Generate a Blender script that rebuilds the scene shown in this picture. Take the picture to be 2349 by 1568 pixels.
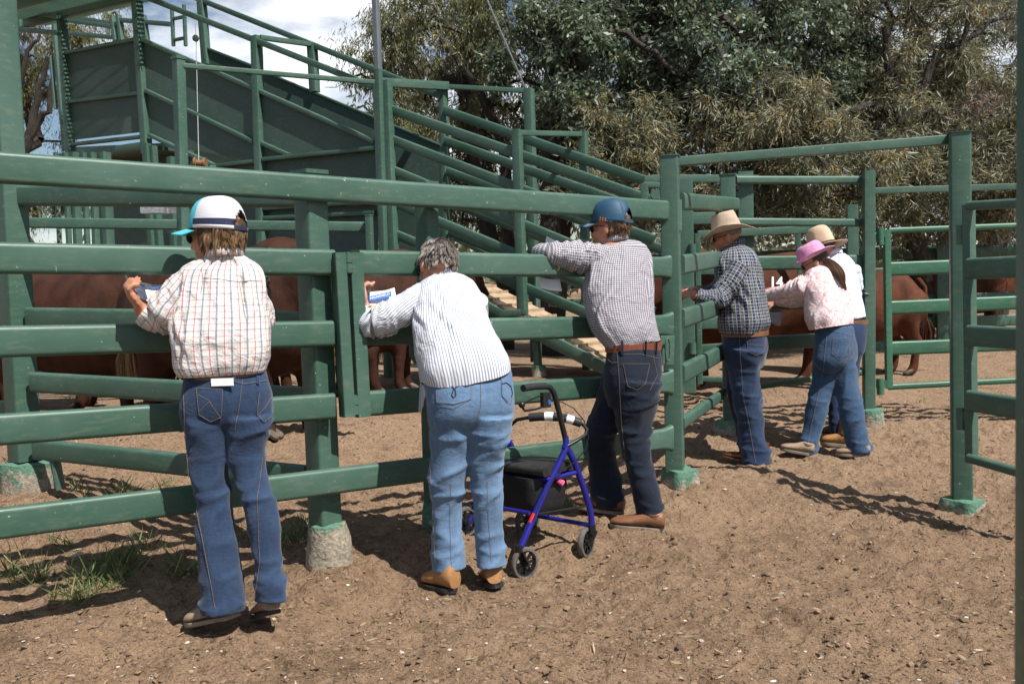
import bpy, bmesh, math, random
import numpy as np
from mathutils import Vector, Matrix, noise as mnoise
random.seed(7)
rng = np.random.default_rng(7)
for _o in list(bpy.data.objects):
    bpy.data.objects.remove(_o)
scene = bpy.context.scene
COL = scene.collection

# ------------------------------------------------------------------ camera
# the photograph is measured on a 2349 x 1568 sheet; F_PX is the focal length on it
W_PX, H_PX, F_PX = 2349.0, 1568.0, 2100.0
CAM_Z, PITCH, ROLL = 1.42, math.atan(150 / 2100), 0.033
FW = Vector((0, math.cos(PITCH), -math.sin(PITCH)))
U0 = Vector((0, math.sin(PITCH), math.cos(PITCH)))
R0 = Vector((1, 0, 0))
RT = R0 * math.cos(ROLL) - U0 * math.sin(ROLL)
UP = U0 * math.cos(ROLL) + R0 * math.sin(ROLL)
CAM = Vector((0, 0, CAM_Z))
cam_d = bpy.data.cameras.new('camera')
cam_d.sensor_width = 36.0
cam_d.lens = 36.0 * F_PX / W_PX
cam_d.clip_start = 0.05
cam_d.clip_end = 3000
cam_d.dof.use_dof = True
cam_d.dof.focus_distance = 4.6
cam_d.dof.aperture_fstop = 7.1
cam_o = bpy.data.objects.new('camera', cam_d)
COL.objects.link(cam_o)
rot = Matrix((RT, UP, -FW)).transposed()
cam_o.matrix_world = Matrix.Translation(CAM) @ rot.to_4x4()
scene.camera = cam_o

# ------------------------------------------------------------------ light
SUN_DIR = Vector((-0.72, 0.69, 0.0)).normalized()      # way the light travels over the ground
SUN_EL = math.radians(56)
scene.world = bpy.data.worlds.new('World')
scene.world.use_nodes = True
wn = scene.world.node_tree.nodes
wl = scene.world.node_tree.links
wn.clear()
w_out = wn.new('ShaderNodeOutputWorld')
w_bg = wn.new('ShaderNodeBackground')
w_bg.inputs['Strength'].default_value = 0.06
w_sky = wn.new('ShaderNodeTexSky')
w_sky.sky_type = 'NISHITA'
w_sky.sun_disc = False
w_sky.sun_elevation = SUN_EL
w_sky.sun_rotation = math.atan2(-SUN_DIR.x, -SUN_DIR.y)
w_sky.dust_density = 0.2
w_sky.ozone_density = 1.4
w_co = wn.new('ShaderNodeTexCoord')
w_map = wn.new('ShaderNodeMapping')
w_map.inputs['Scale'].default_value = (1.0, 1.0, 2.6)
w_map.inputs['Location'].default_value = (0.0, 0.1, 0.1)
w_nz = wn.new('ShaderNodeTexNoise')
w_nz.inputs['Scale'].default_value = 3.1
w_nz.inputs['Detail'].default_value = 9
w_nz.inputs['Roughness'].default_value = 0.55
w_rp = wn.new('ShaderNodeValToRGB')
w_rp.color_ramp.elements[0].position = 0.515
w_rp.color_ramp.elements[1].position = 0.66
w_mix = wn.new('ShaderNodeMixRGB')
w_mix.inputs['Color2'].default_value = (14.5, 14.8, 15.3, 1)
wl.new(w_co.outputs['Generated'], w_map.inputs['Vector'])
wl.new(w_map.outputs['Vector'], w_nz.inputs['Vector'])
wl.new(w_nz.outputs['Fac'], w_rp.inputs['Fac'])
wl.new(w_rp.outputs['Color'], w_mix.inputs['Fac'])
wl.new(w_sky.outputs['Color'], w_mix.inputs['Color1'])
wl.new(w_mix.outputs['Color'], w_bg.inputs['Color'])
wl.new(w_bg.outputs['Background'], w_out.inputs['Surface'])

sun_d = bpy.data.lights.new('sun', 'SUN')
sun_d.energy = 5.0
sun_d.angle = math.radians(0.53)
sun_d.color = (1.0, 0.965, 0.90)
sun_o = bpy.data.objects.new('sun', sun_d)
COL.objects.link(sun_o)
SUNV = Vector((SUN_DIR.x * math.cos(SUN_EL), SUN_DIR.y * math.cos(SUN_EL), -math.sin(SUN_EL)))
sun_o.rotation_euler = SUNV.to_track_quat('-Z', 'Y').to_euler()
sun_o.location = (4, -4, 9)

scene.view_settings.view_transform = 'Standard'
scene.view_settings.look = 'None'
scene.view_settings.gamma = 1
scene.view_settings.exposure = 0.58
scene.view_settings.use_curve_mapping = False

# ------------------------------------------------------------------ helpers
def P(px, py, d):
    """a point seen at (px, py) on the measuring sheet, d metres away along the view axis"""
    return CAM + d * (FW + RT * ((px - W_PX / 2) / F_PX) - UP * ((py - H_PX / 2) / F_PX))

def ray(px, py):
    return FW + RT * ((px - W_PX / 2) / F_PX) - UP * ((py - H_PX / 2) / F_PX)

def G(px, py, z=0.0):
    r = ray(px, py)
    return CAM + r * ((z - CAM_Z) / r.z)

def mpp(d):
    return d / F_PX

def vplane(px0, d0, ux, uy):
    """depth function of an upright plane through pixel column px0 at depth d0, running along (ux, uy)"""
    x0 = (px0 - W_PX / 2) / F_PX * d0
    def f(px):
        k = (px - W_PX / 2) / F_PX
        t = (k * d0 - x0) / (ux - k * uy)
        return d0 + uy * t
    return f

class MB:
    """collects geometry; build() links it as ONE mesh object"""
    def __init__(s):
        s.v = []; s.f = []; s.uv = None; s.mi = []
    def add(s, verts, faces, mi=0):
        o = len(s.v)
        s.v.extend([tuple(p) for p in verts])
        s.f.extend([tuple(i + o for i in f) for f in faces])
        s.mi.extend([mi] * len(faces))
        return o
    def box(s, c, sx, sy, sz, rotz=0.0, mi=0):
        c = Vector(c); m = Matrix.Rotation(rotz, 3, 'Z')
        vs = [c + m @ Vector((x * sx / 2, y * sy / 2, z * sz / 2)) for z in (-1, 1) for y in (-1, 1) for x in (-1, 1)]
        s.add(vs, [(0, 2, 3, 1), (4, 5, 7, 6), (0, 1, 5, 4), (1, 3, 7, 5), (3, 2, 6, 7), (2, 0, 4, 6)], mi)
    def sweep(s, pts, section, up=Vector((0, 0, 1)), scales=None, cap=True, closed=False, mi=0, frames=None):
        """section: list of (side, up) offsets swept along pts"""
        pts = [Vector(p) for p in pts]; n = len(pts); k = len(section)
        vs = []; prev = None
        for i, p in enumerate(pts):
            if closed:
                t = (pts[(i + 1) % n] - pts[i - 1])
            else:
                t = pts[min(i + 1, n - 1)] - pts[max(i - 1, 0)]
            t.normalize()
            if frames:
                sd, u = frames[i]
            else:
                u0 = up if prev is None else prev
                sd = t.cross(u0)
                if sd.length < 1e-4:
                    sd = t.cross(Vector((0, 1, 0.01)))
                sd.normalize()
                u = sd.cross(t).normalized()
                if up is None or prev is not None: prev = u
                if prev is None and abs(t.dot(up)) > 0.9: prev = u
            sc = scales[i] if scales else (1, 1)
            if not isinstance(sc, (tuple, list)): sc = (sc, sc)
            for (a, b) in section:
                vs.append(p + sd * a * sc[0] + u * b * sc[1])
        fs = []
        m = n if closed else n - 1
        for i in range(m):
            for j in range(k):
                a = i * k + j; b = i * k + (j + 1) % k
                c = ((i + 1) % n) * k + (j + 1) % k; d = ((i + 1) % n) * k + j
                fs.append((a, b, c, d))
        if cap and not closed:
            fs.append(tuple(range(k - 1, -1, -1)))
            fs.append(tuple((n - 1) * k + j for j in range(k)))
        s.add(vs, fs, mi)
    def tube(s, pts, r, seg=10, rs=None, cap=True, closed=False, mi=0):
        sec = [(math.cos(2 * math.pi * i / seg) * r, math.sin(2 * math.pi * i / seg) * r) for i in range(seg)]
        s.sweep(pts, sec, up=None if False else Vector((0.013, 0.021, 1)), scales=rs, cap=cap, closed=closed, mi=mi)
    def bar(s, a, b, w, h, r=0.0, up=Vector((0, 0, 1)), scales=None, nst=2, mi=0, seg=3):
        """a rounded rectangular bar from a to b, h along up, w across"""
        a = Vector(a); b = Vector(b)
        pts = [a.lerp(b, i / (nst - 1)) for i in range(nst)]
        s.sweep(pts, rrect(w, h, r, seg), up=up, scales=scales, mi=mi)
    def lathe(s, prof, c, axis=Vector((0, 0, 1)), seg=24, mi=0, ref=None, sx=1.0, sy=1.0):
        """prof: list of (radius, height) around axis from c"""
        axis = Vector(axis).normalized(); c = Vector(c)
        ref = Vector(ref) if ref is not None else (Vector((1, 0, 0)) if abs(axis.x) < 0.8 else Vector((0, 1, 0)))
        x = (ref - axis * ref.dot(axis)).normalized(); y = axis.cross(x)
        vs = []; fs = []
        n = len(prof)
        for (r, h) in prof:
            for j in range(seg):
                t = 2 * math.pi * j / seg
                vs.append(c + axis * h + x * r * sx * math.cos(t) + y * r * sy * math.sin(t))
        for i in range(n - 1):
            for j in range(seg):
                fs.append((i * seg + j, i * seg + (j + 1) % seg, (i + 1) * seg + (j + 1) % seg, (i + 1) * seg + j))
        s.add(vs, fs, mi)
    def build(s, name, mat, parent=None, smooth=True, sharp=35, uv=None):
        me = bpy.data.meshes.new(name)
        me.from_pydata(s.v, [], s.f)
        mats = mat if isinstance(mat, (list, tuple)) else [mat]
        for m in mats: me.materials.append(m)
        if len(mats) > 1: me.polygons.foreach_set('material_index', s.mi)
        if uv is not None:
            ul = me.uv_layers.new(name='UVMap')
            li = np.zeros(len(me.loops), dtype=np.int32); me.loops.foreach_get('vertex_index', li)
            ul.data.foreach_set('uv', np.asarray(uv, dtype=np.float32)[li].ravel())
        if smooth:
            me.polygons.foreach_set('use_smooth', [True] * len(me.polygons))
            me.set_sharp_from_angle(angle=math.radians(sharp))
        me.update()
        return link(bpy.data.objects.new(name, me), parent)

def rrect(w, h, r, seg=3):
    if r <= 0:
        return [(-w / 2, -h / 2), (w / 2, -h / 2), (w / 2, h / 2), (-w / 2, h / 2)]
    out = []
    for (cx, cy, a0) in ((w / 2 - r, -h / 2 + r, -90), (w / 2 - r, h / 2 - r, 0), (-w / 2 + r, h / 2 - r, 90), (-w / 2 + r, -h / 2 + r, 180)):
        for i in range(seg + 1):
            t = math.radians(a0 + 90 * i / seg)
            out.append((cx + r * math.cos(t), cy + r * math.sin(t)))
    return out

def link(o, parent=None):
    COL.objects.link(o)
    if parent is not None:
        o.parent = parent
        o.matrix_parent_inverse = Matrix.Translation(world_loc(parent)).inverted()
    return o

def world_loc(o):
    # meshes are built in place, only the Empty at a thing's base carries a location
    return Vector(o.location) if o.parent is None else Vector((0, 0, 0))

def thing(name, label, cat, loc, group=None):
    o = bpy.data.objects.new(name, None)
    o.empty_display_size = 0.2
    o.location = loc
    COL.objects.link(o)
    o['label'] = label; o['category'] = cat
    if group: o['group'] = group
    return o

def tag(o, label, cat, group=None):
    o['label'] = label; o['category'] = cat
    if group: o['group'] = group
    return o

def kind(o, k, label=None, cat=None):
    o['kind'] = k
    if label: o['label'] = label
    if cat: o['category'] = cat
    return o

# ------------------------------------------------------------------ materials
def new_mat(name):
    m = bpy.data.materials.new(name); m.use_nodes = True
    nt = m.node_tree; nt.nodes.clear()
    out = nt.nodes.new('ShaderNodeOutputMaterial')
    b = nt.nodes.new('ShaderNodeBsdfPrincipled')
    nt.links.new(b.outputs['BSDF'], out.inputs['Surface'])
    return m, nt, b

def N(nt, typ, **kw):
    n = nt.nodes.new(typ)
    for k, v in kw.items():
        if k in n.inputs.keys(): n.inputs[k].default_value = v
        else: setattr(n, k, v)
    return n

def ramp(nt, fac, stops):
    r = nt.nodes.new('ShaderNodeValToRGB')
    while len(r.color_ramp.elements) < len(stops): r.color_ramp.elements.new(0.5)
    for e, (p, c) in zip(r.color_ramp.elements, stops):
        e.position = p; e.color = (c[0], c[1], c[2], 1) if len(c) == 3 else c
    nt.links.new(fac, r.inputs['Fac'])
    return r.outputs['Color']

def mixc(nt, fac, a, b, mode='MIX'):
    m = nt.nodes.new('ShaderNodeMixRGB'); m.blend_type = mode
    for sock, val in ((m.inputs['Fac'], fac), (m.inputs['Color1'], a), (m.inputs['Color2'], b)):
        if isinstance(val, bpy.types.NodeSocket): nt.links.new(val, sock)
        elif isinstance(val, (int, float)): sock.default_value = val
        else: sock.default_value = (val[0], val[1], val[2], 1)
    return m.outputs['Color']

def math_(nt, op, a, b=None, clamp=False):
    m = nt.nodes.new('ShaderNodeMath'); m.operation = op; m.use_clamp = clamp
    for i, val in enumerate((a, b)):
        if val is None: continue
        if isinstance(val, bpy.types.NodeSocket): nt.links.new(val, m.inputs[i])
        else: m.inputs[i].default_value = val
    return m.outputs['Value']

def noise_(nt, vec, scale, detail=4, rough=0.55, dist=0.0):
    n = nt.nodes.new('ShaderNodeTexNoise')
    n.inputs['Scale'].default_value = scale; n.inputs['Detail'].default_value = detail
    n.inputs['Roughness'].default_value = rough; n.inputs['Distortion'].default_value = dist
    if vec is not None: nt.links.new(vec, n.inputs['Vector'])
    return n.outputs['Fac']

def bump_(nt, height, strength, dist, bsdf, normal=None):
    b = nt.nodes.new('ShaderNodeBump')
    b.inputs['Strength'].default_value = strength; b.inputs['Distance'].default_value = dist
    nt.links.new(height, b.inputs['Height'])
    if normal is not None: nt.links.new(normal, b.inputs['Normal'])
    nt.links.new(b.outputs['Normal'], bsdf.inputs['Normal'])
    return b.outputs['Normal']

def objco(nt):
    return nt.nodes.new('ShaderNodeTexCoord').outputs['Object']

def geopos(nt):
    return nt.nodes.new('ShaderNodeNewGeometry').outputs['Position']

def mapping(nt, vec, scale=(1, 1, 1), rot=(0, 0, 0), loc=(0, 0, 0)):
    m = nt.nodes.new('ShaderNodeMapping')
    m.inputs['Scale'].default_value = scale; m.inputs['Rotation'].default_value = rot; m.inputs['Location'].default_value = loc
    nt.links.new(vec, m.inputs['Vector'])
    return m.outputs['Vector']

def mat_paint(name, base, fade, rough=0.42, dirt=0.5, rust=0.5):
    """weathered gloss steel paint: chalky fading, dust, specks of rust"""
    m, nt, b = new_mat(name)
    pos = geopos(nt)
    n1 = noise_(nt, pos, 1.7, 5, 0.6)
    n2 = noise_(nt, mapping(nt, pos, (3, 3, 11)), 4.0, 6, 0.65)
    c = mixc(nt, ramp(nt, n1, [(0.35, (0, 0, 0)), (0.7, (1, 1, 1))]), base, fade)
    c = mixc(nt, math_(nt, 'MULTIPLY', ramp(nt, n2, [(0.52, (0, 0, 0)), (0.75, (1, 1, 1))]), 0.34 * dirt), c, (0.34, 0.28, 0.20))
    sc_ = noise_(nt, mapping(nt, pos, (1.2, 1.2, 26), (.1, .06, 0)), 5.0, 4, 0.7)
    c = mixc(nt, math_(nt, 'MULTIPLY', ramp(nt, sc_, [(0.62, (0, 0, 0)), (0.66, (1, 1, 1))]), 0.09), c, (0.26, 0.33, 0.27))
    n3 = noise_(nt, pos, 31.0, 3, 0.6)
    c = mixc(nt, math_(nt, 'MULTIPLY', ramp(nt, n3, [(0.735, (0, 0, 0)), (0.765, (1, 1, 1))]), 0.8 * rust), c, (0.16, 0.075, 0.03))
    n4 = noise_(nt, mapping(nt, pos, (1, 1, 1), (0, 0, 0), (7, 3, 1)), 57.0, 2, 0.5)
    c = mixc(nt, math_(nt, 'MULTIPLY', ramp(nt, n4, [(0.73, (0, 0, 0)), (0.75, (1, 1, 1))]), 0.5), c, (0.5, 0.52, 0.46))
    nt.links.new(c, b.inputs['Base Color'])
    r = math_(nt, 'ADD', math_(nt, 'MULTIPLY', n2, 0.3), rough - 0.12)
    nt.links.new(r, b.inputs['Roughness'])
    b.inputs['Specular IOR Level'].default_value = 0.4
    n5 = noise_(nt, pos, 9.0, 4, 0.5)
    bump_(nt, n5, 0.10, 0.01, b)
    return m

def mat_simple(name, col, rough=0.6, metal=0.0, var=0.15, scale=20, spec=0.4, bump=0.0):
    m, nt, b = new_mat(name)
    pos = objco(nt)
    n = noise_(nt, pos, scale, 5, 0.6)
    c2 = tuple(min(1, x * (1 - var)) for x in col); c3 = tuple(min(1, x * (1 + var)) for x in col)
    nt.links.new(ramp(nt, n, [(0.3, c2), (0.7, c3)]), b.inputs['Base Color'])
    b.inputs['Roughness'].default_value = rough; b.inputs['Metallic'].default_value = metal
    b.inputs['Specular IOR Level'].default_value = spec
    if bump: bump_(nt, n, bump, 0.01, b)
    return m

M = {}
M['green'] = mat_paint('green_yard_paint', (0.036, 0.086, 0.060), (0.066, 0.124, 0.095))
M['green_bright'] = mat_paint('bright_green_gate_paint', (0.030, 0.100, 0.058), (0.040, 0.128, 0.078), rough=0.4)
M['green_dark'] = mat_paint('dark_green_sheet_paint', (0.036, 0.068, 0.055), (0.048, 0.085, 0.07), rough=0.55, rust=0.1)
M['grey_steel'] = mat_simple('galvanised_grey_steel', (0.20, 0.22, 0.23), 0.45, 0.6, 0.1, 8)
M['chain'] = mat_simple('dull_chain_steel', (0.055, 0.08, 0.06), 0.55, 0.3, 0.3, 60)
M['wire'] = mat_simple('wire_rope_steel', (0.35, 0.35, 0.35), 0.4, 0.8, 0.1, 40)
def mat_concrete():
    m, nt, b = new_mat('painted_concrete_footing')
    pos = geopos(nt)
    n = noise_(nt, pos, 13, 6, 0.7)
    n2 = noise_(nt, pos, 60, 4, 0.6)
    sep = nt.nodes.new('ShaderNodeSeparateXYZ'); nt.links.new(pos, sep.inputs[0])
    con = ramp(nt, n2, [(0.3, (0.16, 0.135, 0.10)), (0.7, (0.38, 0.33, 0.255))])
    gr = ramp(nt, n2, [(0.3, (0.06, 0.15, 0.10)), (0.7, (0.10, 0.2, 0.14))])
    at = nt.nodes.new('ShaderNodeAttribute'); at.attribute_name = 'paint'
    msk = ramp(nt, math_(nt, 'ADD', n, math_(nt, 'MULTIPLY', at.outputs['Fac'], 0.5)), [(0.76, (0, 0, 0)), (0.80, (1, 1, 1))])
    nt.links.new(mixc(nt, msk, con, gr), b.inputs['Base Color'])
    b.inputs['Roughness'].default_value = 0.85
    bump_(nt, n2, 0.5, 0.02, b)
    return m
M['concrete'] = mat_concrete()
# ------------------------------------------------------------------ ground
def vnoise(x, y, seed=0):
    """value noise on numpy arrays"""
    xi = np.floor(x).astype(np.int64); yi = np.floor(y).astype(np.int64)
    xf = x - xi; yf = y - yi
    u = xf * xf * xf * (xf * (xf * 6 - 15) + 10); v = yf * yf * yf * (yf * (yf * 6 - 15) + 10)
    def h(a, b):
        n = (a * 374761393 + b * 668265263 + seed * 974634777) & 0x7fffffff
        n = ((n ^ (n >> 13)) * 1274126177) & 0x7fffffff
        n = n ^ (n >> 16)
        return (n & 0xffff) / 65535.0
    return (h(xi, yi) * (1 - u) + h(xi + 1, yi) * u) * (1 - v) + (h(xi, yi + 1) * (1 - u) + h(xi + 1, yi + 1) * u) * v

def fbm(x, y, oct=4, seed=0, gain=0.5):
    s = 0; a = 1; t = 0
    for i in range(oct):
        s = s + a * vnoise(x * 2 ** i, y * 2 ** i, seed + i); t += a; a *= gain
    return s / t

_cp = []
for (px, py, z) in ((530, 1420, .10), (430, 1435, .09), (1150, 1355, .03), (1010, 1370, .04), (1460, 1215, .09), (1370, 1182, .15), (1720, 1062, .05), (1900, 1042, .06), (2200, 1175, 0),
                    (100, 1480, .08), (800, 1450, .02), (1300, 1420, 0), (1700, 1250, 0), (2000, 1150, 0), (2300, 1330, 0), (300, 1600, .02), (1200, 1700, 0), (2000, 1600, 0), (1900, 1300, 0),
                    (1210, 1342, .0), (1345, 1297, .0), (1250, 1250, .05)):
    g = G(px, py, z); _cp.append((g.x, g.y, z))
for (px, py, d) in ((745, 1285, 4.05), (1000, 1195, 4.38), (1555, 1106, 5.22), (60, 1118, 5.2), (1672, 996, 7.2), (1995, 986, 7.35), (640, 1008, 6.9), (830, 897, 9.6), (400, 1010, 6.6), (240, 1330, 3.9), (60, 1400, 3.6),
                    (1250, 1200, 4.6), (2075, 868, 10.9), (2160, 790, 14), (1235, 850, 10.5), (2300, 930, 8.5), (1800, 880, 9.5)):
    g = P(px, py, d); _cp.append((g.x, g.y, g.z))
for (x, y, z) in ((-6, 8, .25), (-3, 12, .3), (3, 13, .15), (9, 12, .1), (-12, 20, .3), (0, 22, .2), (15, 25, .1), (8, 6, 0), (6, 3, 0), (-5, 1, .05), (0, -3, 0), (10, -3, 0), (-9, 5, .25)):
    _cp.append((x, y, z))
_cp = np.array(_cp)

def hbase(x, y):
    x = np.asarray(x, float); y = np.asarray(y, float)
    num = np.zeros_like(x); den = np.zeros_like(x)
    for (cx, cy, cz) in _cp:
        w = 1.0 / ((x - cx) ** 2 + (y - cy) ** 2 + 0.05) ** 1.7
        num += w * cz; den += w
    return num / den

def hgt(x, y):
    return float(hbase(np.array([x]), np.array([y]))[0])

def axis_pts(lo, a, b, hi, step, grow=1.18, smax=25):
    mid = list(np.arange(a, b, step)); out = mid[:]
    s = step; v = mid[-1]
    while v < hi:
        s = min(s * grow, smax); v += s; out.append(v)
    s = step; v = mid[0]
    while v > lo:
        s = min(s * grow, smax); v -= s; out.insert(0, v)
    return np.array(out)

def mat_dirt():
    m, nt, b = new_mat('trampled_yard_dirt')
    pos = geopos(nt)
    n1 = noise_(nt, pos, 1.1, 5, 0.6)
    n2 = noise_(nt, pos, 14.0, 6, 0.7)
    n3 = noise_(nt, pos, 75.0, 4, 0.7)
    c = ramp(nt, n2, [(0.28, (0.098, 0.060, 0.036)), (0.50, (0.228, 0.148, 0.092)), (0.74, (0.33, 0.224, 0.144))])
    c = mixc(nt, ramp(nt, n1, [(0.38, (0, 0, 0)), (0.66, (0.55, 0.55, 0.55))]), c, (0.305, 0.202, 0.128))
    c = mixc(nt, ramp(nt, n3, [(0.30, (0.75, 0.75, 0.75)), (0.45, (0, 0, 0))]), c, (0.075, 0.05, 0.032))
    c = mixc(nt, ramp(nt, noise_(nt, pos, 120.0, 2, 0.5), [(0.66, (0, 0, 0)), (0.72, (0.8, 0.8, 0.8))]), c, (0.42, 0.33, 0.25))
    sep = nt.nodes.new('ShaderNodeSeparateXYZ'); nt.links.new(pos, sep.inputs[0])
    far = ramp(nt, math_(nt, 'MULTIPLY', math_(nt, 'SUBTRACT', sep.outputs[1], 4.2), 0.35, True), [(0, (0, 0, 0)), (1, (0.55, 0.55, 0.55))])
    c = mixc(nt, far, c, (0.35, 0.235, 0.155))
    du = ramp(nt, noise_(nt, mapping(nt, pos, (1, 1, 1), (0, 0, 0), (3.3, 1.7, 0)), 2.6, 5, .62), [(.58, (0, 0, 0)), (.68, (.5, .5, .5))])
    c = mixc(nt, du, c, (0.085, 0.054, 0.033))
    nt.links.new(c, b.inputs['Base Color'])
    b.inputs['Roughness'].default_value = 0.95
    b.inputs['Specular IOR Level'].default_value = 0.15
    vo = nt.nodes.new('ShaderNodeTexVoronoi'); vo.inputs['Scale'].default_value = 34; vo.inputs['Randomness'].default_value = 1
    nt.links.new(mixc(nt, .06, pos, nt.nodes.new('ShaderNodeTexNoise').outputs['Color'], 'ADD'), vo.inputs['Vector'])
    cr = math_(nt, 'MULTIPLY', math_(nt, 'SUBTRACT', 1.0, math_(nt, 'MULTIPLY', vo.outputs['Distance'], 1.6)), ramp(nt, noise_(nt, pos, 7.0, 4, .7), [(.42, (0, 0, 0)), (.62, (1, 1, 1))]))
    n0 = bump_(nt, cr, 0.8, 0.03, b)
    nn = bump_(nt, n3, 0.6, 0.022, b, n0)
    bump_(nt, n2, 0.75, 0.06, b, nn)
    return m
M['dirt'] = mat_dirt()

def clump_h(X, Y):
    near = np.exp(-np.maximum(0, np.hypot(X - 0.5, (Y - 4.2)) - 4.0) ** 2 / 8)
    h = (fbm(X * 1.3, Y * 1.3, 3, 3) - 0.5) * 0.05
    c = fbm(X * 9, Y * 9, 3, 11)
    h = h + near * np.clip(c - 0.48, 0, 1) * 0.085
    d = fbm(X * 26, Y * 26, 2, 21)
    h = h + near * np.clip(d - 0.48, 0, 1) * 0.045
    # hoof prints
    e = vnoise(X * 5.3, Y * 5.3, 31)
    h = h - near * np.clip(e - 0.80, 0, 1) * 0.10
    return h

gx = axis_pts(-400, -3.3, 5.0, 400, 0.019)
gy = axis_pts(-60, 1.95, 7.6, 600, 0.0175)
GX, GY = np.meshgrid(gx, gy)
GZ = hbase(GX, GY) + clump_h(GX, GY)
nx, ny = len(gx), len(gy)
me = bpy.data.meshes.new('ground')
idx = np.arange(nx * ny).reshape(ny, nx)
quads = np.stack([idx[:-1, :-1], idx[:-1, 1:], idx[1:, 1:], idx[1:, :-1]], -1).reshape(-1, 4)
me.vertices.add(nx * ny); me.vertices.foreach_set('co', np.stack([GX, GY, GZ], -1).astype(np.float32).ravel())
me.loops.add(quads.size); me.loops.foreach_set('vertex_index', quads.ravel().astype(np.int32))
me.polygons.add(len(quads)); me.polygons.foreach_set('loop_start', np.arange(0, quads.size, 4, dtype=np.int32))
me.polygons.foreach_set('use_smooth', np.ones(len(quads), dtype=bool))
me.materials.append(M['dirt']); me.update(); me.validate()
ground = bpy.data.objects.new('ground', me); COL.objects.link(ground); kind(ground, 'structure')

# ------------------------------------------------------------------ steel yard pieces
def post(name, px_top, py_top, px_bot, py_bot, d, size, yaw, mat, parent, cap=0.0, r=0.008, size2=None):
    """upright box-section post; its axis follows the two measured points at depth d"""
    mb = MB()
    a = P(px_bot, py_bot, d); b = P(px_top, py_top, d)
    b = Vector((a.x, a.y, b.z)).lerp(b, 0.35)
    up = Vector((math.sin(yaw), math.cos(yaw), 0))
    mb.bar(a, b, size, size2 or size, r, up=up)
    o = mb.build(name, mat, parent)
    if cap:
        mc = MB(); mc.bar(b, b + Vector((0, 0, cap)), size * 1.12, (size2 or size) * 1.12, 0.012, up=up)
        mc.build('post_cap', mat, o)
    return o

def rail(name, a, b, mat, parent, w=0.046, h=0.115, r=0.019, flare=(False, False)):
    mb = MB(); a = Vector(a); b = Vector(b)
    L = (b - a).length
    ts = [0]; sc = [(1, 1)]
    if flare[0]: ts = [0, .02, .05, .09]; sc = [(1.1, 1.34), (1.05, 1.2), (1.0, 1.06), (1, 1)]
    tail = []
    if flare[1]: tail = [(L - .09, (1, 1)), (L - .05, (1.0, 1.06)), (L - .02, (1.05, 1.2)), (L, (1.1, 1.34))]
    else: tail = [(L, (1, 1))]
    ts += [t for t, _ in tail]; sc += [q for _, q in tail]
    pts = [a.lerp(b, t / L) for t in ts]
    mb.sweep(pts, rrect(w, h, r, 4), scales=sc)
    return mb.build(name, mat, parent, sharp=50)

def footing(px, py_top, d, rad, height, parent, round_=True, seedv=0, yaw=0.6, taper=1.15, paint=1.0):
    c = P(px, py_top, d)
    mb = MB(); n = 28; rows = 7
    vs = []; fs = []; pa = []
    for i in range(rows):
        t = i / (rows - 1)
        for j in range(n):
            a = 2 * math.pi * j / n
            if round_: rr = rad
            else:
                q = ((a - yaw + math.pi / 4) % (math.pi / 2)) - math.pi / 4
                rr = rad * 0.9 / max(math.cos(q), 0.80)
            rr *= (1 + (taper - 1) * (1 - t)) * (0.97 if i == rows - 1 else 1)
            p = Vector((math.cos(a) * rr, math.sin(a) * rr, -height * (1 - t)))
            k = mnoise.noise((c + p) * 14) * 0.016 + mnoise.noise((c + p) * 40) * 0.006
            vs.append(c + p * (1 + k / rr) + Vector((0, 0, mnoise.noise((c + p) * 9) * 0.012)))
            pa.append(t * paint + (0.12 if i == rows - 1 else 0))
    for i in range(rows - 1):
        for j in range(n):
            fs.append((i * n + j, i * n + (j + 1) % n, (i + 1) * n + (j + 1) % n, (i + 1) * n + j))
    vs.append(c + Vector((0, 0, 0.015))); pa.append(1.0); k = len(vs) - 1
    for j in range(n): fs.append(((rows - 1) * n + j, (rows - 1) * n + (j + 1) % n, k))
    mb.add(vs, fs)
    o = mb.build('footing', M['concrete'], parent, sharp=50)
    at = o.data.attributes.new('paint', 'FLOAT', 'POINT'); at.data.foreach_set('value', pa)
    return o

GRN = M['green']
# front fence: five oval rails on three posts
FY0 = [433, 602, 765, 932, 1105]; FY1 = [485, 613, 745, 875, 1003]
FA = [P(745, y, 4.00) for y in FY0]; FB = [P(1548, y, 5.20) for y in FY1]
def fpt(k, t): return FA[k] + (FB[k] - FA[k]) * t
def ft(px):
    """parameter along the front fence for a pixel column"""
    k = (px - W_PX / 2) / F_PX
    a = FA[2] - CAM; d = FB[2] - FA[2]
    n = RT - FW * k
    return -(a.dot(n)) / d.dot(n)
def fdepth(px): return (fpt(2, ft(px)) - CAM).dot(FW)

fence = thing('cattle_yard_fence', 'long green steel rail fence that the people lean on, nearest to the camera', 'fence', fpt(4, 0) + Vector((0, 0, -.5)))
rail('rail', fpt(0, -1.3), fpt(0, 0.985), GRN, fence)
rail('rail', fpt(4, -1.3), fpt(4, 0.985), GRN, fence, flare=(False, True))
for k in (1, 2, 3):
    rail('rail', fpt(k, -1.3), fpt(k, ft(765)), GRN, fence)
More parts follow.
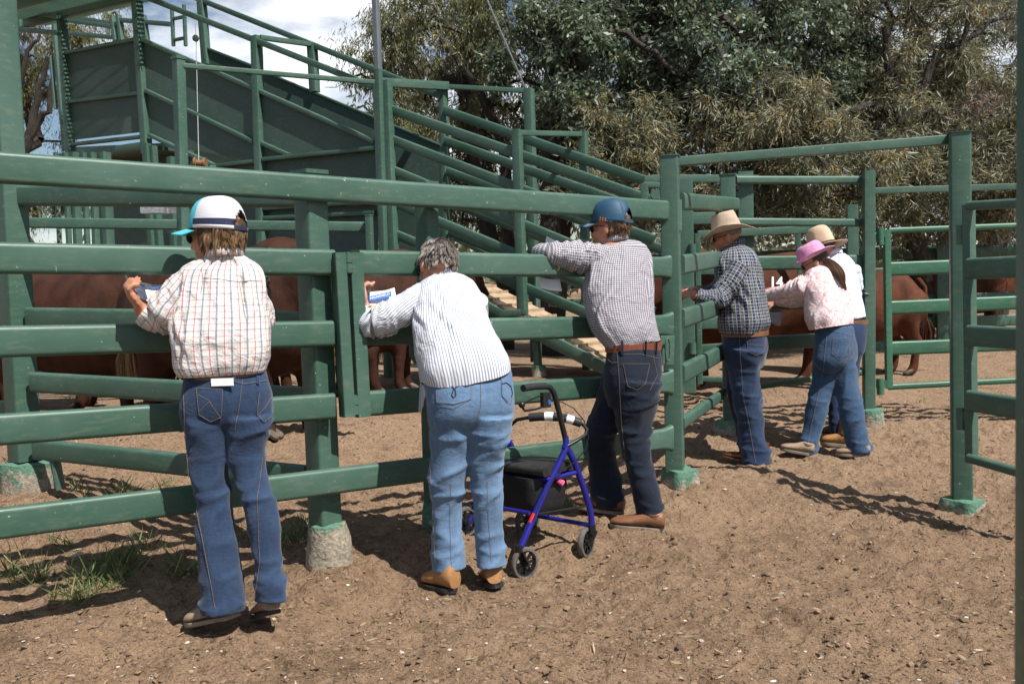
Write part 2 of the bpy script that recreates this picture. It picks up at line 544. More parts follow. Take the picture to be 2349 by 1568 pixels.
# end plate of the fixed panel
mb = MB()
mb.bar(P(775, 580, fdepth(775) - .03), P(797, 955, fdepth(790) - .03), 0.052, 0.07, 0.006, up=Vector((.5, -.8, 0)))
mb.build('end_plate', GRN, fence)
post('post', 715, 405, 747, 1215, 4.12, 0.112, 0.72, GRN, fence, cap=0.018, r=0.014)
post('post', 987, 427, 1000, 1180, 4.50, 0.088, 0.62, GRN, fence, cap=0.014, r=0.012)
post('post', 1538, 363, 1549, 1080, 5.26, 0.100, 0.30, GRN, fence, cap=0.006, r=0.006)
footing(752, 1198, 4.12, 0.088, 0.22, fence, True, 1, taper=1.25, paint=.45)
footing(1003, 1150, 4.50, 0.075, 0.24, fence, True, 2)
footing(1560, 1075, 5.26, 0.095, 0.16, fence, False, 3, paint=.85)
mb = MB(); mb.bar(P(1550, 459, 5.19), P(1550, 530, 5.19), 0.046, 0.062, 0.003, up=Vector((.35, -.93, 0))); mb.build('rail_bracket', GRN, fence)

# hinged gate in the front fence: rails 2 to 4 to the right of the hinge
gate = thing('yard_gate', 'green steel gate of three rails hinged in the front fence, behind the grey haired person', 'gate', fpt(4, ft(810)) + Vector((0, 0, -.5)))
for k in (1, 2, 3):
    rail('rail', fpt(k, ft(822)), fpt(k, 0.985), GRN, gate, flare=(False, True))
mb = MB()
mb.bar(P(811, 580, fdepth(811) - .03), P(830, 955, fdepth(828) - .03), 0.06, 0.075, 0.004, up=Vector((.5, -.8, 0)))
mb.build('hinge_stile', GRN, gate)
for (y0, y1) in ((581, 626), (908, 950)):
    mb = MB(); x = 798 if y0 < 700 else 812
    dd = fdepth(x) - .055
    mb.tube([P(x, y0, dd), P(x + 1, (y0 + y1) / 2 - 1, dd)], 0.019, 14)
    mb.tube([P(x + 1, (y0 + y1) / 2 + 1, dd), P(x + 2, y1, dd)], 0.019, 14)
    mb.tube([P(x, y0 - 3, dd), P(x + 2, y1 + 2, dd)], 0.011, 10)
    mb.bar(P(x + 2, y0 + 11, dd + .01), P(x + 18, y0 + 11, dd + .01), 0.012, 0.042, 0.002)
    mb.build('hinge', GRN, gate)
mb = MB()
mb.bar(P(1513, 803, 5.07), P(1545, 803, 5.13), 0.012, 0.165, 0.004)
mb.build('latch_plate', GRN, gate)
mb = MB()
c = P(1532, 802, 5.06)
ring = []
for i in range(20):
    a = 2 * math.pi * i / 20
    ring.append(c + Vector((.82, .57, 0)) * (0.016 * math.cos(a)) + Vector((0, 0, 1)) * (0.062 * math.copysign(abs(math.sin(a)) ** .6, math.sin(a))))
mb.tube(ring, 0.006, 8, closed=True)
mb.build('latch_slot', GRN, gate)
# drop handle below the middle rail
mb = MB(); d0 = fdepth(960) + .02
mb.tube([P(968, 762, d0), P(950, 768, d0), P(944, 785, d0), P(945, 815, d0), P(952, 829, d0), P(975, 830, d0)], 0.012, 10)
mb.build('drop_handle', GRN, gate)

# fence running back from the tall post at the left
lf = thing('side_race_fence', 'green rail fence on a very tall post at the left edge, behind the front rails', 'fence', P(60, 1118, 5.1))
post('post', 18, -260, 58, 1055, 5.10, 0.135, 0.62, GRN, lf, r=0.014)
for (y0, y1, x0) in ((449, 449, 46), (590, 607, 60), (728, 742, 66), (876, 915, 75), (1029, 1094, 82)):
    rail('rail', P(x0, y0, 5.02), P(705, y1, 4.22), GRN, lf, w=0.05, h=0.112)
for (y, x1) in ((648, 14), (941, 38), (520, 30)):
    rail('rail', P(-120, y - 2, 5.5), P(x1, y, 5.2), GRN, lf)
footing(62, 1058, 5.12, 0.135, 0.20, lf, True, 5, taper=1.04, paint=.75)
mb = MB(); mb.bar(P(128, 1056, 4.98), P(140, 1122, 4.98), 0.02, 0.07, 0.002, up=Vector((0, 1, 0))); mb.build('base_plate', GRN, lf)

# fence turning away to the right of the corner post
sf = thing('side_yard_fence', 'green rail fence running away from the corner post, the dark checked shirt leans on it', 'fence', P(1672, 996, 7.2))
for (y0, y1, h) in ((462, 468, .10), (607, 588, .115), (731, 690, .115), (858, 790, .115), (971, 880, .075)):
    rail('rail', P(1562, y0, 5.24), P(1690, y1, 7.2), GRN, sf, h=h)
post('post', 1672, 405, 1676, 970, 7.25, 0.115, 0.2, GRN, sf, cap=0.006, r=0.006)
footing(1675, 962, 7.25, 0.10, 0.16, sf, False, 6, taper=1.5, paint=.8)
post('post', 1997, 395, 1993, 945, 7.45, 0.086, 0.1, GRN, sf, r=0.006)
footing(1997, 937, 7.45, 0.10, 0.22, sf, True, 7, paint=.7)
post('gate_pin', 1996, 377, 1996, 396, 7.42, 0.012, 0.1, GRN, sf, r=0.002)
for (y0, y1, h) in ((413, 413, .066), (509, 511, .066), (604, 600, .115), (697, 691, .115), (790, 775, .115), (893, 852, .05)):
    rail('rail', P(1688, y0, 7.2), P(1988, y1, 7.45), GRN, sf, h=h)

# gateway at the right: tall post, overhead bar back to the corner post
gw = thing('gateway_frame', 'tall green gateway post at the right with a bar overhead to the corner post', 'gateway', P(2205, 1172, 5.2))
post('post', 2190, 311, 2206, 1145, 5.22, 0.108, 0.35, GRN, gw, cap=0.004, r=0.012)
footing(2208, 1143, 5.22, 0.105, 0.15, gw, False, 8, paint=.7)
mb = MB(); mb.bar(P(1552, 371, 5.24), P(2172, 321, 5.2), 0.05, 0.052, 0.004); mb.build('overhead_bar', GRN, gw)

# open gate hinged on the gateway post
og = thing('open_gate', 'green rail gate standing open towards the camera at the right edge', 'gate', P(2215, 1080, 5.0))
gd = lambda px: 4.98 - (px - 2215) * 0.0024
mb = MB(); mb.bar(P(2222, 470, 4.98), P(2229, 1060, 4.98), 0.05, 0.05, 0.004, up=Vector((.43, -.9, 0))); mb.build('hinge_stile', GRN, og)
for (y0, y1, h) in ((472, 466, .05), (616, 612, .115), (769, 776, .115), (918, 936, .115), (1050, 1082, .05)):
    rail('rail', P(2222, y0, gd(2222)), P(2420, y0 + (y1 - y0) * 198 / 112, gd(2420)), GRN, og, h=h)
post('end_stile', 2412, 455, 2418, 1110, gd(2415), 0.05, 0.4, GRN, og)
for (y0, y1) in ((517, 560), (935, 985)):
    mb = MB(); mb.tube([P(2203, y0, 5.02), P(2204, y1, 5.02)], 0.022, 12); mb.bar(P(2203, y0 + 20, 5.02), P(2222, y0 + 20, 4.98), .012, .05); mb.build('hinge', GRN, og)

# post beside the camera, out of focus at the right edge
np_ = thing('near_gate_post', 'blurred green post filling the right edge, nearest thing of all', 'post', (0.63, 1.1, 0))
mb = MB(); mb.bar(Vector((0.681, 1.12, -0.1)), Vector((0.674, 1.12, 2.35)), 0.09, 0.09, 0.01, up=Vector((0.3, 1, 0))); mb.build('post', GRN, np_)

# bright green gate and its neighbours behind the gateway
bg = thing('bright_green_gate', 'brighter green steel gate of wide rails in front of the red bull at right', 'gate', P(2040, 905, 7.5))
mb = MB(); mb.bar(P(2034, 527, 7.5), P(2039, 890, 7.5), 0.05, 0.05, 0.004, up=Vector((0, 1, 0))); mb.build('hinge_stile', M['green_bright'], bg)
for (y0, y1, h) in ((529, 517, .05), (617, 605, .115), (706, 693, .115), (799, 787, .115), (887, 871, .05)):
    rail('rail', P(2038, y0, 7.5), P(2460, y0 + (y1 - y0) * 1.36, 7.5), M['green_bright'], bg, h=h)
for (y0, y1) in ((523, 562), (868, 905)):
    mb = MB(); mb.tube([P(2018, y0, 7.48), P(2020, y1, 7.48)], 0.03, 12); mb.bar(P(2010, y0 + 12, 7.48), P(2034, y0 + 12, 7.48), .014, .06); mb.build('hinge', M['green_bright'], bg)
rail('top_bar', P(2003, 438, 7.45), P(2460, 424, 7.5), GRN, gw, w=.05, h=.05, r=.004)
# ------------------------------------------------------------------ loading ramp
DN = vplane(880, 11.0, 0.85, -0.53)
_o = 0.80
_fx0 = (880 - W_PX / 2) / F_PX * 11.0 + 0.53 * _o; _fd0 = 11.0 + 0.85 * _o
DF = vplane(W_PX / 2 + _fx0 / _fd0 * F_PX, _fd0, 0.85, -0.53)
RNORM = Vector((-0.53, -0.85, 0)); RDIR = Vector((0.85, -0.53, 0))
def pn(x, y, off=0.0): return P(x, y, DN(x) - off)
def pf(x, y, off=0.0): return P(x, y, DF(x) - off)
ramp_o = thing('loading_ramp', 'high green steel loading ramp with solid sides and sloping rails behind the yard', 'loading ramp', pn(1180, 830))
DG = M['green_dark']

def sheet(name, pts, fn, mat=DG, off=0.0, th=0.012):
    mb = MB(); a = [fn(x, y, off) for (x, y) in pts]; n = len(a)
    b = [p - RNORM * th for p in a]
    fs = [tuple(range(n)), tuple(range(2 * n - 1, n - 1, -1))] + [(i, i + n, (i + 1) % n + n, (i + 1) % n) for i in range(n)]
    mb.add(a + b, fs)
    return mb.build(name, mat, ramp_o, smooth=False)

def rb(name, x0, y0, x1, y1, fn, w=0.07, h=0.045, off=0.035, r=0.003, mat=GRN, up=Vector((0, 0, 1)), parent=None):
    mb = MB(); mb.bar(fn(x0, y0, off), fn(x1, y1, off), w, h, r, up=up, seg=2)
    return mb.build(name, mat, parent or ramp_o)

def ru(name, x0, y0, x1, y1, fn, w=0.09, d=0.09, off=0.03, mat=GRN, r=0.004, parent=None):
    a = fn(x1, y1, off); b = fn(x0, y0, off)
    mb = MB(); mb.bar(a, b, w, d, r, up=RNORM, seg=2)
    return mb.build(name, mat, parent or ramp_o)

# near side wall: top bay, two sloping bays, under-structure
sheet('side_sheet', [(160, 322), (333, 302), (322, 86), (148, 120)], pn)
sheet('side_sheet', [(335, 302), (425, 340), (592, 372), (592, 203), (326, 87)], pn)
sheet('side_sheet', [(594, 372), (866, 342), (866, 324), (594, 203)], pn, off=0.004)
sheet('under_sheet', [(492, 580), (866, 590), (866, 342), (594, 370), (492, 384)], pn, off=-0.03)
sheet('under_sheet', [(225, 590), (490, 590), (490, 440), (225, 440)], pn, off=-0.9)
sheet('far_sheet', [(460, 300), (600, 330), (866, 420), (870, 600), (1020, 592), (1018, 338), (1010, 333), (858, 266), (600, 165), (465, 103)], pf)
sheet('shade_fill_sheet', [(150, 420), (604, 440), (604, 318), (150, 338)], pf, off=-.05)  # added dark backing sheet, stands in for the shaded interior under the top deck
dk = [pn(142, 352), pn(337, 332), pn(337, 332) - RNORM * .85, pn(142, 352) - RNORM * .85]
mb = MB(); mb.add(dk + [p - Vector((0, 0, .05)) for p in dk], [(0, 1, 2, 3), (7, 6, 5, 4), (0, 4, 5, 1), (1, 5, 6, 2), (2, 6, 7, 3), (3, 7, 4, 0)]); mb.build('deck_floor', DG, ramp_o, smooth=False)
# ribs
for (x0, y0, x1, y1) in ((150, 122, 318, 90), (158, 234, 324, 214), (168, 331, 332, 313), (325, 90, 862, 326), (336, 208, 584, 326), (602, 329, 664, 356), (344, 310, 492, 380),
                         (604, 366, 864, 340), (489, 382, 588, 370), (606, 478, 862, 462), (606, 500, 862, 488)):
    rb('rib', x0, y0, x1, y1, pn, w=0.08, h=0.05)
rb('deck_beam', 140, 362, 336, 334, pn, w=0.10, h=0.11)
rb('deck_edge', 462, 106, 600, 160, pf, w=0.05, h=0.04, off=0.0)
rb('sheet_edge', 600, 162, 1012, 334, pf, w=0.05, h=0.03, off=0.0)
# uprights
for (x0, y0, x1, y1, w) in ((140, 12, 162, 352, .11), (312, -30, 337, 352, .12), (588, 84, 612, 880, .11), (867, 185, 894, 870, .08)):
    ru('upright', x0, y0, x1, y1, pn, w=w, d=0.12)
for (x0, y0, x1, y1, w) in ((462, 0, 474, 150, .12), (716, 104, 722, 212, .12)):
    ru('upright', x0, y0, x1, y1, pf, w=w, d=0.10, off=0.0)
ru('upright', 124, 40, 150, 345, pf, w=.07, d=.08, off=.3)
ru('upright', 117, 130, 128, 250, pf, w=.04, d=.06, off=.3)
# handrails and the cross bar between them
rb('handrail', 346, -2, 858, 200, pn, w=0.075, h=0.075, off=0.05)
rb('handrail', 440, -8, 1012, 221, pf, w=0.075, h=0.075, off=0.0)
mb = MB(); mb.bar(pn(596, 86), pf(718, 103), 0.06, 0.06, 0.003); mb.build('cross_bar', GRN, ramp_o)
# ladder on the far side
for x in (394, 422):
    ru('ladder_stile', x, 12, x + 4, 106, pf, w=.045, d=.05, off=-.6)
for y in (44, 93):
    rb('ladder_rung', 396, y, 426, y - 6, pf, w=.04, h=.05, off=-.6)
# rear frame of the top deck
for (x0, y0, x1, y1) in ((150, 38, 268, 56), (150, 46, 262, 62), (150, 76, 262, 86), (270, 46, 392, 56)):
    rb('rear_rail', x0, y0, x1, y1, pf, w=.06, h=.075, off=-.9)
for x in (262, 276, 333):
    ru('rear_upright', x - 4, 36, x + 4, 94, pf, w=.075, d=.08, off=-.9)
for (x0, y0, x1, y1) in ((60, 28, 134, 38), (44, 68, 134, 76)):
    rb('guard_rail', x0, y0, x1, y1, pn, w=.06, h=.07, off=.3)
ru('guard_post', 45, 38, 48, 72, pn, w=.05, d=.05, off=.3)
# grating of the high platform, seen from below
zc = 5.80
mb = MB()
c0 = P(36, 36, 14.6); c0.z = zc; c1 = P(420, 30, 13.0); c1.z = zc
du = (c1 - c0); L = du.length; du.normalize(); dv = Vector((-du.y, du.x, 0))
for i in range(0, int(L / 0.05)):
    p = c0 + du * (i * 0.05); mb.bar(p - dv * 2.6, p + dv * 0.55, 0.012, 0.03)
for j in range(46):
    p = c0 - dv * (j * 0.068 - 0.5); mb.bar(p, p + du * L, 0.012, 0.026)
o = mb.build('deck_grating', GRN, ramp_o, smooth=False); o['kind'] = 'stuff'
for k in (0.16, -0.55):
    mb = MB(); mb.bar(c0 + dv * k - Vector((0, 0, .06)), c1 + dv * k - Vector((0, 0, .06)), .08, .12); mb.build('platform_beam', GRN, ramp_o)
# sloping rails of the lower half
for (x0, y0, x1, y1) in ((890, 249, 1500, 463), (895, 319, 1500, 551), (899, 390, 1500, 640), (902, 464, 1500, 716), (904, 536, 1392, 737)):
    mb = MB(); mb.sweep([pn(x0, y0), pn(x1, y1)], rrect(.046, .115, .019, 3)); mb.build('slope_rail', GRN, ramp_o, sharp=50)
for (x0, y0, x1, y1) in ((1019, 253, 1500, 422), (1021, 323, 1500, 492), (1025, 393, 1520, 573), (1028, 462, 1520, 650), (1030, 532, 1520, 724)):
    mb = MB(); mb.sweep([pf(x0, y0), pf(x1, y1)], rrect(.046, .115, .019, 3)); mb.build('slope_rail', GRN, ramp_o, sharp=50)
ru('post', 887, 186, 914, 870, pn, w=.10, d=.10, off=.06)
ru('post', 1186, 298, 1199, 720, pn, w=.095, d=.09, off=.06)
ru('post', 1016, 200, 1030, 840, pf, w=.09, d=.10, off=-.06)
ru('post', 1338, 302, 1347, 860, pf, w=.085, d=.09, off=-.06)
ru('post', 1213, 204, 1230, 830, pf, w=.11, d=.10, off=-.5)
mb = MB(); mb.bar(pn(868, 189, .06), pf(1027, 198, -.06), .08, .10, .004); mb.build('cross_bar', GRN, ramp_o)
mb = MB(); mb.bar(pf(1027, 199, -.06), pf(1212, 209, -.5), .06, .055, .004); mb.build('cross_bar', GRN, ramp_o)
mb = MB(); mb.bar(pn(1190, 305, .06), pf(1338, 308, -.06), .05, .055, .004); mb.build('cross_bar', GRN, ramp_o)
mb = MB(); mb.bar(pn(1156, 718, .12), pn(1209, 716, .06), .07, .07, .004); mb.build('foot_bar', GRN, ramp_o)
rb('stringer', 1060, 676, 1398, 850, pn, w=.06, h=.13, off=0.0)
ru('leg', 1230, 780, 1236, 862, pn, w=.07, d=.07, off=-.1)
footing(1236, 838, DN(1236) + .1, 0.07, 0.12, ramp_o)
# dusty floor with cleats
def mat_floor():
    m, nt, b = new_mat('dusty_ramp_floor')
    pos = geopos(nt)
    n = noise_(nt, pos, 9, 6, 0.65)
    nt.links.new(ramp(nt, n, [(0.3, (0.24, 0.165, 0.105)), (0.7, (0.45, 0.33, 0.215))]), b.inputs['Base Color'])
    b.inputs['Roughness'].default_value = 0.95
    bump_(nt, n, 0.4, 0.03, b)
    return m
M['floor'] = mat_floor()
f0, f1 = pn(1010, 640), pn(1400, 838)
g0, g1 = f0 - RNORM * .78, f1 - RNORM * .78
mb = MB(); th = Vector((0, 0, -.04))
mb.add([f0, f1, g1, g0, f0 + th, f1 + th, g1 + th, g0 + th], [(0, 1, 2, 3), (7, 6, 5, 4), (0, 4, 5, 1), (1, 5, 6, 2), (2, 6, 7, 3), (3, 7, 4, 0)])
floor_o = mb.build('ramp_floor', M['floor'], ramp_o, smooth=False)
nrm = (f1 - f0).cross(g0 - f0).normalized()
if nrm.z < 0: nrm = -nrm
for i in range(13):
    t = (i + .5) / 13
    a = f0.lerp(f1, t); b_ = g0.lerp(g1, t)
    mb = MB(); mb.bar(a + nrm * .008, b_ + nrm * .008, .035, .03); mb.build('cleat', M['floor'], floor_o, smooth=False)
# expanded mesh walkway beside the ramp
mb = MB()
w0, w1 = pf(1032, 548, -.15), pf(1130, 596, -.15)
wd = -RNORM * .5
for i in range(26):
    p = w0.lerp(w1, i / 25); q = w0.lerp(w1, min(1, i / 25 + .12)); mb.bar(p, q + wd, .008, .008); mb.bar(q, p + wd, .008, .008)
o = mb.build('mesh_walkway', GRN, ramp_o, smooth=False); o['kind'] = 'stuff'

# sliding gate frame at the foot of the ramp
sg = thing('sliding_gate_frame', 'green sliding gate frame with a track at the foot of the ramp', 'gate frame', P(1600, 880, 8.6))
def q(x, y, d=8.6): return P(x, y, d)
for (x0, y0, x1, y1, w, h, nm) in ((1478, 412, 1520, 409, .05, .07, 'track'), (1520, 409, 1740, 411, .05, .07, 'track'), (1476, 424, 1560, 426, .05, .05, 'track'), (1508, 458, 1556, 458, .05, .04, 'track'),
                                   (1555, 502, 1640, 500, .05, .11, 'frame_rail'), (1600, 538, 1905, 524, .06, .07, 'frame_rail'), (1600, 620, 1700, 618, .05, .08, 'frame_rail'), (1605, 740, 1700, 738, .05, .115, 'frame_rail'),
                                   (1603, 800, 1750, 790, .05, .08, 'frame_rail'), (1603, 868, 1720, 872, .05, .05, 'frame_rail')):
    mb = MB(); mb.bar(q(x0, y0), q(x1, y1), w, h, .004); mb.build(nm, GRN, sg)
for (x0, y0, x1, y1, w, d) in ((1570, 414, 1578, 900, .15, 8.5), (1600, 536, 1606, 880, .05, 8.5), (1478, 420, 1480, 458, .07, 8.6), (1710, 395, 1716, 860, .14, 8.7), (1830, 536, 1836, 640, .05, 8.9), (1955, 470, 1958, 760, .10, 8.8)):
    a = q(x1, y1, d); b = q(x0, y0, d)
    mb = MB(); mb.bar(a, b, w, w * .8, .005, up=Vector((.25, 1, 0))); mb.build('frame_upright', GRN, sg)
mb = MB(); mb.tube([q(1505, 428), q(1505, 455)], .02, 10); mb.lathe([(0, -.02), (.045, -.02), (.045, .02), (0, .02)], q(1503, 446, 8.55), axis=(0, 1, 0), seg=16); mb.build('roller', GRN, sg)
for (y0, y1) in ((560, 592), (785, 812)):
    mb = MB(); mb.tube([q(1588, y0, 8.42), q(1589, y1, 8.42)], .035, 12); mb.build('hinge', GRN, sg)

# overhead frame with the winch cable
ov = thing('overhead_winch_frame', 'green capped post with a long overhead bar in front of the ramp', 'post', P(428, 900, 9.7))
a, b = P(432, 900, 9.7), P(410, 137, 9.7)
mb = MB(); mb.bar(a, b, .105, .105, .012, up=Vector((.62, .78, 0))); o = mb.build('post', GRN, ov)
mb = MB(); mb.bar(b, b + Vector((0, 0, .035)), .122, .122, .014, up=Vector((.62, .78, 0))); mb.build('post_cap', GRN, o)
mb = MB(); mb.bar(P(420, 151, 9.7), P(858, 189, 10.6), .05, .05, .004); mb.build('overhead_bar', GRN, ov)
mb = MB(); mb.tube([P(448, 55, 10.8), P(450, 100, 10.8), P(456, 372, 9.6)], .005, 6); mb.build('cable', M['wire'], ov)
mb = MB(); mb.lathe([(0, -.015), (.03, -.015), (.04, -.012), (.03, 0), (.04, .012), (.03, .015), (0, .015)], P(449, 88, 10.78), axis=(0.3, 1, 0), seg=18); mb.build('pulley', M['chain'], ov)
mb = MB(); mb.bar(P(440, 384, 9.55), P(500, 387, 9.55), .12, .03); mb.bar(P(487, 380, 9.5), P(489, 410, 9.5), .06, .06); mb.build('winch_bracket', GRN, ov)
M['rusty'] = mat_simple('rusty_orange_steel', (0.22, 0.12, 0.06), .7, .3, .35, 40)
mb = MB(); mb.tube([P(450, 374, 9.5), P(470, 375, 9.5)], .035, 14); mb.lathe([(0, -.01), (.06, -.01), (.06, .01), (0, .01)], P(449, 374, 9.5), axis=(1, 0, 0), seg=18); mb.lathe([(0, -.01), (.06, -.01), (.06, .01), (0, .01)], P(471, 375, 9.5), axis=(1, 0, 0), seg=18)
mb.build('winch_drum', M['rusty'], ov)

# tall grey mast beside the ramp and the stay cable
ma = thing('steel_mast', 'tall mast, bare grey at the top and green below, rising beside the ramp', 'mast', P(878, 700, 10.7))
a, b = P(858, -90, 10.7), P(868, 160, 10.7)
mb = MB(); mb.bar(b, a, .068, .068, .004, up=Vector((.5, .8, 0))); mb.build('mast_top', M['grey_steel'], ma)
mb = MB(); mb.bar(P(890, 880, 10.7), b, .069, .069, .004, up=Vector((.5, .8, 0))); mb.build('mast_foot', GRN, ma)
mb = MB(); mb.bar(P(1100, -40, 11.6), P(1203, 198, 11.6), .02, .02, .003); tag(mb.build('stay_rod', M['grey_steel']), 'thin slanting grey rod against the trees above the ramp', 'rod')

# inner yard fence behind the bulls
iv = thing('inner_yard_fence', 'low green rail fence in the yard behind the dark bulls at left', 'fence', P(858, 800, 9.8))
for (y0, y1) in ((514, 521), (592, 600), (672, 682), (752, 764), (828, 838)):
    rail('rail', P(-160, y0 - 6, 9.6), P(850, y1, 9.8), GRN, iv, w=.05, h=.112)
post('post', 852, 496, 860, 880, 9.78, .07, .3, GRN, iv, cap=.012)
for (x, y) in ((480, 498), (40, 500)):
    post('post', x, y, x + 12, 890, 9.95, .09, .3, GRN, iv)

# machinery frame beneath the top deck
mf = thing('deck_support_frame', 'cluster of green support columns with a hanging chain beneath the top deck', 'support frame', P(180, 640, 12.6))
for (x, w) in ((128, .05), (150, .06), (170, .09), (192, .06), (212, .08), (240, .12)):
    a, b = P(x + 22, 880, 12.6), P(x, 350, 12.6)
    mb = MB(); mb.bar(a, b, w, w, .004, up=Vector((.5, .8, 0))); mb.build('column', GRN, mf)
for (x0, y0, x1, y1) in ((336, 330, 366, 880), (350, 335, 386, 880), (392, 360, 414, 880)):
    mb = MB(); mb.bar(P(x1, y1, 12.3), P(x0, y0, 12.3), .10, .08, .004, up=Vector((.5, .8, 0))); mb.build('column', GRN, mf)
def chain(pts, name, parent, mat, link_l=0.035, wr=0.0042):
    """links strung along pts"""
    mb = MB(); P_ = [Vector(p) for p in pts]; k = 0; tot = 0
    segs = []
    for a, b in zip(P_[:-1], P_[1:]):
        n = max(1, int((b - a).length / (link_l * .72)))
        for i in range(n): segs.append((a.lerp(b, i / n), a.lerp(b, (i + 1) / n)))
    for (a, b) in segs:
        t = (b - a).normalized(); s_ = t.cross(Vector((.3, .8, .2))).normalized(); u = s_.cross(t)
        side = s_ if k % 2 else u; k += 1
        c = (a + b) / 2; ring = []
        for i in range(10):
            an = 2 * math.pi * i / 10
            ring.append(c + t * (math.cos(an) * link_l * .5) + side * (math.sin(an) * link_l * .3))
        mb.tube(ring, wr, 5, closed=True)
    return mb.build(name, mat, parent)
chain([P(133, 470, 12.4), P(139, 600, 12.4)], 'chain', mf, M['chain'], .09, .012)
M['plate'] = mat_simple('checker_plate', (0.5, 0.5, 0.52), .35, .8, .3, 30, bump=.6)
mb = MB(); mb.bar(P(331, 482, 11.2), P(384, 481, 11.2), .25, .09); mb.bar(P(384, 481, 11.2), P(412, 480, 11.5), .25, .09); tag(mb.build('checker_plate_box', M['plate'], None, smooth=False), 'small silver checker plate box above the cattle at left', 'box')

# fences far behind at the right
rf = thing('far_yard_fence', 'green rail fence with posts in the distance behind the red cattle at right', 'fence', P(2150, 800, 13.5))
for (y0, y1) in ((584, 575), (690, 683), (742, 737), (797, 790)):
    rail('rail', P(1990, y0, 13.5), P(2153, y0 - 3, 13.5), GRN, rf, w=.05, h=.16)
    rail('rail', P(2172, y0 - 4, 13.5), P(2500, y1 - 8, 13.5), GRN, rf, w=.05, h=.16)
post('post', 2157, 552, 2162, 800, 13.4, .15, .3, GRN, rf, cap=.02)
footing(2160, 780, 13.4, .17, .25, rf)
post('post', 2480, 552, 2486, 800, 13.4, .15, .3, GRN, rf, cap=.02)
bf = thing('back_yard_fence', 'shaded green rail fence along the foot of the trees', 'fence', P(1900, 700, 16))
for y in (592, 640, 690):
    rail('rail', P(1150, y + 14, 16), P(2600, y - 30, 16), GRN, bf, w=.05, h=.2)
for x in (1180, 1500, 1830, 2110, 2400):
    post('post', x, 575 - (x - 1830) * .03, x + 2, 760, 16.05, .16, .3, GRN, bf)
# ------------------------------------------------------------------ trees
def mat_leaf(name, rough=0.45, trans=0.28):
    m = bpy.data.materials.new(name); m.use_nodes = True
    nt = m.node_tree; nt.nodes.clear()
    out = nt.nodes.new('ShaderNodeOutputMaterial')
    b = nt.nodes.new('ShaderNodeBsdfPrincipled'); t = nt.nodes.new('ShaderNodeBsdfTranslucent'); mx = nt.nodes.new('ShaderNodeMixShader')
    at = nt.nodes.new('ShaderNodeAttribute'); at.attribute_name = 'leafcol'
    nt.links.new(at.outputs['Color'], b.inputs['Base Color']); nt.links.new(at.outputs['Color'], t.inputs['Color'])
    b.inputs['Roughness'].default_value = rough; b.inputs['Specular IOR Level'].default_value = 0.45
    mx.inputs['Fac'].default_value = trans
    nt.links.new(b.outputs['BSDF'], mx.inputs[1]); nt.links.new(t.outputs['BSDF'], mx.inputs[2]); nt.links.new(mx.outputs['Shader'], out.inputs['Surface'])
    return m
M['leaf'] = mat_leaf('tree_leaves')
def mat_bark():
    m, nt, b = new_mat('dark_fissured_bark')
    pos = geopos(nt)
    n = noise_(nt, mapping(nt, pos, (14, 14, 3)), 3.0, 6, 0.7)
    nt.links.new(ramp(nt, n, [(0.3, (0.012, 0.009, 0.007)), (0.7, (0.058, 0.045, 0.036))]), b.inputs['Base Color'])
    b.inputs['Roughness'].default_value = 0.9
    bump_(nt, n, 0.8, 0.03, b)
    return m
M['bark'] = mat_bark()

def raw_mesh(name, co, tris_quads, mat, smooth=True):
    """tris_quads: list of int arrays of shape (n, 3) or (n, 4)"""
    me = bpy.data.meshes.new(name)
    me.vertices.add(len(co)); me.vertices.foreach_set('co', np.ascontiguousarray(co, dtype=np.float32).ravel())
    tot = sum(a.size for a in tris_quads); npoly = sum(len(a) for a in tris_quads)
    li = np.concatenate([a.ravel() for a in tris_quads]).astype(np.int32)
    ls = []; o = 0
    for a in tris_quads:
        ls.append(o + np.arange(len(a)) * a.shape[1]); o += a.size
    me.loops.add(tot); me.loops.foreach_set('vertex_index', li)
    me.polygons.add(npoly); me.polygons.foreach_set('loop_start', np.concatenate(ls).astype(np.int32))
    me.polygons.foreach_set('use_smooth', np.full(npoly, smooth))
    me.materials.append(mat); me.update()
    return me

def unit(a): return a / np.maximum(np.linalg.norm(a, axis=1, keepdims=True), 1e-9)

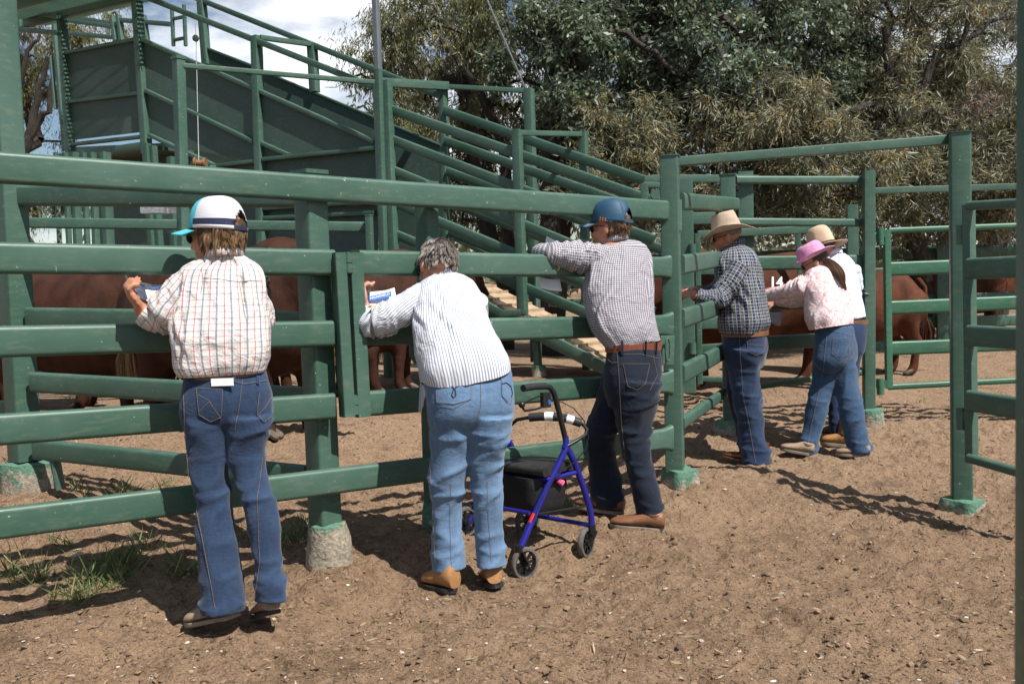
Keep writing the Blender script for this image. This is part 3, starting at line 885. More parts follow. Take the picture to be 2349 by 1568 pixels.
def leaf_mesh(name, pos, dirs, L, Wd, curve, cols, mat, r, simple=False):
    n = len(pos)
    d = unit(dirs)
    side = unit(np.cross(d, r.normal(size=(n, 3))))
    nor = np.cross(side, d)
    L = L[:, None]; Wd = Wd[:, None]; cv = curve[:, None]
    if simple:      # two folded triangles, enough for a leaf a few pixels long
        m_ = pos + d * L * .5 + nor * cv * L * .16; tip = pos + d * L * .98 + nor * cv * L * .55
        co = np.stack([pos, m_ - side * Wd * .55, tip, m_ + side * Wd * .55], 1).reshape(-1, 3)
        b = (np.arange(n) * 4)[:, None]
        me = raw_mesh(name, co, [np.concatenate([b + np.array([[0, 2, 1]]), b + np.array([[0, 3, 2]])])], mat)
        at = me.color_attributes.new('leafcol', 'FLOAT_COLOR', 'POINT')
        c4 = np.ones((n, 4, 4), dtype=np.float32); c4[:, :, :3] = cols[:, None, :]
        at.data.foreach_set('color', c4.ravel())
        return me
    v0 = pos
    m1 = pos + d * L * .33 + nor * cv * L * .10
    m2 = pos + d * L * .68 + nor * cv * L * .30
    v5 = pos + d * L * .97 + nor * cv * L * .62
    co = np.stack([v0, m1 - side * Wd * .5, m1 + side * Wd * .5, m2 - side * Wd * .42, m2 + side * Wd * .42, v5], 1).reshape(-1, 3)
    b = (np.arange(n) * 6)[:, None]
    tr = np.concatenate([b + np.array([[0, 2, 1]]), b + np.array([[3, 4, 5]])])
    qd = b + np.array([[1, 2, 4, 3]])
    me = raw_mesh(name, co, [tr, qd], mat)
    at = me.color_attributes.new('leafcol', 'FLOAT_COLOR', 'POINT')
    c4 = np.ones((n, 6, 4), dtype=np.float32); c4[:, :, :3] = cols[:, None, :]
    at.data.foreach_set('color', c4.ravel())
    return me

def grow(trunk, ends, rmin=0.007, k=0.0125, wob=0.10, r=None, twigs=0):
    """limbs from a trunk polyline to every end, each joined to the nearest node grown so far"""
    nodes = [Vector(p) for p in trunk]; par = [-1] + list(range(len(trunk) - 1))
    base = nodes[0]; order = sorted(ends, key=lambda e: (Vector(e) - nodes[-1]).length + 0.4 * (Vector(e) - base).length)
    for e in order:
        e = Vector(e)
        best = min(range(1, len(nodes)), key=lambda i: (nodes[i] - e).length + (1.5 if nodes[i].z > e.z + .6 else 0))
        a = nodes[best]; n = max(2, int((e - a).length / 0.35)); pi = best
        for i in range(1, n + 1):
            t = i / n
            p = a.lerp(e, t) + Vector(r.normal(size=3) * wob * (1 - t) * .8) + Vector((0, 0, .12 * math.sin(math.pi * t)))
            nodes.append(p); par.append(pi); pi = len(nodes) - 1
    cnt = [0] * len(nodes); kids = [0] * len(nodes)
    for i in range(len(nodes) - 1, 0, -1):
        if kids[i] == 0: cnt[i] = 1
        cnt[par[i]] += cnt[i]; kids[par[i]] += 1
    rad = [max(rmin, k * math.sqrt(max(1, c))) for c in cnt]
    mb = MB(); seg = 6
    for i in range(1, len(nodes)):
        a, b = nodes[par[i]], nodes[i]; ra = min(rad[par[i]], rad[i] * 1.35); rb_ = rad[i]
        t = (b - a)
        if t.length < 1e-4: continue
        t.normalize(); s_ = t.cross(Vector((.31, .77, .55))).normalized(); u = s_.cross(t)
        vs = []
        for (c, q) in ((a, ra), (b, rb_)):
            for j in range(seg):
                an = 2 * math.pi * j / seg
                vs.append(c + s_ * (math.cos(an) * q) + u * (math.sin(an) * q))
        mb.add(vs, [(j, (j + 1) % seg, seg + (j + 1) % seg, seg + j) for j in range(seg)])
    for _ in range(twigs):
        i = int(r.integers(len(trunk), len(nodes)))
        p = nodes[i]; d = Vector(r.normal(size=3)); d.z -= .5; d.normalize()
        q = p + d * float(r.uniform(.3, .8)); m_ = p.lerp(q, .5) + Vector(r.normal(size=3) * .06)
        mb.tube([p, m_, q], .006, 4, rs=[1, .8, .4], cap=False)
        for _k in range(2):
            e = m_ + Vector(r.normal(size=3) * .22); mb.tube([m_, e], .004, 3, rs=[1, .4], cap=False)
    return mb

def tree(name, label, trunk, blobs, sp, seed, group=None, twigs=60, limbs=()):
    """blobs: (px, py, depth, rx, ry, rz, clumps); sp: species dict"""
    r = np.random.default_rng(seed)
    trunk = [Vector(t) for t in trunk]
    t = thing(name, label, 'tree', trunk[0], group)
    cs = []
    for (px, py, d, rx, ry, rz, n) in blobs:
        c = P(px, py, d)
        q = unit(r.normal(size=(n, 3))) * (r.uniform(0.15, 1, size=(n, 1)) ** .45)
        cs.append(np.array(c)[None] + q * np.array([[rx, ry, rz]]))
    cs = np.concatenate(cs)
    cs = cs[cs[:, 2] > 0.9]
    grow(trunk, [tuple(c) for c in cs[::2]], r=r, twigs=twigs, k=sp.get('k', .0125)).build('trunk', M['bark'], t)
    for li in limbs:
        mb = MB(); pts = [P(x, y, d) for (x, y, d) in li[0]]; q = []
        for a, b in zip(pts[:-1], pts[1:]):
            for k_ in range(5): q.append(a.lerp(b, k_ / 5) + Vector(r.normal(size=3)) * .025)
        q.append(pts[-1]); nq = len(q)
        mb.tube(q, 1.0, 9, rs=[li[1] + (li[2] - li[1]) * i / (nq - 1) for i in range(nq)]); mb.build('limb', M['bark'], t)
    n = sp['n']; m_ = len(cs)
    tone = r.uniform(0, 1, m_)                       # each clump its own tint
    rad = r.uniform(sp['rad'][0], sp['rad'][1], m_)
    ci = np.repeat(np.arange(m_), n)
    off = unit(r.normal(size=(m_ * n, 3))) * (r.uniform(0, 1, size=(m_ * n, 1)) ** .5) * rad[ci][:, None] * np.array([[1, 1, .85]])
    # leaves sit in sprays along twigs inside the clump
    ns = 10
    tw = unit(r.normal(size=(m_, ns, 3))); wi = r.integers(0, ns, m_ * n); al = r.uniform(.15, 1, (m_ * n, 1))
    off2 = tw[ci, wi] * al * rad[ci][:, None] * 1.15 + r.normal(size=(m_ * n, 3)) * .05
    use = r.uniform(size=(m_ * n, 1)) < sp.get('spray', .7)
    off = np.where(use, off2, off)
    pos = cs[ci] + off
    outd = np.where(use, tw[ci, wi], unit(off))
    dirs = outd * sp['out'] + r.normal(size=(m_ * n, 3)) * sp['rand'] + np.array([[0, 0, -sp['droop']]])
    L = r.uniform(sp['L'][0], sp['L'][1], m_ * n); Wd = L * r.uniform(sp['W'][0], sp['W'][1], m_ * n)
    cv = r.uniform(-1, 1, m_ * n) * sp['curve']
    c0, c1 = np.array(sp['c0']), np.array(sp['c1'])
    k = np.clip(.55 * tone[ci] + .45 * r.uniform(size=m_ * n), 0, 1)[:, None]
    cols = c0 * (1 - k) + c1 * k
    if 'pod' in sp:
        isp = (r.uniform(size=m_ * n) < sp['podf'] * (0.3 + 1.4 * tone[ci]))
        cols[isp] = np.array(sp['pod']) * r.uniform(.6, 1.3, (isp.sum(), 1)); L[isp] *= .55; Wd[isp] *= .9
    me = leaf_mesh('crown', pos, dirs, L, Wd, cv, cols.astype(np.float32), M['leaf'], r, True)
    link(bpy.data.objects.new('crown', me), t)
    return t

wattle = dict(n=330, rad=(.22, .50), out=.8, rand=.40, droop=.45, L=(.06, .165), W=(.085, .13), curve=.95, c0=(0.106, 0.118, 0.062), c1=(0.302, 0.302, 0.207), pod=(0.381, 0.235, 0.050), podf=.20, spray=.85, k=.017)
gum = dict(n=290, rad=(.22, .48), out=.5, rand=.6, droop=.45, L=(.055, .13), W=(.28, .42), curve=.35, c0=(0.050, 0.076, 0.040), c1=(0.190, 0.235, 0.162), pod=(0.269, 0.269, 0.084), podf=.08, spray=.8, k=.026)
olive = dict(n=320, rad=(.22, .50), out=.35, rand=.35, droop=.95, L=(.06, .145), W=(.11, .17), curve=.5, c0=(0.076, 0.087, 0.036), c1=(0.224, 0.224, 0.106), pod=(0.358, 0.258, 0.067), podf=.12, spray=.75, k=.022)
greyw = dict(n=230, rad=(.22, .50), out=.6, rand=.5, droop=.7, L=(.07, .17), W=(.08, .12), curve=.9, c0=(0.101, 0.106, 0.067), c1=(0.302, 0.291, 0.213), pod=(0.280, 0.179, 0.067), podf=.14, spray=.85, k=.02)
dryw = dict(greyw, c0=(0.224, 0.168, 0.134), c1=(0.403, 0.314, 0.269), n=150)
dark = dict(n=95, rad=(.45, .85), out=.4, rand=.6, droop=.6, L=(.14, .28), W=(.14, .22), curve=.4, c0=(0.045, 0.054, 0.025), c1=(0.146, 0.151, 0.078), spray=.7, k=.022)

def gp(x, y): return Vector((x, y, hgt(x, y) - .05))
def tr(px, d, z1, px2, z2):
    """leaning trunk from the ground to height z2"""
    a = P(px, 800, d); b = P(px2, 800, d)
    return [(a.x, a.y, hgt(a.x, a.y) - .1), (a.x + .05, a.y, z1 * .5), (a.x * .5 + b.x * .5 - .06, a.y, z1), (b.x, b.y, z2)]

tree('olive_wattle_tree', 'olive tree with drooping leaves and yellow tips at the left end of the tree line', tr(1160, 15.5, 2.4, 1100, 4.2),
     [(1000, 60, 15.3, 1.5, 1.3, 1.1, 46), (900, 130, 15.2, .8, .8, .8, 16), (1100, 200, 15.5, 1.2, 1.2, 1.1, 40), (960, 300, 15.2, .95, .8, .8, 26), (1060, 420, 15.8, 1.2, .9, .8, 26), (1130, -60, 15.6, 1.8, 1.4, 1.3, 30), (905, 235, 15.1, .35, .4, .5, 6), (1190, 480, 16.2, 1.2, .8, .6, 14)], olive, 11, twigs=160, limbs=(([(1170, 640, 15.0), (1150, 330, 14.8), (1090, 190, 14.6), (1010, 90, 14.5)], .11, .04), ([(1120, 230, 14.7), (1190, 150, 14.6), (1160, 40, 14.6)], .06, .03)))
tree('blue_gum_tree', 'dense tree with rounded blue green leaves and dark forked limbs above the ramp', tr(1265, 14.2, 2.2, 1330, 4.6) + [P(1345, 20, 13.7), P(1400, -120, 13.7)],
     [(1330, 110, 14.0, 1.5, 1.3, 1.3, 46), (1560, 60, 13.6, 1.6, 1.2, 1.2, 50), (1420, 260, 13.8, 1.3, 1.0, 1.0, 36), (1650, 230, 13.2, 1.4, 1.0, .9, 40), (1830, 120, 13.4, 1.2, 1.0, 1.1, 34), (1880, 60, 13.2, .8, .8, .8, 16), (1300, 330, 14.2, .8, .8, .7, 16), (1520, -120, 14, 2.6, 1.6, 1.2, 40), (1960, 200, 13.2, .5, .5, .4, 8), (1290, 200, 12.7, .45, .3, .6, 9), (1350, 70, 12.6, .5, .3, .5, 9), (1230, 60, 12.8, .4, .3, .5, 6), (1480, 420, 14.4, 1.1, .7, .6, 14)], gum, 12, twigs=220, limbs=(([(1270, 700, 13.4), (1262, 500, 13.3), (1264, 360, 13.2), (1278, 230, 13.1), (1335, 90, 13.0), (1395, -30, 13.0)], .17, .09), ([(1276, 240, 13.1), (1246, 120, 13.1), (1222, -30, 13.1)], .11, .07), ([(1335, 95, 13.0), (1440, 75, 12.9), (1550, 160, 12.8), (1600, 175, 12.8)], .055, .025), ([(1620, 470, 12.9), (1640, 350, 12.9), (1650, 290, 12.8), (1720, 180, 12.7)], .06, .03)))
tree('silver_wattle_tree', 'low spreading wattle with silvery curved leaves and orange pods over the side fence', tr(1700, 13.2, 1.3, 1720, 2.2),
     [(1420, 330, 12.7, .85, .7, .8, 24), (1640, 380, 12.6, 1.3, .8, .8, 42), (1780, 300, 12.4, 1.2, .8, .75, 40), (1930, 400, 12.4, 1.1, .8, .75, 34), (1510, 460, 13.0, .9, .6, .45, 16), (1390, 410, 12.9, .6, .6, .6, 12), (1700, 480, 12.9, 1.2, .6, .45, 18), (1800, 210, 12.3, .5, .5, .4, 8)], wattle, 13, twigs=140)
tree('tall_wattle_tree', 'tall grey green wattle with orange pods rising behind the gateway post', tr(2120, 13.8, 1.6, 2080, 3.8),
     [(2050, 90, 13.4, 1.3, 1.0, 1.2, 44), (2180, 250, 13.0, 1.1, .8, .8, 32), (2280, 400, 12.8, 1.1, .8, .8, 36), (2080, 410, 12.8, .9, .8, .7, 28), (2020, 480, 13.0, .9, .6, .45, 16), (2300, 470, 13, 1, .6, .5, 18), (2180, 40, 13.8, 1.2, 1, 1, 26), (2500, 330, 13, 1.5, 1, 1.2, 30), (2000, 280, 13.2, .7, .6, .7, 14), (2150, -130, 14, 2.2, 1.4, 1.0, 24)], wattle, 14, twigs=260, limbs=(([(2120, 640, 13.2), (2085, 420, 13.0), (2050, 250, 12.8), (2030, 60, 12.7)], .12, .05), ([(2052, 250, 12.8), (1960, 245, 12.6), (1890, 262, 12.5), (1790, 290, 12.4)], .06, .035), ([(2058, 290, 12.8), (2160, 120, 12.9), (2300, 40, 12.9)], .06, .03), ([(2349, 330, 12.6), (2290, 380, 12.5), (2230, 420, 12.4)], .05, .02)))
tree('grey_feathery_tree', 'thin grey tree with bare twigs and sky showing through at upper right', tr(2290, 16, 2.4, 2250, 4.6),
     [(2250, 120, 15.6, 1.5, 1.2, 1.3, 28), (2330, 260, 15.4, 1.0, .9, 1.0, 18), (2120, 330, 15.8, 1.2, .8, 1.0, 16), (2400, 60, 15.6, 1.6, 1.2, 1.4, 26), (2240, 520, 16, 1.4, .7, .5, 14), (2000, 130, 16, 1.2, 1, 1.2, 16)], greyw, 15, twigs=420)
tree('dry_leaf_branch_tree', 'patch of dry pinkish brown hanging leaves among the upper right branches', tr(2170, 14.6, 2.0, 2190, 3.4),
     [(2190, 235, 14.2, .62, .4, .45, 22), (2150, 290, 14.3, .5, .4, .35, 10)], dryw, 16, twigs=60)
tree('far_left_tree', 'gum tree with bare dark limbs seen past the left end of the ramp', tr(20, 20, 2.5, 60, 4.6),
     [(110, 60, 19.5, 1.0, .9, .8, 20), (205, 90, 19.2, .8, .7, .6, 18), (60, 150, 19.8, .8, .8, .8, 14), (100, 215, 20, .9, .7, .7, 14), (180, 190, 19.4, .8, .6, .5, 10), (90, 400, 20, 1.2, .7, .9, 12), (110, 500, 20.5, 1.2, .7, .5, 10), (-120, 200, 20, 2, 1.2, 2, 24), (140, -40, 20, 2.0, 1.0, .8, 16)], olive, 17, twigs=260, limbs=(([(20, 420, 19), (60, 330, 18.9), (80, 250, 18.8), (110, 130, 18.7)], .12, .05), ([(62, 320, 18.9), (110, 250, 18.8), (130, 150, 18.7)], .08, .04), ([(20, 300, 19), (60, 130, 18.8), (90, 80, 18.8)], .07, .03)))
for i, (px, d, sd, lab) in enumerate(((1020, 22, 21, 'dark tree far behind the ramp, seen between its rails'), (1480, 21, 22, 'dark tree far behind the blue green gum'), (1900, 21, 23, 'dark tree far behind the low silvery wattle'), (2300, 22, 24, 'dark tree far behind the gateway post'))):
    a = P(px, 780, d)
    tree('background_tree', lab, tr(px, d, 2.2, px + 20, 4.5),
         [(px, 150, d, 2.0, 1.2, 2.0, 40), (px - 150, 330, d, 1.6, 1.0, 1.3, 26), (px + 150, 330, d, 1.6, 1.0, 1.3, 26), (px, 480, d + .5, 2.2, 1, .7, 20), (px + 40, -60, d, 2.6, 1.4, 1.6, 30)], dark, sd, 'trees behind the tree line', twigs=60)

# low scrub along the horizon
r = np.random.default_rng(77); n = 16000
x = r.uniform(-70, 80, n); y = 48 + r.uniform(-6, 10, n) + 6 * np.sin(x * .11)
top = 2.2 + 2.2 * fbm(x * .22, x * 0 + 3.3, 3, 5)
z = r.uniform(0, 1, n) ** .8 * top
t = r.uniform(size=(n, 1)); cols = np.array((.055, .062, .032)) * (1 - t) + np.array((.16, .165, .095)) * t
me = leaf_mesh('distant_scrub', np.stack([x, y, z], -1), r.normal(size=(n, 3)), r.uniform(.35, .8, n), r.uniform(.2, .45, n), r.uniform(-.5, .5, n), cols.astype(np.float32), M['leaf'], r, True)
o = bpy.data.objects.new('distant_scrub', me); COL.objects.link(o); kind(o, 'stuff', 'low olive scrub along the horizon beyond the yards', 'scrub')
# ------------------------------------------------------------------ people: tools
from mathutils.bvhtree import BVHTree

def crom(a, b, c, d, t):
    return 0.5 * ((2 * b) + (-a + c) * t + (2 * a - 5 * b + 4 * c - d) * t * t + (-a + 3 * b - 3 * c + d) * t ** 3)

class Loft:
    """closed elliptical surface through key rings: (centre, lateral direction, half width a, half depth b)"""
    def __init__(s, keys, step=0.012, seg=64, power=2.3, disp=None, cap=True, mean_c=None, flat=0.0):
        keys = [(Vector(c), Vector(u), a, b) for (c, u, a, b) in keys]
        L = 0; stations = []
        n = len(keys)
        rows = []
        for i in range(n - 1):
            k0, k1, k2, k3 = keys[max(i - 1, 0)], keys[i], keys[i + 1], keys[min(i + 2, n - 1)]
            m = max(2, int((k2[0] - k1[0]).length / step))
            for j in range(m + (1 if i == n - 2 else 0)):
                t = j / m
                rows.append(tuple(crom(k0[q], k1[q], k2[q], k3[q], t) for q in range(4)))
        vs = []; uv = []; fs = []; v = 0
        N_ = len(rows)
        if mean_c is None:
            mean_c = np.mean([math.pi * (3 * (r[2] + r[3]) - math.sqrt(max(0, (3 * r[2] + r[3]) * (r[2] + 3 * r[3])))) for r in rows])
        for i, (c, u, a, b) in enumerate(rows):
            T = (rows[min(i + 1, N_ - 1)][0] - rows[max(i - 1, 0)][0]).normalized()
            if flat: T = T.lerp(Vector((0, 0, math.copysign(1, T.z))), flat).normalized()
            U = (u - T * u.dot(T)).normalized(); V = T.cross(U)
            if i: v += (c - rows[i - 1][0]).length
            arc = [0.0]; q0 = None
            for j in range(seg + 1):
                th = 2 * math.pi * j / seg; ct, st = math.cos(th), math.sin(th)
                q1 = (a * math.copysign(abs(ct) ** (2 / power), ct), b * math.copysign(abs(st) ** (2 / power), st))
                if q0: arc.append(arc[-1] + math.hypot(q1[0] - q0[0], q1[1] - q0[1]))
                q0 = q1
            for j in range(seg + 1):
                th = 2 * math.pi * j / seg
                ct, st = math.cos(th), math.sin(th)
                x = math.copysign(abs(ct) ** (2 / power), ct); y = math.copysign(abs(st) ** (2 / power), st)
                p = c + U * (a * x) + V * (b * y)
                nn = (U * (ct / max(a, .01)) + V * (st / max(b, .01))).normalized()
                um = arc[j] / max(arc[-1], 1e-6) * mean_c
                d = d0 if (disp and j == seg) else (disp(um, v, th, p, i / (N_ - 1)) if disp else 0.0)
                if j == 0: d0 = d
                vs.append(p + nn * d); uv.append((um, v))
        k = seg + 1
        for i in range(N_ - 1):
            for j in range(seg):
                fs.append((i * k + j, i * k + j + 1, (i + 1) * k + j + 1, (i + 1) * k + j))
        if cap:
            for (i, rev) in ((0, True), (N_ - 1, False)):
                c = rows[i][0]; o = len(vs); vs.append(c.copy()); uv.append((0, 0 if rev else v))
                for j in range(seg):
                    f = (i * k + j, i * k + j + 1, o)
                    fs.append(f[::-1] if rev else f)
        s.v, s.uv, s.f, s.len = vs, uv, fs, v

def join_lofts(lofts):
    mb = MB(); uv = []
    for l in lofts:
        mb.add(l.v, l.f); uv += l.uv
    return mb, uv

def fn(x, y, z): return mnoise.noise(Vector((x, y, z)))

def remeshed(mb, voxel, smooth=2, name='tmp', fac=0.5):
    """one continuous skin round everything in mb"""
    me = bpy.data.meshes.new(name); me.from_pydata(mb.v, [], mb.f)
    bm = bmesh.new(); bm.from_mesh(me); bmesh.ops.remove_doubles(bm, verts=bm.verts, dist=1e-5); bmesh.ops.recalc_face_normals(bm, faces=bm.faces); bm.to_mesh(me); bm.free()
    o = bpy.data.objects.new(name, me); COL.objects.link(o)
    m = o.modifiers.new('r', 'REMESH'); m.mode = 'VOXEL'; m.voxel_size = voxel
    if smooth:
        s_ = o.modifiers.new('s', 'SMOOTH'); s_.iterations = smooth; s_.factor = fac
    dg = bpy.context.evaluated_depsgraph_get()
    out = bpy.data.meshes.new_from_object(o.evaluated_get(dg))
    bpy.data.objects.remove(o); bpy.data.meshes.remove(me)
    out.polygons.foreach_set('use_smooth', [True] * len(out.polygons))
    return out

def yawv(deg): return Vector((math.cos(math.radians(deg)), math.sin(math.radians(deg)), 0))

def rings(rows, yaw, tilt=0.0):
    """rows: (x_left, x_right, y, depth, depth/width ratio) silhouettes on the sheet -> loft keys"""
    out = []
    for row in rows:
        xl, xr, y, d, k = row[:5]
        yw = row[5] if len(row) > 5 else yaw
        u = yawv(yw)
        if len(row) > 6: u = u + Vector((0, 0, -row[6] / max(1.0, abs(xr - xl))))
        w = abs(xr - xl) / 2 * mpp(d)
        vr = (P((xl + xr) / 2, y, d) - CAM); vr.z = 0; vr.normalize()
        ex = Vector((vr.y, -vr.x, 0)); co = abs(u.dot(ex)); si = math.sqrt(max(0, 1 - co * co))
        a = w / math.sqrt(co * co + k * k * si * si)
        out.append((P((xl + xr) / 2, y, d), u, a, a * k))
    return out

def limb(rows, yaw=0):
    """rows: (x, y, depth, radius in m[, flattening]) -> loft keys"""
    return [(P(r[0], r[1], r[2]), yawv(yaw), r[3], r[3] * (r[4] if len(r) > 4 else 1.0)) for r in rows]

def ball(mb, c, rx, ry, rz, m=None, seg=16, rows=10):
    c = Vector(c); vs = []; fs = []
    for i in range(rows + 1):
        ph = math.pi * i / rows
        for j in range(seg):
            t = 2 * math.pi * j / seg
            p = Vector((rx * math.sin(ph) * math.cos(t), ry * math.sin(ph) * math.sin(t), rz * math.cos(ph)))
            vs.append(c + (m @ p if m else p))
    for i in range(rows):
        for j in range(seg):
            fs.append((i * seg + j, (i + 1) * seg + j, (i + 1) * seg + (j + 1) % seg, i * seg + (j + 1) % seg))
    mb.add(vs, fs)

def capsule(mb, pts, rads, seg=10):
    """tapered tube with rounded ends"""
    pts = [Vector(p) for p in pts]
    t0 = (pts[0] - pts[1]).normalized(); t1 = (pts[-1] - pts[-2]).normalized()
    P_ = [pts[0] + t0 * rads[0] * q for q in (.95, .7)] + pts + [pts[-1] + t1 * rads[-1] * q for q in (.7, .95)]
    R_ = [rads[0] * .25, rads[0] * .72] + list(rads) + [rads[-1] * .72, rads[-1] * .25]
    sec = [(math.cos(2 * math.pi * i / seg), math.sin(2 * math.pi * i / seg)) for i in range(seg)]
    mb.sweep(P_, sec, up=Vector((.11, .23, 1)), scales=R_)

def hand(mb, wrist, fwd, palm, curl=0.5, side=1, s=1.0, spread=.06, thumb_out=.6):
    """palm with four unequal bent fingers and a thumb leaving its side; fwd points to the fingers, palm is the palm's normal"""
    wrist = Vector(wrist); f = Vector(fwd).normalized(); n = Vector(palm); n = (n - f * n.dot(f)).normalized(); x = f.cross(n) * side
    m = Matrix((x, f, n)).transposed()
    ball(mb, wrist + f * .045 * s, .041 * s, .055 * s, .016 * s, m)
    ball(mb, wrist + f * .022 * s - x * .018 * s + n * .006 * s, .020 * s, .036 * s, .017 * s, m)
    for i, (ox, ln) in enumerate(((-.029, .072), (-.010, .082), (.010, .077), (.028, .060))):
        p = wrist + (x * ox + f * .088) * s
        d = (f + x * ox * 4 * spread * 10).normalized(); q = [p]
        for k, w in enumerate((.44, .31, .25)):
            a = curl * (0.75 + .3 * k + .05 * i)
            ax = d.cross(n).normalized()
            d = (Matrix.Rotation(a, 3, ax) @ d)
            n2 = n
            p = p + d * ln * w * s; q.append(p)
        capsule(mb, q, [.0092 * s, .0085 * s, .0078 * s, .0068 * s], 8)
    d = (f * .75 - x * thumb_out + n * .35).normalized(); p = wrist + (f * .018 - x * .030) * s
    q = [p]
    for w in (.035, .030, .024):
        p = p + d * w * s; q.append(p); d = (d + f * .25 + n * .15).normalized()
    capsule(mb, q, [.013 * s, .0115 * s, .0105 * s, .0085 * s], 8)

def head_frame(c, fwd, up):
    f = Vector(fwd).normalized(); u = Vector(up); u = (u - f * u.dot(f)).normalized(); x = f.cross(u)
    return Matrix(((x.x, f.x, u.x, c[0]), (x.y, f.y, u.y, c[1]), (x.z, f.z, u.z, c[2]), (0, 0, 0, 1)))

def head(mb, hm, s=1.0):
    """hm: head frame, x right, y the way the face looks, z up; origin at the middle of the skull"""
    m3 = hm.to_3x3()
    def b(x, y, z, rx, ry, rz): ball(mb, hm @ Vector((x * s, y * s, z * s)), rx * s, ry * s, rz * s, m3, 20, 14)
    b(0, -.008, .028, .074, .094, .088)           # skull
    b(0, .028, -.030, .060, .066, .082)           # face
    b(0, .050, -.082, .034, .034, .030)           # chin
    b(0, .018, -.070, .052, .050, .036)           # jaw
    b(0, .083, .012, .050, .016, .018)            # brow
    b(0, .100, -.022, .0125, .017, .026)          # nose
    b(0, .108, -.036, .016, .014, .010)
    for sd in (-1, 1):
        b(sd * .034, .072, -.030, .022, .022, .020)   # cheek
        b(sd * .032, .078, -.004, .013, .010, .008)   # eye
        b(sd * .077, -.004, -.016, .009, .020, .032)  # ear
        b(sd * .073, .004, -.034, .008, .012, .014)
    b(0, .088, -.060, .022, .012, .008)           # lips
    b(0, .086, -.068, .020, .012, .007)

def neck(mb, hm, base, r=.055):
    a = hm @ Vector((0, -.012, -.045)); c = Vector(base)
    capsule(mb, [a, a.lerp(c, .5), c], [r * .95, r, r * 1.12], 16)

M['skin'] = None
def mat_skin(name, col):
    m, nt, b = new_mat(name)
    pos = geopos(nt)
    n = noise_(nt, pos, 45, 5, 0.6); n2 = noise_(nt, pos, 14, 3, 0.5)
    c = ramp(nt, n, [(0.3, tuple(x * .8 for x in col)), (0.7, tuple(min(1, x * 1.12) for x in col))])
    c = mixc(nt, math_(nt, 'MULTIPLY', n2, .35), c, (col[0] * 1.05, col[1] * .62, col[2] * .5))
    nt.links.new(c, b.inputs['Base Color'])
    b.inputs['Roughness'].default_value = .5; b.inputs['Subsurface Weight'].default_value = .12; b.inputs['Subsurface Radius'].default_value = (.012, .005, .003)
    bump_(nt, n, .25, .004, b)
    return m
M['skin'] = mat_skin('sunburnt_skin', (.42, .20, .125))
M['skin_fair'] = mat_skin('fair_weathered_skin', (.50, .27, .19))

def mat_denim(name, dark, light, worn=.5):
    m, nt, b = new_mat(name)
    pos = geopos(nt)
    n = noise_(nt, mapping(nt, pos, (1, 1, .35)), 60, 4, .7)
    n1 = noise_(nt, mapping(nt, pos, (1, 1, .6)), 5.5, 4, .6)
    n2 = noise_(nt, mapping(nt, pos, (1, 1, .12)), 420, 3, .6)
    f = math_(nt, 'ADD', math_(nt, 'MULTIPLY', n1, .65), math_(nt, 'MULTIPLY', n, .35))
    c = ramp(nt, f, [(.34, dark), (.66, light)])
    c = mixc(nt, math_(nt, 'MULTIPLY', n2, .38), c, tuple(min(1, x * 1.9) for x in light))
    pt = nt.nodes.new('ShaderNodeNewGeometry').outputs['Pointiness']
    w = ramp(nt, pt, [(.50, (0, 0, 0)), (.60, (worn, worn, worn))])
    c = mixc(nt, w, c, tuple(min(1, x * 2.0) for x in light))
    nt.links.new(c, b.inputs['Base Color']); b.inputs['Roughness'].default_value = .9; b.inputs['Specular IOR Level'].default_value = .2
    b.inputs['Sheen Weight'].default_value = .15
    nn = bump_(nt, n2, .25, .004, b)
    cr = noise_(nt, mapping(nt, pos, (1, 1, 2.4), (.35, .25, 0)), 11, 3, .5, .9)
    rdg = ramp(nt, cr, [(.36, (0, 0, 0)), (.5, (1, 1, 1)), (.64, (0, 0, 0))])
    bump_(nt, rdg, .10, .015, b, nn)
    return m
M['denim1'] = mat_denim('mid_blue_denim', (.006, .013, .033), (.027, .049, .097))
M['denim2'] = mat_denim('pale_blue_denim', (.032, .070, .135), (.115, .185, .29), .5)
M['denim3'] = mat_denim('dark_indigo_denim', (.003, .005, .011), (.010, .0155, .030), .4)
M['denim4'] = mat_denim('worn_indigo_denim', (.004, .009, .025), (.020, .038, .082), .6)
M['denim5'] = mat_denim('washed_blue_denim', (.010, .026, .060), (.038, .074, .135), .5)
M['denim6'] = mat_denim('navy_denim', (.007, .013, .036), (.018, .032, .075), .4)
M['stitch'] = mat_simple('tan_stitching', (.20, .145, .085), .8, 0, .2, 80)
M['stitch_dark'] = mat_simple('navy_stitching', (.02, .025, .05), .8, 0, .2, 80)

def uvn(nt):
    n = nt.nodes.new('ShaderNodeUVMap'); n.uv_map = 'UVMap'
    s_ = nt.nodes.new('ShaderNodeSeparateXYZ'); nt.links.new(n.outputs['UV'], s_.inputs[0])
    return n.outputs['UV'], s_.outputs[0], s_.outputs[1]

def stripe(nt, coord, period, lo, hi):
    """1 where fract(coord / period) lies between lo and hi"""
    f = math_(nt, 'FRACT', math_(nt, 'DIVIDE', coord, period))
    return math_(nt, 'MULTIPLY', math_(nt, 'GREATER_THAN', f, lo), math_(nt, 'LESS_THAN', f, hi))

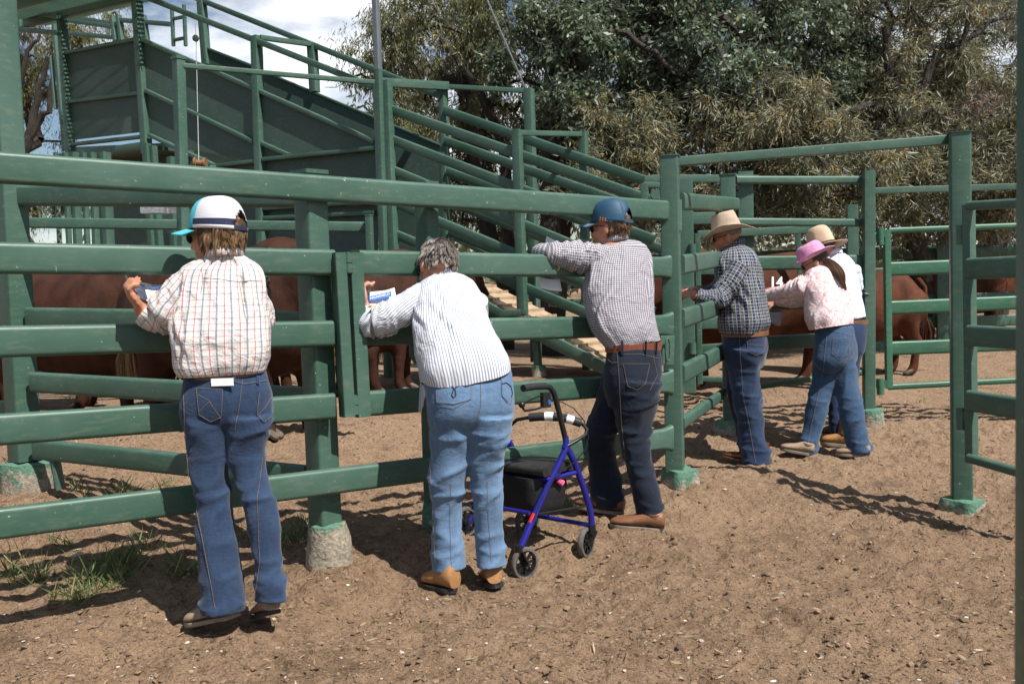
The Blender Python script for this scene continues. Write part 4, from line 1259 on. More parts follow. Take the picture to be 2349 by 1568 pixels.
def cloth_finish(nt, b, c, uv, rough=.85, tint=.10):
    n = noise_(nt, uv, 420, 2, .5); n2 = noise_(nt, uv, 9, 3, .5)
    c = mixc(nt, math_(nt, 'MULTIPLY', n2, tint), c, (.5, .47, .42), 'MULTIPLY')
    nt.links.new(c, b.inputs['Base Color']); b.inputs['Roughness'].default_value = rough
    b.inputs['Specular IOR Level'].default_value = .2
    cr = noise_(nt, uv, 17, 3, .55, 1.0)
    nn = bump_(nt, n, .15, .002, b)
    bump_(nt, cr, .6, .02, b, nn)

def mat_plaid():
    m, nt, b = new_mat('white_red_navy_plaid'); uv, u, v = uvn(nt)
    c = (.74, .71, .67)
    def both(c, per, lo, hi, col, k):
        for (co, kk) in ((u, k), (v, k * .58)):
            c = mixc(nt, math_(nt, 'MULTIPLY', stripe(nt, co, per, lo, hi), kk), c, col)
        return c
    c = mixc(nt, .0, c, c)
    c = both(c, .046, .28, .42, (.60, .53, .42), .45)
    c = both(c, .046, .00, .085, (.46, .08, .12), .78)
    c = both(c, .046, .50, .64, (.14, .17, .25), .8)
    c = both(c, .046, .69, .715, (.25, .10, .12), .7)
    c = both(c, .046, .76, .785, (.14, .16, .22), .7)
    c = both(c, .046, .87, .895, (.30, .28, .26), .6)
    c = both(c, .046, .13, .155, (.30, .26, .22), .6)
    c = both(c, .046, .20, .225, (.20, .22, .28), .6)
    cloth_finish(nt, b, c, uv); return m
def mat_stripes():
    m, nt, b = new_mat('blue_white_stripe'); uv, u, v = uvn(nt)
    c = mixc(nt, stripe(nt, u, .0105, 0, .45), (.66, .67, .70), (.27, .295, .37))
    cloth_finish(nt, b, c, uv); return m
def mat_check3():
    m, nt, b = new_mat('grey_mauve_check'); uv, u, v = uvn(nt)
    c = (.10, .083, .098)
    c = mixc(nt, math_(nt, 'MULTIPLY', stripe(nt, u, .0112, 0, .40), .55), c, (.58, .57, .62))
    c = mixc(nt, math_(nt, 'MULTIPLY', stripe(nt, v, .0112, 0, .40), .55), c, (.58, .57, .62))
    cloth_finish(nt, b, c, uv); return m
def mat_check4():
    m, nt, b = new_mat('navy_olive_check'); uv, u, v = uvn(nt)
    c = mixc(nt, stripe(nt, u, .044, 0, .5), (.085, .094, .086), (.014, .024, .095))
    c = mixc(nt, math_(nt, 'MULTIPLY', stripe(nt, v, .044, 0, .5), .45), c, (.04, .05, .075))
    c = mixc(nt, math_(nt, 'MULTIPLY', stripe(nt, u, .022, 0, .14), .8), c, (.40, .40, .37))
    c = mixc(nt, math_(nt, 'MULTIPLY', stripe(nt, v, .022, 0, .14), .8), c, (.40, .40, .37))
    cloth_finish(nt, b, c, uv); return m
def mat_floral():
    m, nt, b = new_mat('pink_paisley_print'); uv, u, v = uvn(nt)
    n1 = noise_(nt, uv, 30, 4, .6, 1.5); n2 = noise_(nt, uv, 55, 3, .6, 2.0)
    vo = nt.nodes.new('ShaderNodeTexVoronoi'); vo.inputs['Scale'].default_value = 42; nt.links.new(uv, vo.inputs['Vector'])
    c = ramp(nt, n1, [(.36, (.52, .30, .31)), (.45, (.68, .46, .46)), (.54, (.74, .60, .60)), (.62, (.52, .52, .58))])
    c = mixc(nt, ramp(nt, vo.outputs['Distance'], [(.18, (.9, .9, .9)), (.24, (0, 0, 0))]), c, (.54, .28, .30))
    c = mixc(nt, ramp(nt, vo.outputs['Distance'], [(.30, (0, 0, 0)), (.33, (.6, .6, .6)), (.38, (0, 0, 0))]), c, (.80, .74, .72))
    c = mixc(nt, ramp(nt, n2, [(.60, (0, 0, 0)), (.66, (.8, .8, .8))]), c, (.80, .72, .70))
    cloth_finish(nt, b, c, uv, .6); return m
def mat_plainshirt():
    m, nt, b = new_mat('pale_blue_cotton'); uv, u, v = uvn(nt)
    cloth_finish(nt, b, mixc(nt, stripe(nt, u, .004, 0, .4), (.70, .75, .86), (.64, .70, .84)), uv); return m
M['plaid'], M['stripes'], M['check3'], M['check4'], M['floral'], M['pale'] = mat_plaid(), mat_stripes(), mat_check3(), mat_check4(), mat_floral(), mat_plainshirt()
M['brown_leather'] = mat_simple('brown_leather', (.17, .075, .035), .5, 0, .25, 30, bump=.15)
M['tan_suede'] = mat_simple('tan_work_boot_leather', (.30, .145, .055), .65, 0, .22, 25, bump=.2)
M['grey_suede'] = mat_simple('grey_brown_shoe_leather', (.27, .19, .13), .75, 0, .2, 30, bump=.2)
M['sole_tan'] = mat_simple('tan_rubber_sole', (.24, .20, .15), .8, 0, .15, 30)
M['sole_dark'] = mat_simple('dark_rubber_sole', (.025, .024, .023), .7, 0, .3, 30)
M['red_boot'] = mat_simple('polished_red_brown_leather', (.15, .042, .018), .22, 0, .2, 20, spec=.6)
M['belt'] = mat_simple('brown_belt_leather', (.17, .05, .03), .4, 0, .2, 40)
M['black'] = mat_simple('black_plastic', (.012, .012, .013), .35, 0, .2, 30)
M['paper'] = mat_simple('white_paper', (.82, .82, .84), .7, 0, .03, 12)

def mat_hair(name):
    m, nt, b = new_mat(name)
    at = nt.nodes.new('ShaderNodeAttribute'); at.attribute_name = 'leafcol'
    nt.links.new(at.outputs['Color'], b.inputs['Base Color'])
    b.inputs['Roughness'].default_value = .5; b.inputs['Specular IOR Level'].default_value = .35
    return m
M['hair'] = mat_hair('hair_strands')

def hair_obj(name, strands, parent, width=.0035):
    """strands: list of (points, colour); ribbons with a slight arch"""
    co = []; q = []; cl = []
    for (pts, col) in strands:
        n = len(pts); o = len(co)
        for i, p in enumerate(pts):
            t = (pts[min(i + 1, n - 1)] - pts[max(i - 1, 0)]).normalized()
            vd = (p - CAM).normalized(); s_ = t.cross(vd + Vector((.3, .2, .3)))
            if s_.length < 1e-4: s_ = Vector((1, 0, 0))
            s_.normalize(); w = width * (1 - .75 * (i / (n - 1)) ** 2)
            co += [p - s_ * w, p + vd.cross(s_) * 0 - vd * w * .6, p + s_ * w]; cl += [col] * 3
        for i in range(n - 1):
            a = o + i * 3
            q += [(a, a + 1, a + 4, a + 3), (a + 1, a + 2, a + 5, a + 4)]
    me = raw_mesh(name, np.array([tuple(c) for c in co]), [np.array(q)], M['hair'])
    at = me.color_attributes.new('leafcol', 'FLOAT_COLOR', 'POINT')
    c4 = np.ones((len(cl), 4), dtype=np.float32); c4[:, :3] = np.array(cl); at.data.foreach_set('color', c4.ravel())
    return link(bpy.data.objects.new(name, me), parent)

def scalp_strands(hm, n, r, test, length, cols, flow, s=1.0, lift=.006, wave=.3, nseg=8, grav=.5, kids=1, gather=.8, kr=.009):
    """grow strands from the skull ellipsoid; test(local dir) says where hair grows, flow(local pos) which way it is combed"""
    out = []; R_ = Vector((.077, .097, .091)) * s; c0 = Vector((0, -.008, .028)) * s
    inv = hm.to_3x3().inverted(); g = inv @ Vector((0, 0, -1))
    tries = 0
    while len(out) < n and tries < n * 30:
        tries += 1
        d = Vector(r.normal(size=3)).normalized()
        if not test(d): continue
        p = Vector((d.x * R_.x, d.y * R_.y, d.z * R_.z)) + c0
        L = length(d) * float(r.uniform(.62, 1.12)); st = L / nseg; pts = [hm @ p]
        ph = r.uniform(0, 6.28); lf = lift * float(r.uniform(.6, 2.2)); dv = Vector(r.normal(size=3)) * .35
        for k in range(nseg):
            f = flow(p, d).normalized() + g * grav * (k / nseg) + dv * .5 + Vector((math.sin(ph + k * 1.3), math.cos(ph + k * 1.1), 0)) * wave * .35
            p = p + f.normalized() * st
            q = p - c0; e = math.sqrt((q.x / R_.x) ** 2 + (q.y / R_.y) ** 2 + (q.z / R_.z) ** 2)
            if e < 1 + lf / .08: p = c0 + q * ((1 + lf / .08) / max(e, .01))
            pts.append(hm @ p)
        t = r.uniform(); c = np.array(cols[0]) * (1 - t) + np.array(cols[1]) * t
        if kids == 1: out.append((pts, tuple(c * r.uniform(.7, 1.25))))
        else:
            ctr = hm @ c0
            for _q in range(kids):
                o_ = Vector(r.normal(size=3)) * kr; o_ -= (pts[0] - ctr).normalized() * o_.dot((pts[0] - ctr).normalized()) * .8
                m_ = len(pts); cut = float(r.uniform(.75, 1.0))
                out.append(([pts[int(i * cut)].lerp(pts[min(m_ - 1, int(i * cut) + 1)], (i * cut) % 1.0) + o_ * (1 - gather * (i / (m_ - 1)) ** 1.3) for i in range(m_)], tuple(c * r.uniform(.72, 1.22))))
    return out

def shoe(name, heel, toe, width, height, mats, parent, up=Vector((0, 0, 1)), sole=.022, ankle=.10, taper=.75, heel_h=.0, ank_r=.042):
    """upper lofted along the foot, opening round the ankle; the sole is its child"""
    heel = Vector(heel); toe = Vector(toe); f = (toe - heel); L = f.length; f.normalize(); x = f.cross(up).normalized(); u = x.cross(f)
    prof = [(.0, .36, .75, 0), (.06, .42, .95, 0), (.18, .45, 1.0, 0), (.32, .43, .92, 0), (.48, .44, .70, 0), (.62, .49, .56, 0), (.78, .50, .46, 0), (.90, .44 * (taper + .2), .36, 0), (.97, .30 * taper, .26, 0), (1.0, .12, .16, 0)]
    mb = MB(); vs = []; fs = []; seg = 18
    for (t, w, h, _) in prof:
        hh = height * h
        for j in range(seg):
            a = 2 * math.pi * j / seg; ca, sa = math.cos(a), math.sin(a)
            xx = math.copysign(abs(ca) ** .75, ca) * w * width
            zz = sole + hh * .5 + math.copysign(abs(sa) ** .8, sa) * hh * .5
            if sa > 0: xx *= 1 - .32 * sa
            vs.append(heel + f * (t * L) + x * xx + u * zz)
    n = len(prof)
    for i in range(n - 1):
        for j in range(seg): fs.append((i * seg + j, i * seg + (j + 1) % seg, (i + 1) * seg + (j + 1) % seg, (i + 1) * seg + j))
    fs.append(tuple(range(seg - 1, -1, -1))); fs.append(tuple((n - 1) * seg + j for j in range(seg)))
    mb.add(vs, fs)
    c = heel + f * (L * .2) + u * (sole + height * .7)
    mb.tube([c, c + u * ankle], ank_r, 16)
    o = mb.build(name, mats[0], parent, sharp=60)
    ms = MB(); vs = []; m = 28
    for k, (z, g) in enumerate(((0, 1.0), (sole * .45, 1.06), (sole, 1.04))):
        for j in range(m):
            a = 2 * math.pi * j / m
            t = .5 - .5 * math.cos(a); s_ = math.sin(a)
            w = np.interp(t, [0, .15, .35, .6, .8, .95, 1], [.0, .44, .40, .48, .49, .33 * taper + .05, .0]) * width
            vs.append(heel + f * ((t * 1.02 - .01) * L) + x * (math.copysign(1, s_) * w * g if abs(s_) > 1e-3 else 0) + u * (z - heel_h * (0)))
    fs = []
    for k in range(2):
        for j in range(m): fs.append((k * m + j, k * m + (j + 1) % m, (k + 1) * m + (j + 1) % m, (k + 1) * m + j))
    fs.append(tuple(range(m - 1, -1, -1))); fs.append(tuple(2 * m + j for j in range(m)))
    ms.add(vs, fs)
    if heel_h:
        hb = heel + f * (L * .13) - u * (heel_h * .5 - .004); ms.box(hb, width * .78, L * .24, heel_h, rotz=math.atan2(f.y, f.x) - math.pi / 2)
    ms.build('sole', mats[1], o, sharp=50)
    return o

class Skin:
    """casts points of the sheet onto a finished mesh, for pockets, seams and prints that lie on the cloth"""
    def __init__(s, obs):
        vs = []; fs = []
        for o in obs:
            b = len(vs); vs += [v.co.copy() for v in o.data.vertices]; fs += [tuple(i + b for i in p.vertices) for p in o.data.polygons]
        s.t = BVHTree.FromPolygons(vs, fs)
    def hit(s, px, py, off=.002):
        d = ray(px, py).normalized()
        loc, nor, i, dist = s.t.ray_cast(CAM, d)
        if loc is None: return None
        if nor.dot(d) > 0: nor = -nor
        return loc + nor * off
    def line(s, mb, pts, r=.0014, off=.0015, step=4.0, dash=False):
        q = []
        for (a, b) in zip(pts[:-1], pts[1:]):
            n = max(1, int(math.hypot(b[0] - a[0], b[1] - a[1]) / step))
            for i in range(n): q.append((a[0] + (b[0] - a[0]) * i / n, a[1] + (b[1] - a[1]) * i / n))
        q.append(pts[-1])
        h = [s.hit(x, y, off) for (x, y) in q]; run = []
        for p in h + [None]:
            if p is None or (run and (p - run[-1]).length > .05):
                if len(run) > 1: mb.tube(run, r, 5)
                run = [] if p is None else [p]
            else: run.append(p)
    def patch(s, mb, poly, off=.003, n=12):
        """a cloth patch: bilinear grid over four corner pixels (tl, tr, br, bl), optional point below"""
        tl, tr_, br, bl = poly[:4]; tip = poly[4] if len(poly) > 4 else 0
        vs = []; ok = True
        for j in range(n + 1):
            for i in range(n + 1):
                a, b = i / n, j / n
                x = (tl[0] * (1 - a) + tr_[0] * a) * (1 - b) + (bl[0] * (1 - a) + br[0] * a) * b
                y = (tl[1] * (1 - a) + tr_[1] * a) * (1 - b) + (bl[1] * (1 - a) + br[1] * a) * b + tip * b * (1 - abs(2 * a - 1))
                p = s.hit(x, y, off)
                if p is None: return False
                vs.append(p)
        fs = [(j * (n + 1) + i, j * (n + 1) + i + 1, (j + 1) * (n + 1) + i + 1, (j + 1) * (n + 1) + i) for j in range(n) for i in range(n)]
        mb.add(vs, fs); return True

def pants(name, parent, mat, pelvis, legs, yaw, voxel=.0065, creases=(), amp=.007, seed=0.0, leg_k=.95, smooth=4):
    """pelvis: silhouette rows from waist to crotch; legs: rows (x_left, x_right, y, depth) down to the hem; creases: (leg, y, strength)"""
    lf = []
    def dz(um, v, th, p, t):
        return fn(p.x * 9 + seed, p.y * 9, p.z * 14) * amp * .45 + fn(p.x * 4 + seed, p.y * 4, p.z * 22) * amp * .35 * (1 if t > .3 else .3)
    lf.append(Loft(rings(pelvis, yaw), step=.012, seg=56, power=2.4, disp=dz, flat=.85))
    for li, rows in enumerate(legs):
        yw = rows[0][4] if len(rows[0]) > 4 else yaw
        ks = rings([(a, b, y, d, leg_k) for (a, b, y, d, *_) in rows], yw)
        cz = [(P((rows[0][0] + rows[0][1]) / 2, y, rows[0][3]).z, k) for (l, y, k) in creases if l == li]
        def dl(um, v, th, p, t, cz=cz, li=li):
            w = fn(p.x * 6 + seed, p.y * 6 + li * 7, p.z * 6) * amp * 1.1
            r0 = 1 - abs(fn(um * 6 + v * 4 + seed, v * 7 - um * 5, li + seed))
            w += (r0 ** 4 - .3) * amp * .9
            for ci, (z, k) in enumerate(cz):
                for m_ in (-2, -1, 0, 1, 2):
                    ph = m_ * 1.9 + ci * 2.3 + seed + li
                    zc = z + m_ * .034 + .022 * math.sin(th + ph) + .008 * math.sin(2 * th + ph * 1.7)
                    ww = .009 + .003 * math.sin(ph)
                    w += k * amp * .85 * math.exp(-((p.z - zc) / ww) ** 2) * max(0, .35 + .65 * math.cos(th - ph * .9)) * (1 - .22 * abs(m_))
            return w
        lf.append(Loft(ks, step=.010, seg=44, power=2.15, disp=dl))
    mb, uv = join_lofts(lf)
    me = remeshed(mb, voxel, smooth, name)
    me.name = name; me.materials.append(mat)
    return link(bpy.data.objects.new(name, me), parent)

def shirt_disp(seed, amp=.008, blouse=0.0, diag=3.0, fold=1.0, circ=1.05):
    """a few long drag folds, bunching above the hem, small creases"""
    r = np.random.default_rng(int(seed * 100)); rid = []
    for i in range(16):
        rid.append((r.uniform(0, circ), r.uniform(-1, 1) * .22 * diag / 3, r.uniform(.08, .40), r.uniform(.08, .22), r.uniform(.008, .016), r.uniform(.5, 1.2)))
    def f(um, v, th, p, t):
        w = fn(p.x * 9 + seed, p.y * 9, p.z * 9) * amp * .6 + fn(p.x * 26, p.y * 26 + seed, p.z * 30) * amp * .14
        for (u0, sl_, v0, dv_, wd, k) in rid:
            g = math.exp(-((v - v0) / dv_) ** 2)
            if g > .03:
                x = um - u0 - sl_ * (v - v0) - .02 * math.sin((v - v0) * 18 + u0 * 40)
                w += amp * fold * k * g * (math.exp(-(x / wd) ** 2) - .55 * math.exp(-((x - wd * 1.7) / wd) ** 2))
        if blouse:
            e = max(0.0, (t - .66) / .34)
            w += blouse * e * (fn(um * 14 + seed, v * 4, 2.2) * .9 + fn(um * 6, v * 17 + seed, .5) * .7)
        return w
    return f
def sleeve_disp(seed, amp=.007, elbow=.5, k=1.0):
    def f(um, v, th, p, t):
        g = math.exp(-((t - elbow) / .22) ** 2) + .35
        n = fn(um * 5 + seed, v * 24 + um * 9, seed)
        return (1 - abs(n)) ** 3 * amp * 1.6 * g * k - amp * .5 + fn(p.x * 12, p.y * 12 + seed, p.z * 12) * amp * .6
    return f

def shirt(parent, mat, torso, yaw, sleeves, disp, name='shirt', step=.010, seg=84, power=2.5, flat=0.0):
    lofts = [Loft(rings(torso, yaw), step=step, seg=seg, power=power, disp=disp, flat=flat)]
    for (rows, sd) in sleeves:
        lofts.append(Loft(limb(rows), step=.009, seg=40, power=2.1, disp=sd))
    mb, uv = join_lofts(lofts)
    return mb.build(name, mat, parent, uv=uv, sharp=80)

def collar(parent, mat, hm_or_pts, name='collar'):
    """a folded collar band round the neck: list of (outer low, outer top) rings"""
    lo, hi = hm_or_pts
    mb = MB(); n = len(lo); uv = []
    vs = list(lo) + list(hi) + [h + (Vector((0, 0, -.004))) * 1 for h in hi]
    vs = [Vector(v) for v in vs]; fs = []
    for i in range(n):
        j = (i + 1) % n
        fs.append((i, j, n + j, n + i))
    mb.add(vs[:2 * n], fs)
    circ = sum((vs[(i + 1) % n] - vs[i]).length for i in range(n)); a = 0
    for k in range(2):
        a = 0
        for i in range(n):
            uv.append((a, k * .045)); a += (vs[(i + 1) % n] - vs[i]).length
    o = mb.build(name, mat, parent, uv=uv)
    so = o.modifiers.new('thick', 'SOLIDIFY'); so.thickness = .004
    return o

def collar_ring(c, ax, r_lo, r_hi, h, fwd, n=40, drop=.02, k=.9):
    """rings for a collar round axis ax; higher at the back"""
    ax = Vector(ax).normalized(); c = Vector(c); f = Vector(fwd); f = (f - ax * f.dot(ax)).normalized(); x = f.cross(ax)
    lo = []; hi = []
    for i in range(n):
        a = 2 * math.pi * i / n
        d = x * math.cos(a) + f * math.sin(a) * k
        dd = drop * math.sin(a)
        lo.append(c + d * r_lo - ax * (h * .35 + dd)); hi.append(c + d * r_hi + ax * (h * .65 - dd))
    return lo, hi
# ------------------------------------------------------------------ people
def body_obj(parent, mat, torso, yaw, arms, legs, hm, nb, hands, voxel=.0075, neck_r=.052, hs=1.0):
    """one continuous body: head, neck, trunk, arms with hands, legs"""
    mb = MB()
    head(mb, hm, hs)
    neck(mb, hm, nb, neck_r)
    tr_ = [(c, u, a * .80, b * .80) for (c, u, a, b) in rings(torso[2:], yaw)]
    for lf in [Loft(tr_, step=.03, seg=24)] + [Loft([(c, u, a * .62, b * .62) for (c, u, a, b) in limb(r)], step=.025, seg=16) for r in arms] + \
              [Loft([(c, u, a * .70, b * .70) for (c, u, a, b) in rings([(p[0], p[1], p[2], p[3], .95) for p in l[:-2]], yaw)], step=.03, seg=18) for l in legs]:
        mb.add(lf.v, lf.f)
    capsule(mb, [Vector(nb), rings(torso[3:4], yaw)[0][0]], [neck_r * 1.05, .05], 14)
    for h in hands:
        arm_end, wrist = Vector(h[0]), Vector(h[1])
        capsule(mb, [arm_end, arm_end.lerp(wrist, .6), wrist], [.036, .031, .026], 12)
        hand(mb, wrist, *h[2:])
    me = remeshed(mb, voxel, 1, 'body', .4)
    me.materials.append(mat); me.name = 'body'
    return link(bpy.data.objects.new('body', me), parent)

def sunglasses(hm, parent, s=1.0):
    mb = MB()
    for sd in (-1, 1):
        ball(mb, hm @ Vector((sd * .034 * s, .094 * s, -.004 * s)), .030 * s, .008 * s, .021 * s, hm.to_3x3(), 14, 8)
        mb.tube([hm @ Vector((sd * .062 * s, .086 * s, .004 * s)), hm @ Vector((sd * .078 * s, .05 * s, .004 * s)), hm @ Vector((sd * .082 * s, -.005 * s, .002 * s))], .0028, 6)
    mb.tube([hm @ Vector((-.010 * s, .102 * s, .002 * s)), hm @ Vector((.010 * s, .102 * s, .002 * s))], .003, 6)
    return mb.build('sunglasses', M['black'], parent)

def cap(hm, parent, mats, s=1.0, front=.1):
    """trucker cap: mats = (front panel, mesh panels, bands, brim, trim); open arch with strap at the back"""
    top = MB(); band = MB(); strap = MB()
    C0 = Vector((0, -.006, .034)) * s; R_ = Vector((.0855, .106, .106)) * s
    nu, nv = 48, 16
    def pt(a, t, k=1.0):
        # t 0 rim .. 1 top; rim runs lower at the back
        x, y = math.sin(a), math.cos(a)
        z0 = (.012 * y - .012) * s
        zz = math.sin(t * math.pi / 2); rr = math.cos(t * math.pi / 2) ** .62
        p = C0 + Vector((x * R_.x * rr * k, y * R_.y * rr * k, z0 + (R_.z - z0) * zz * k))
        return hm @ p
    vs = []; fs = []; mi = []
    for j in range(nv + 1):
        for i in range(nu): vs.append(pt(2 * math.pi * i / nu, j / nv))
    for j in range(nv):
        for i in range(nu):
            am = 2 * math.pi * (i + .5) / nu; ya = math.cos(am); xa = math.sin(am); t = (j + .5) / nv
            if ya < 0 and (xa / .46) ** 2 + (t / .36) ** 2 < 1 and t > 0.09 * 0: continue
            k = 1
            if ya > front: k = 0
            elif abs(ya - front) < .09 or (abs(xa) > .0 and abs(math.atan2(abs(xa), -ya) - .62) < .055): k = 3
            if ya <= front + .05 and t < .17: k = 2 if t > .09 else 3
            fs.append((j * nu + i, j * nu + (i + 1) % nu, (j + 1) * nu + (i + 1) % nu, (j + 1) * nu + i)); mi.append(k)
    top.add(vs, fs); top.mi = mi
    o = top.build('crown', [mats[0], mats[1], mats[2], mats[4]], parent)
    so = o.modifiers.new('thick', 'SOLIDIFY'); so.thickness = .003; so.offset = -1
    ball(strap, pt(0, 1.0), .009 * s, .009 * s, .005 * s, None, 10, 6)
    strap.build('button', mats[4], o)
    sb = MB(); arc = [pt(math.pi + q, .03, 1.005) for q in np.linspace(-.55, .55, 12)]
    sb.sweep(arc, rrect(.003, .017, .001, 1)); sb.build('strap', mats[5], o)
    br = MB(); vs = []; fs = []; n = 20; m = 7
    for j in range(m):
        t = j / (m - 1)
        for i in range(n + 1):
            a = -1.12 + 2.24 * i / n
            x = math.sin(a) * R_.x * (1 + .02 * t); y0 = math.cos(a) * R_.y
            ext = (.084 * s) * t * math.cos(a * .95) ** .6
            z = .004 * s + C0.z - .024 * s * (x / R_.x) ** 2 - t * .012 * s
            vs.append(hm @ Vector((x, C0.y + y0 + ext, z)))
    for j in range(m - 1):
        for i in range(n): fs.append((j * (n + 1) + i, j * (n + 1) + i + 1, (j + 1) * (n + 1) + i + 1, (j + 1) * (n + 1) + i))
    br.add(vs, fs)
    bo = br.build('brim', mats[3], parent)
    so = bo.modifiers.new('thick', 'SOLIDIFY'); so.thickness = .004
    return o, bo

def hat(hm, parent, mat, band_mat, crown_h=.115, brim=.075, roll=.03, dome=0.0, droop=.0, s=1.0, pinch=.02, top_r=.80, k_front=0.0):
    """felt hat: creased or domed crown, band, brim rolled up at the sides"""
    mb = MB(); nu = 56; C0 = Vector((0, -.006, .036)) * s; rx, ry = .086 * s, .106 * s
    rows = []
    for t in np.linspace(0, 1, 12):
        if dome: k = math.cos(t * math.pi / 2 * .96) ** .42; h = math.sin(t * math.pi / 2)
        else: k = 1 - (1 - top_r) * t ** 1.3; h = t
        rows.append((k, h * crown_h * s))
    if not dome: rows += [(top_r * .90, crown_h * s * 1.03), (top_r * .6, crown_h * s * .98), (top_r * .25, crown_h * s * .90), (.01, crown_h * s * .88)]
    vs = []; fs = []
    for (k, h) in rows:
        for i in range(nu):
            a = 2 * math.pi * i / nu; x, y = math.sin(a), math.cos(a)
            pin = pinch * max(0, y) ** 2 * (h / (crown_h * s)) * (abs(x) * 1.6) if not dome else 0
            fz = k_front * max(0, y) * (h / (crown_h * s)) * s
            p = Vector((x * rx * k * (1 - pin * 5), y * ry * k, h + fz - .10 * abs(x) * 0))
            p += Vector((1, 1, 1)) * fn(p.x * 20, p.y * 20, p.z * 20 + dome) * .0035
            vs.append(hm @ (C0 + p))
    n = len(rows)
    for j in range(n - 1):
        for i in range(nu): fs.append((j * nu + i, j * nu + (i + 1) % nu, (j + 1) * nu + (i + 1) % nu, (j + 1) * nu + i))
    mb.add(vs, fs)
    o = mb.build('crown', mat, parent, sharp=70)
    b2 = MB(); vs = []; fs = []; m = 10
    for j in range(m):
        t = j / (m - 1)
        for i in range(nu):
            a = 2 * math.pi * i / nu; x, y = math.sin(a), math.cos(a)
            e = brim * s * t
            z = roll * s * (x * x) * t ** 1.8 * 2.0 - droop * s * t * (y * y) - .006 * t
            vs.append(hm @ (C0 + Vector((x * (rx + e), y * (ry + e * 1.02), z + fn(x * 2.2, y * 2.2, t + dome * 3) * .006 * t))))
    for j in range(m - 1):
        for i in range(nu): fs.append((j * nu + i, j * nu + (i + 1) % nu, (j + 1) * nu + (i + 1) % nu, (j + 1) * nu + i))
    b2.add(vs, fs); bo = b2.build('brim', mat, parent, sharp=80)
    so = bo.modifiers.new('thick', 'SOLIDIFY'); so.thickness = .0035
    bd = MB(); pts = [hm @ (C0 + Vector((math.sin(a) * rx * 1.012, math.cos(a) * ry * 1.012, .009 * s))) for a in np.linspace(0, 2 * math.pi, 40, endpoint=False)]
    bd.sweep(pts, rrect(.004, .013 * s, .001, 1), up=hm.to_3x3() @ Vector((0, 0, 1)), closed=True)
    bd.build('hat_band', band_mat, o)
    return o, bo

def skull_cap(hm, parent, test, col, s=1.0, off=1.045, name='hair'):
    """close-fitting under-layer of hair so that no scalp shows between the strands"""
    mb = MB(); R_ = Vector((.077, .097, .091)) * s * off; c0 = Vector((0, -.008, .028)) * s
    vs = []; fs = []; nu, nv = 40, 24; keep = []
    for j in range(nv + 1):
        ph = math.pi * j / nv
        for i in range(nu):
            a = 2 * math.pi * i / nu; d = Vector((math.sin(ph) * math.cos(a), math.sin(ph) * math.sin(a), math.cos(ph)))
            k = 1 + fn(d.x * 7, d.y * 7, d.z * 7) * .035
            vs.append(hm @ (c0 + Vector((d.x * R_.x, d.y * R_.y, d.z * R_.z)) * k)); keep.append(test(d))
    for j in range(nv):
        for i in range(nu):
            f = (j * nu + i, (j + 1) * nu + i, (j + 1) * nu + (i + 1) % nu, j * nu + (i + 1) % nu)
            if all(keep[q] for q in f): fs.append(f)
    mb.add(vs, fs)
    o = mb.build(name, M['hair'], parent)
    at = o.data.color_attributes.new('leafcol', 'FLOAT_COLOR', 'POINT')
    c4 = np.ones((len(o.data.vertices), 4), dtype=np.float32); c4[:, :3] = col; at.data.foreach_set('color', c4.ravel())
    return o

def text_mesh(s_, font_size=1.0, align='LEFT'):
    cu = bpy.data.curves.new('t', 'FONT'); cu.body = s_; cu.size = font_size; cu.align_x = align; cu.resolution_u = 3
    o = bpy.data.objects.new('t', cu); COL.objects.link(o)
    dg = bpy.context.evaluated_depsgraph_get(); me = bpy.data.meshes.new_from_object(o.evaluated_get(dg))
    bpy.data.objects.remove(o); bpy.data.curves.remove(cu)
    vs = [v.co.copy() for v in me.vertices]; fs = [tuple(p.vertices) for p in me.polygons]
    bpy.data.meshes.remove(me)
    return vs, fs

def text_on(mb, body, o, ux, uy, width):
    """flat lettering: fitted to width, laid from o along ux, letters rising along uy"""
    vs, fs = text_mesh(body); w = max(v.x for v in vs); k = width / w
    mb.add([Vector(o) + Vector(ux) * (v.x * k) + Vector(uy) * (v.y * k) for v in vs], fs)

def text_cast(mb, skin, body, px, py, w_px, ang=0.0, off=.003, sy=1.0, arc=0.0):
    """lettering laid onto a curved surface, placed by where it is seen"""
    vs, fs = text_mesh(body); w = max(v.x for v in vs); k = w_px / w; ca, sa = math.cos(ang), math.sin(ang); out = []
    for v in vs:
        x, y = v.x * k, -v.y * k * sy + arc * ((v.x * k) / w_px - .5) ** 2 * 4
        p = skin.hit(px + x * ca - y * sa, py + x * sa + y * ca, off)
        if p is None: return False
        out.append(p)
    mb.add(out, fs); return True

def belt_ring(parent, rows, yaw, mat, name='belt', grow_=1.03, h=.034):
    (c, u, a, b) = rings(rows, yaw)[0]
    V = Vector((-u.y, u.x, 0)).normalized(); U = Vector((u.x, u.y, 0)).normalized()
    mb = MB(); pts = []
    for i in range(56):
        t = 2 * math.pi * i / 56; ct, st = math.cos(t), math.sin(t)
        pts.append(c + U * (a * grow_ * math.copysign(abs(ct) ** .87, ct)) + V * (b * grow_ * math.copysign(abs(st) ** .87, st)))
    mb.sweep(pts, rrect(.005, h, .001, 1), closed=True)
    return mb.build(name, mat, parent)

def scalp_back(d): return d.z > -.62 and not (d.y > .30 and d.z < .55) and not (abs(d.x) > .80 and d.y > -.15 and d.z < .15)

rp = np.random.default_rng(5)
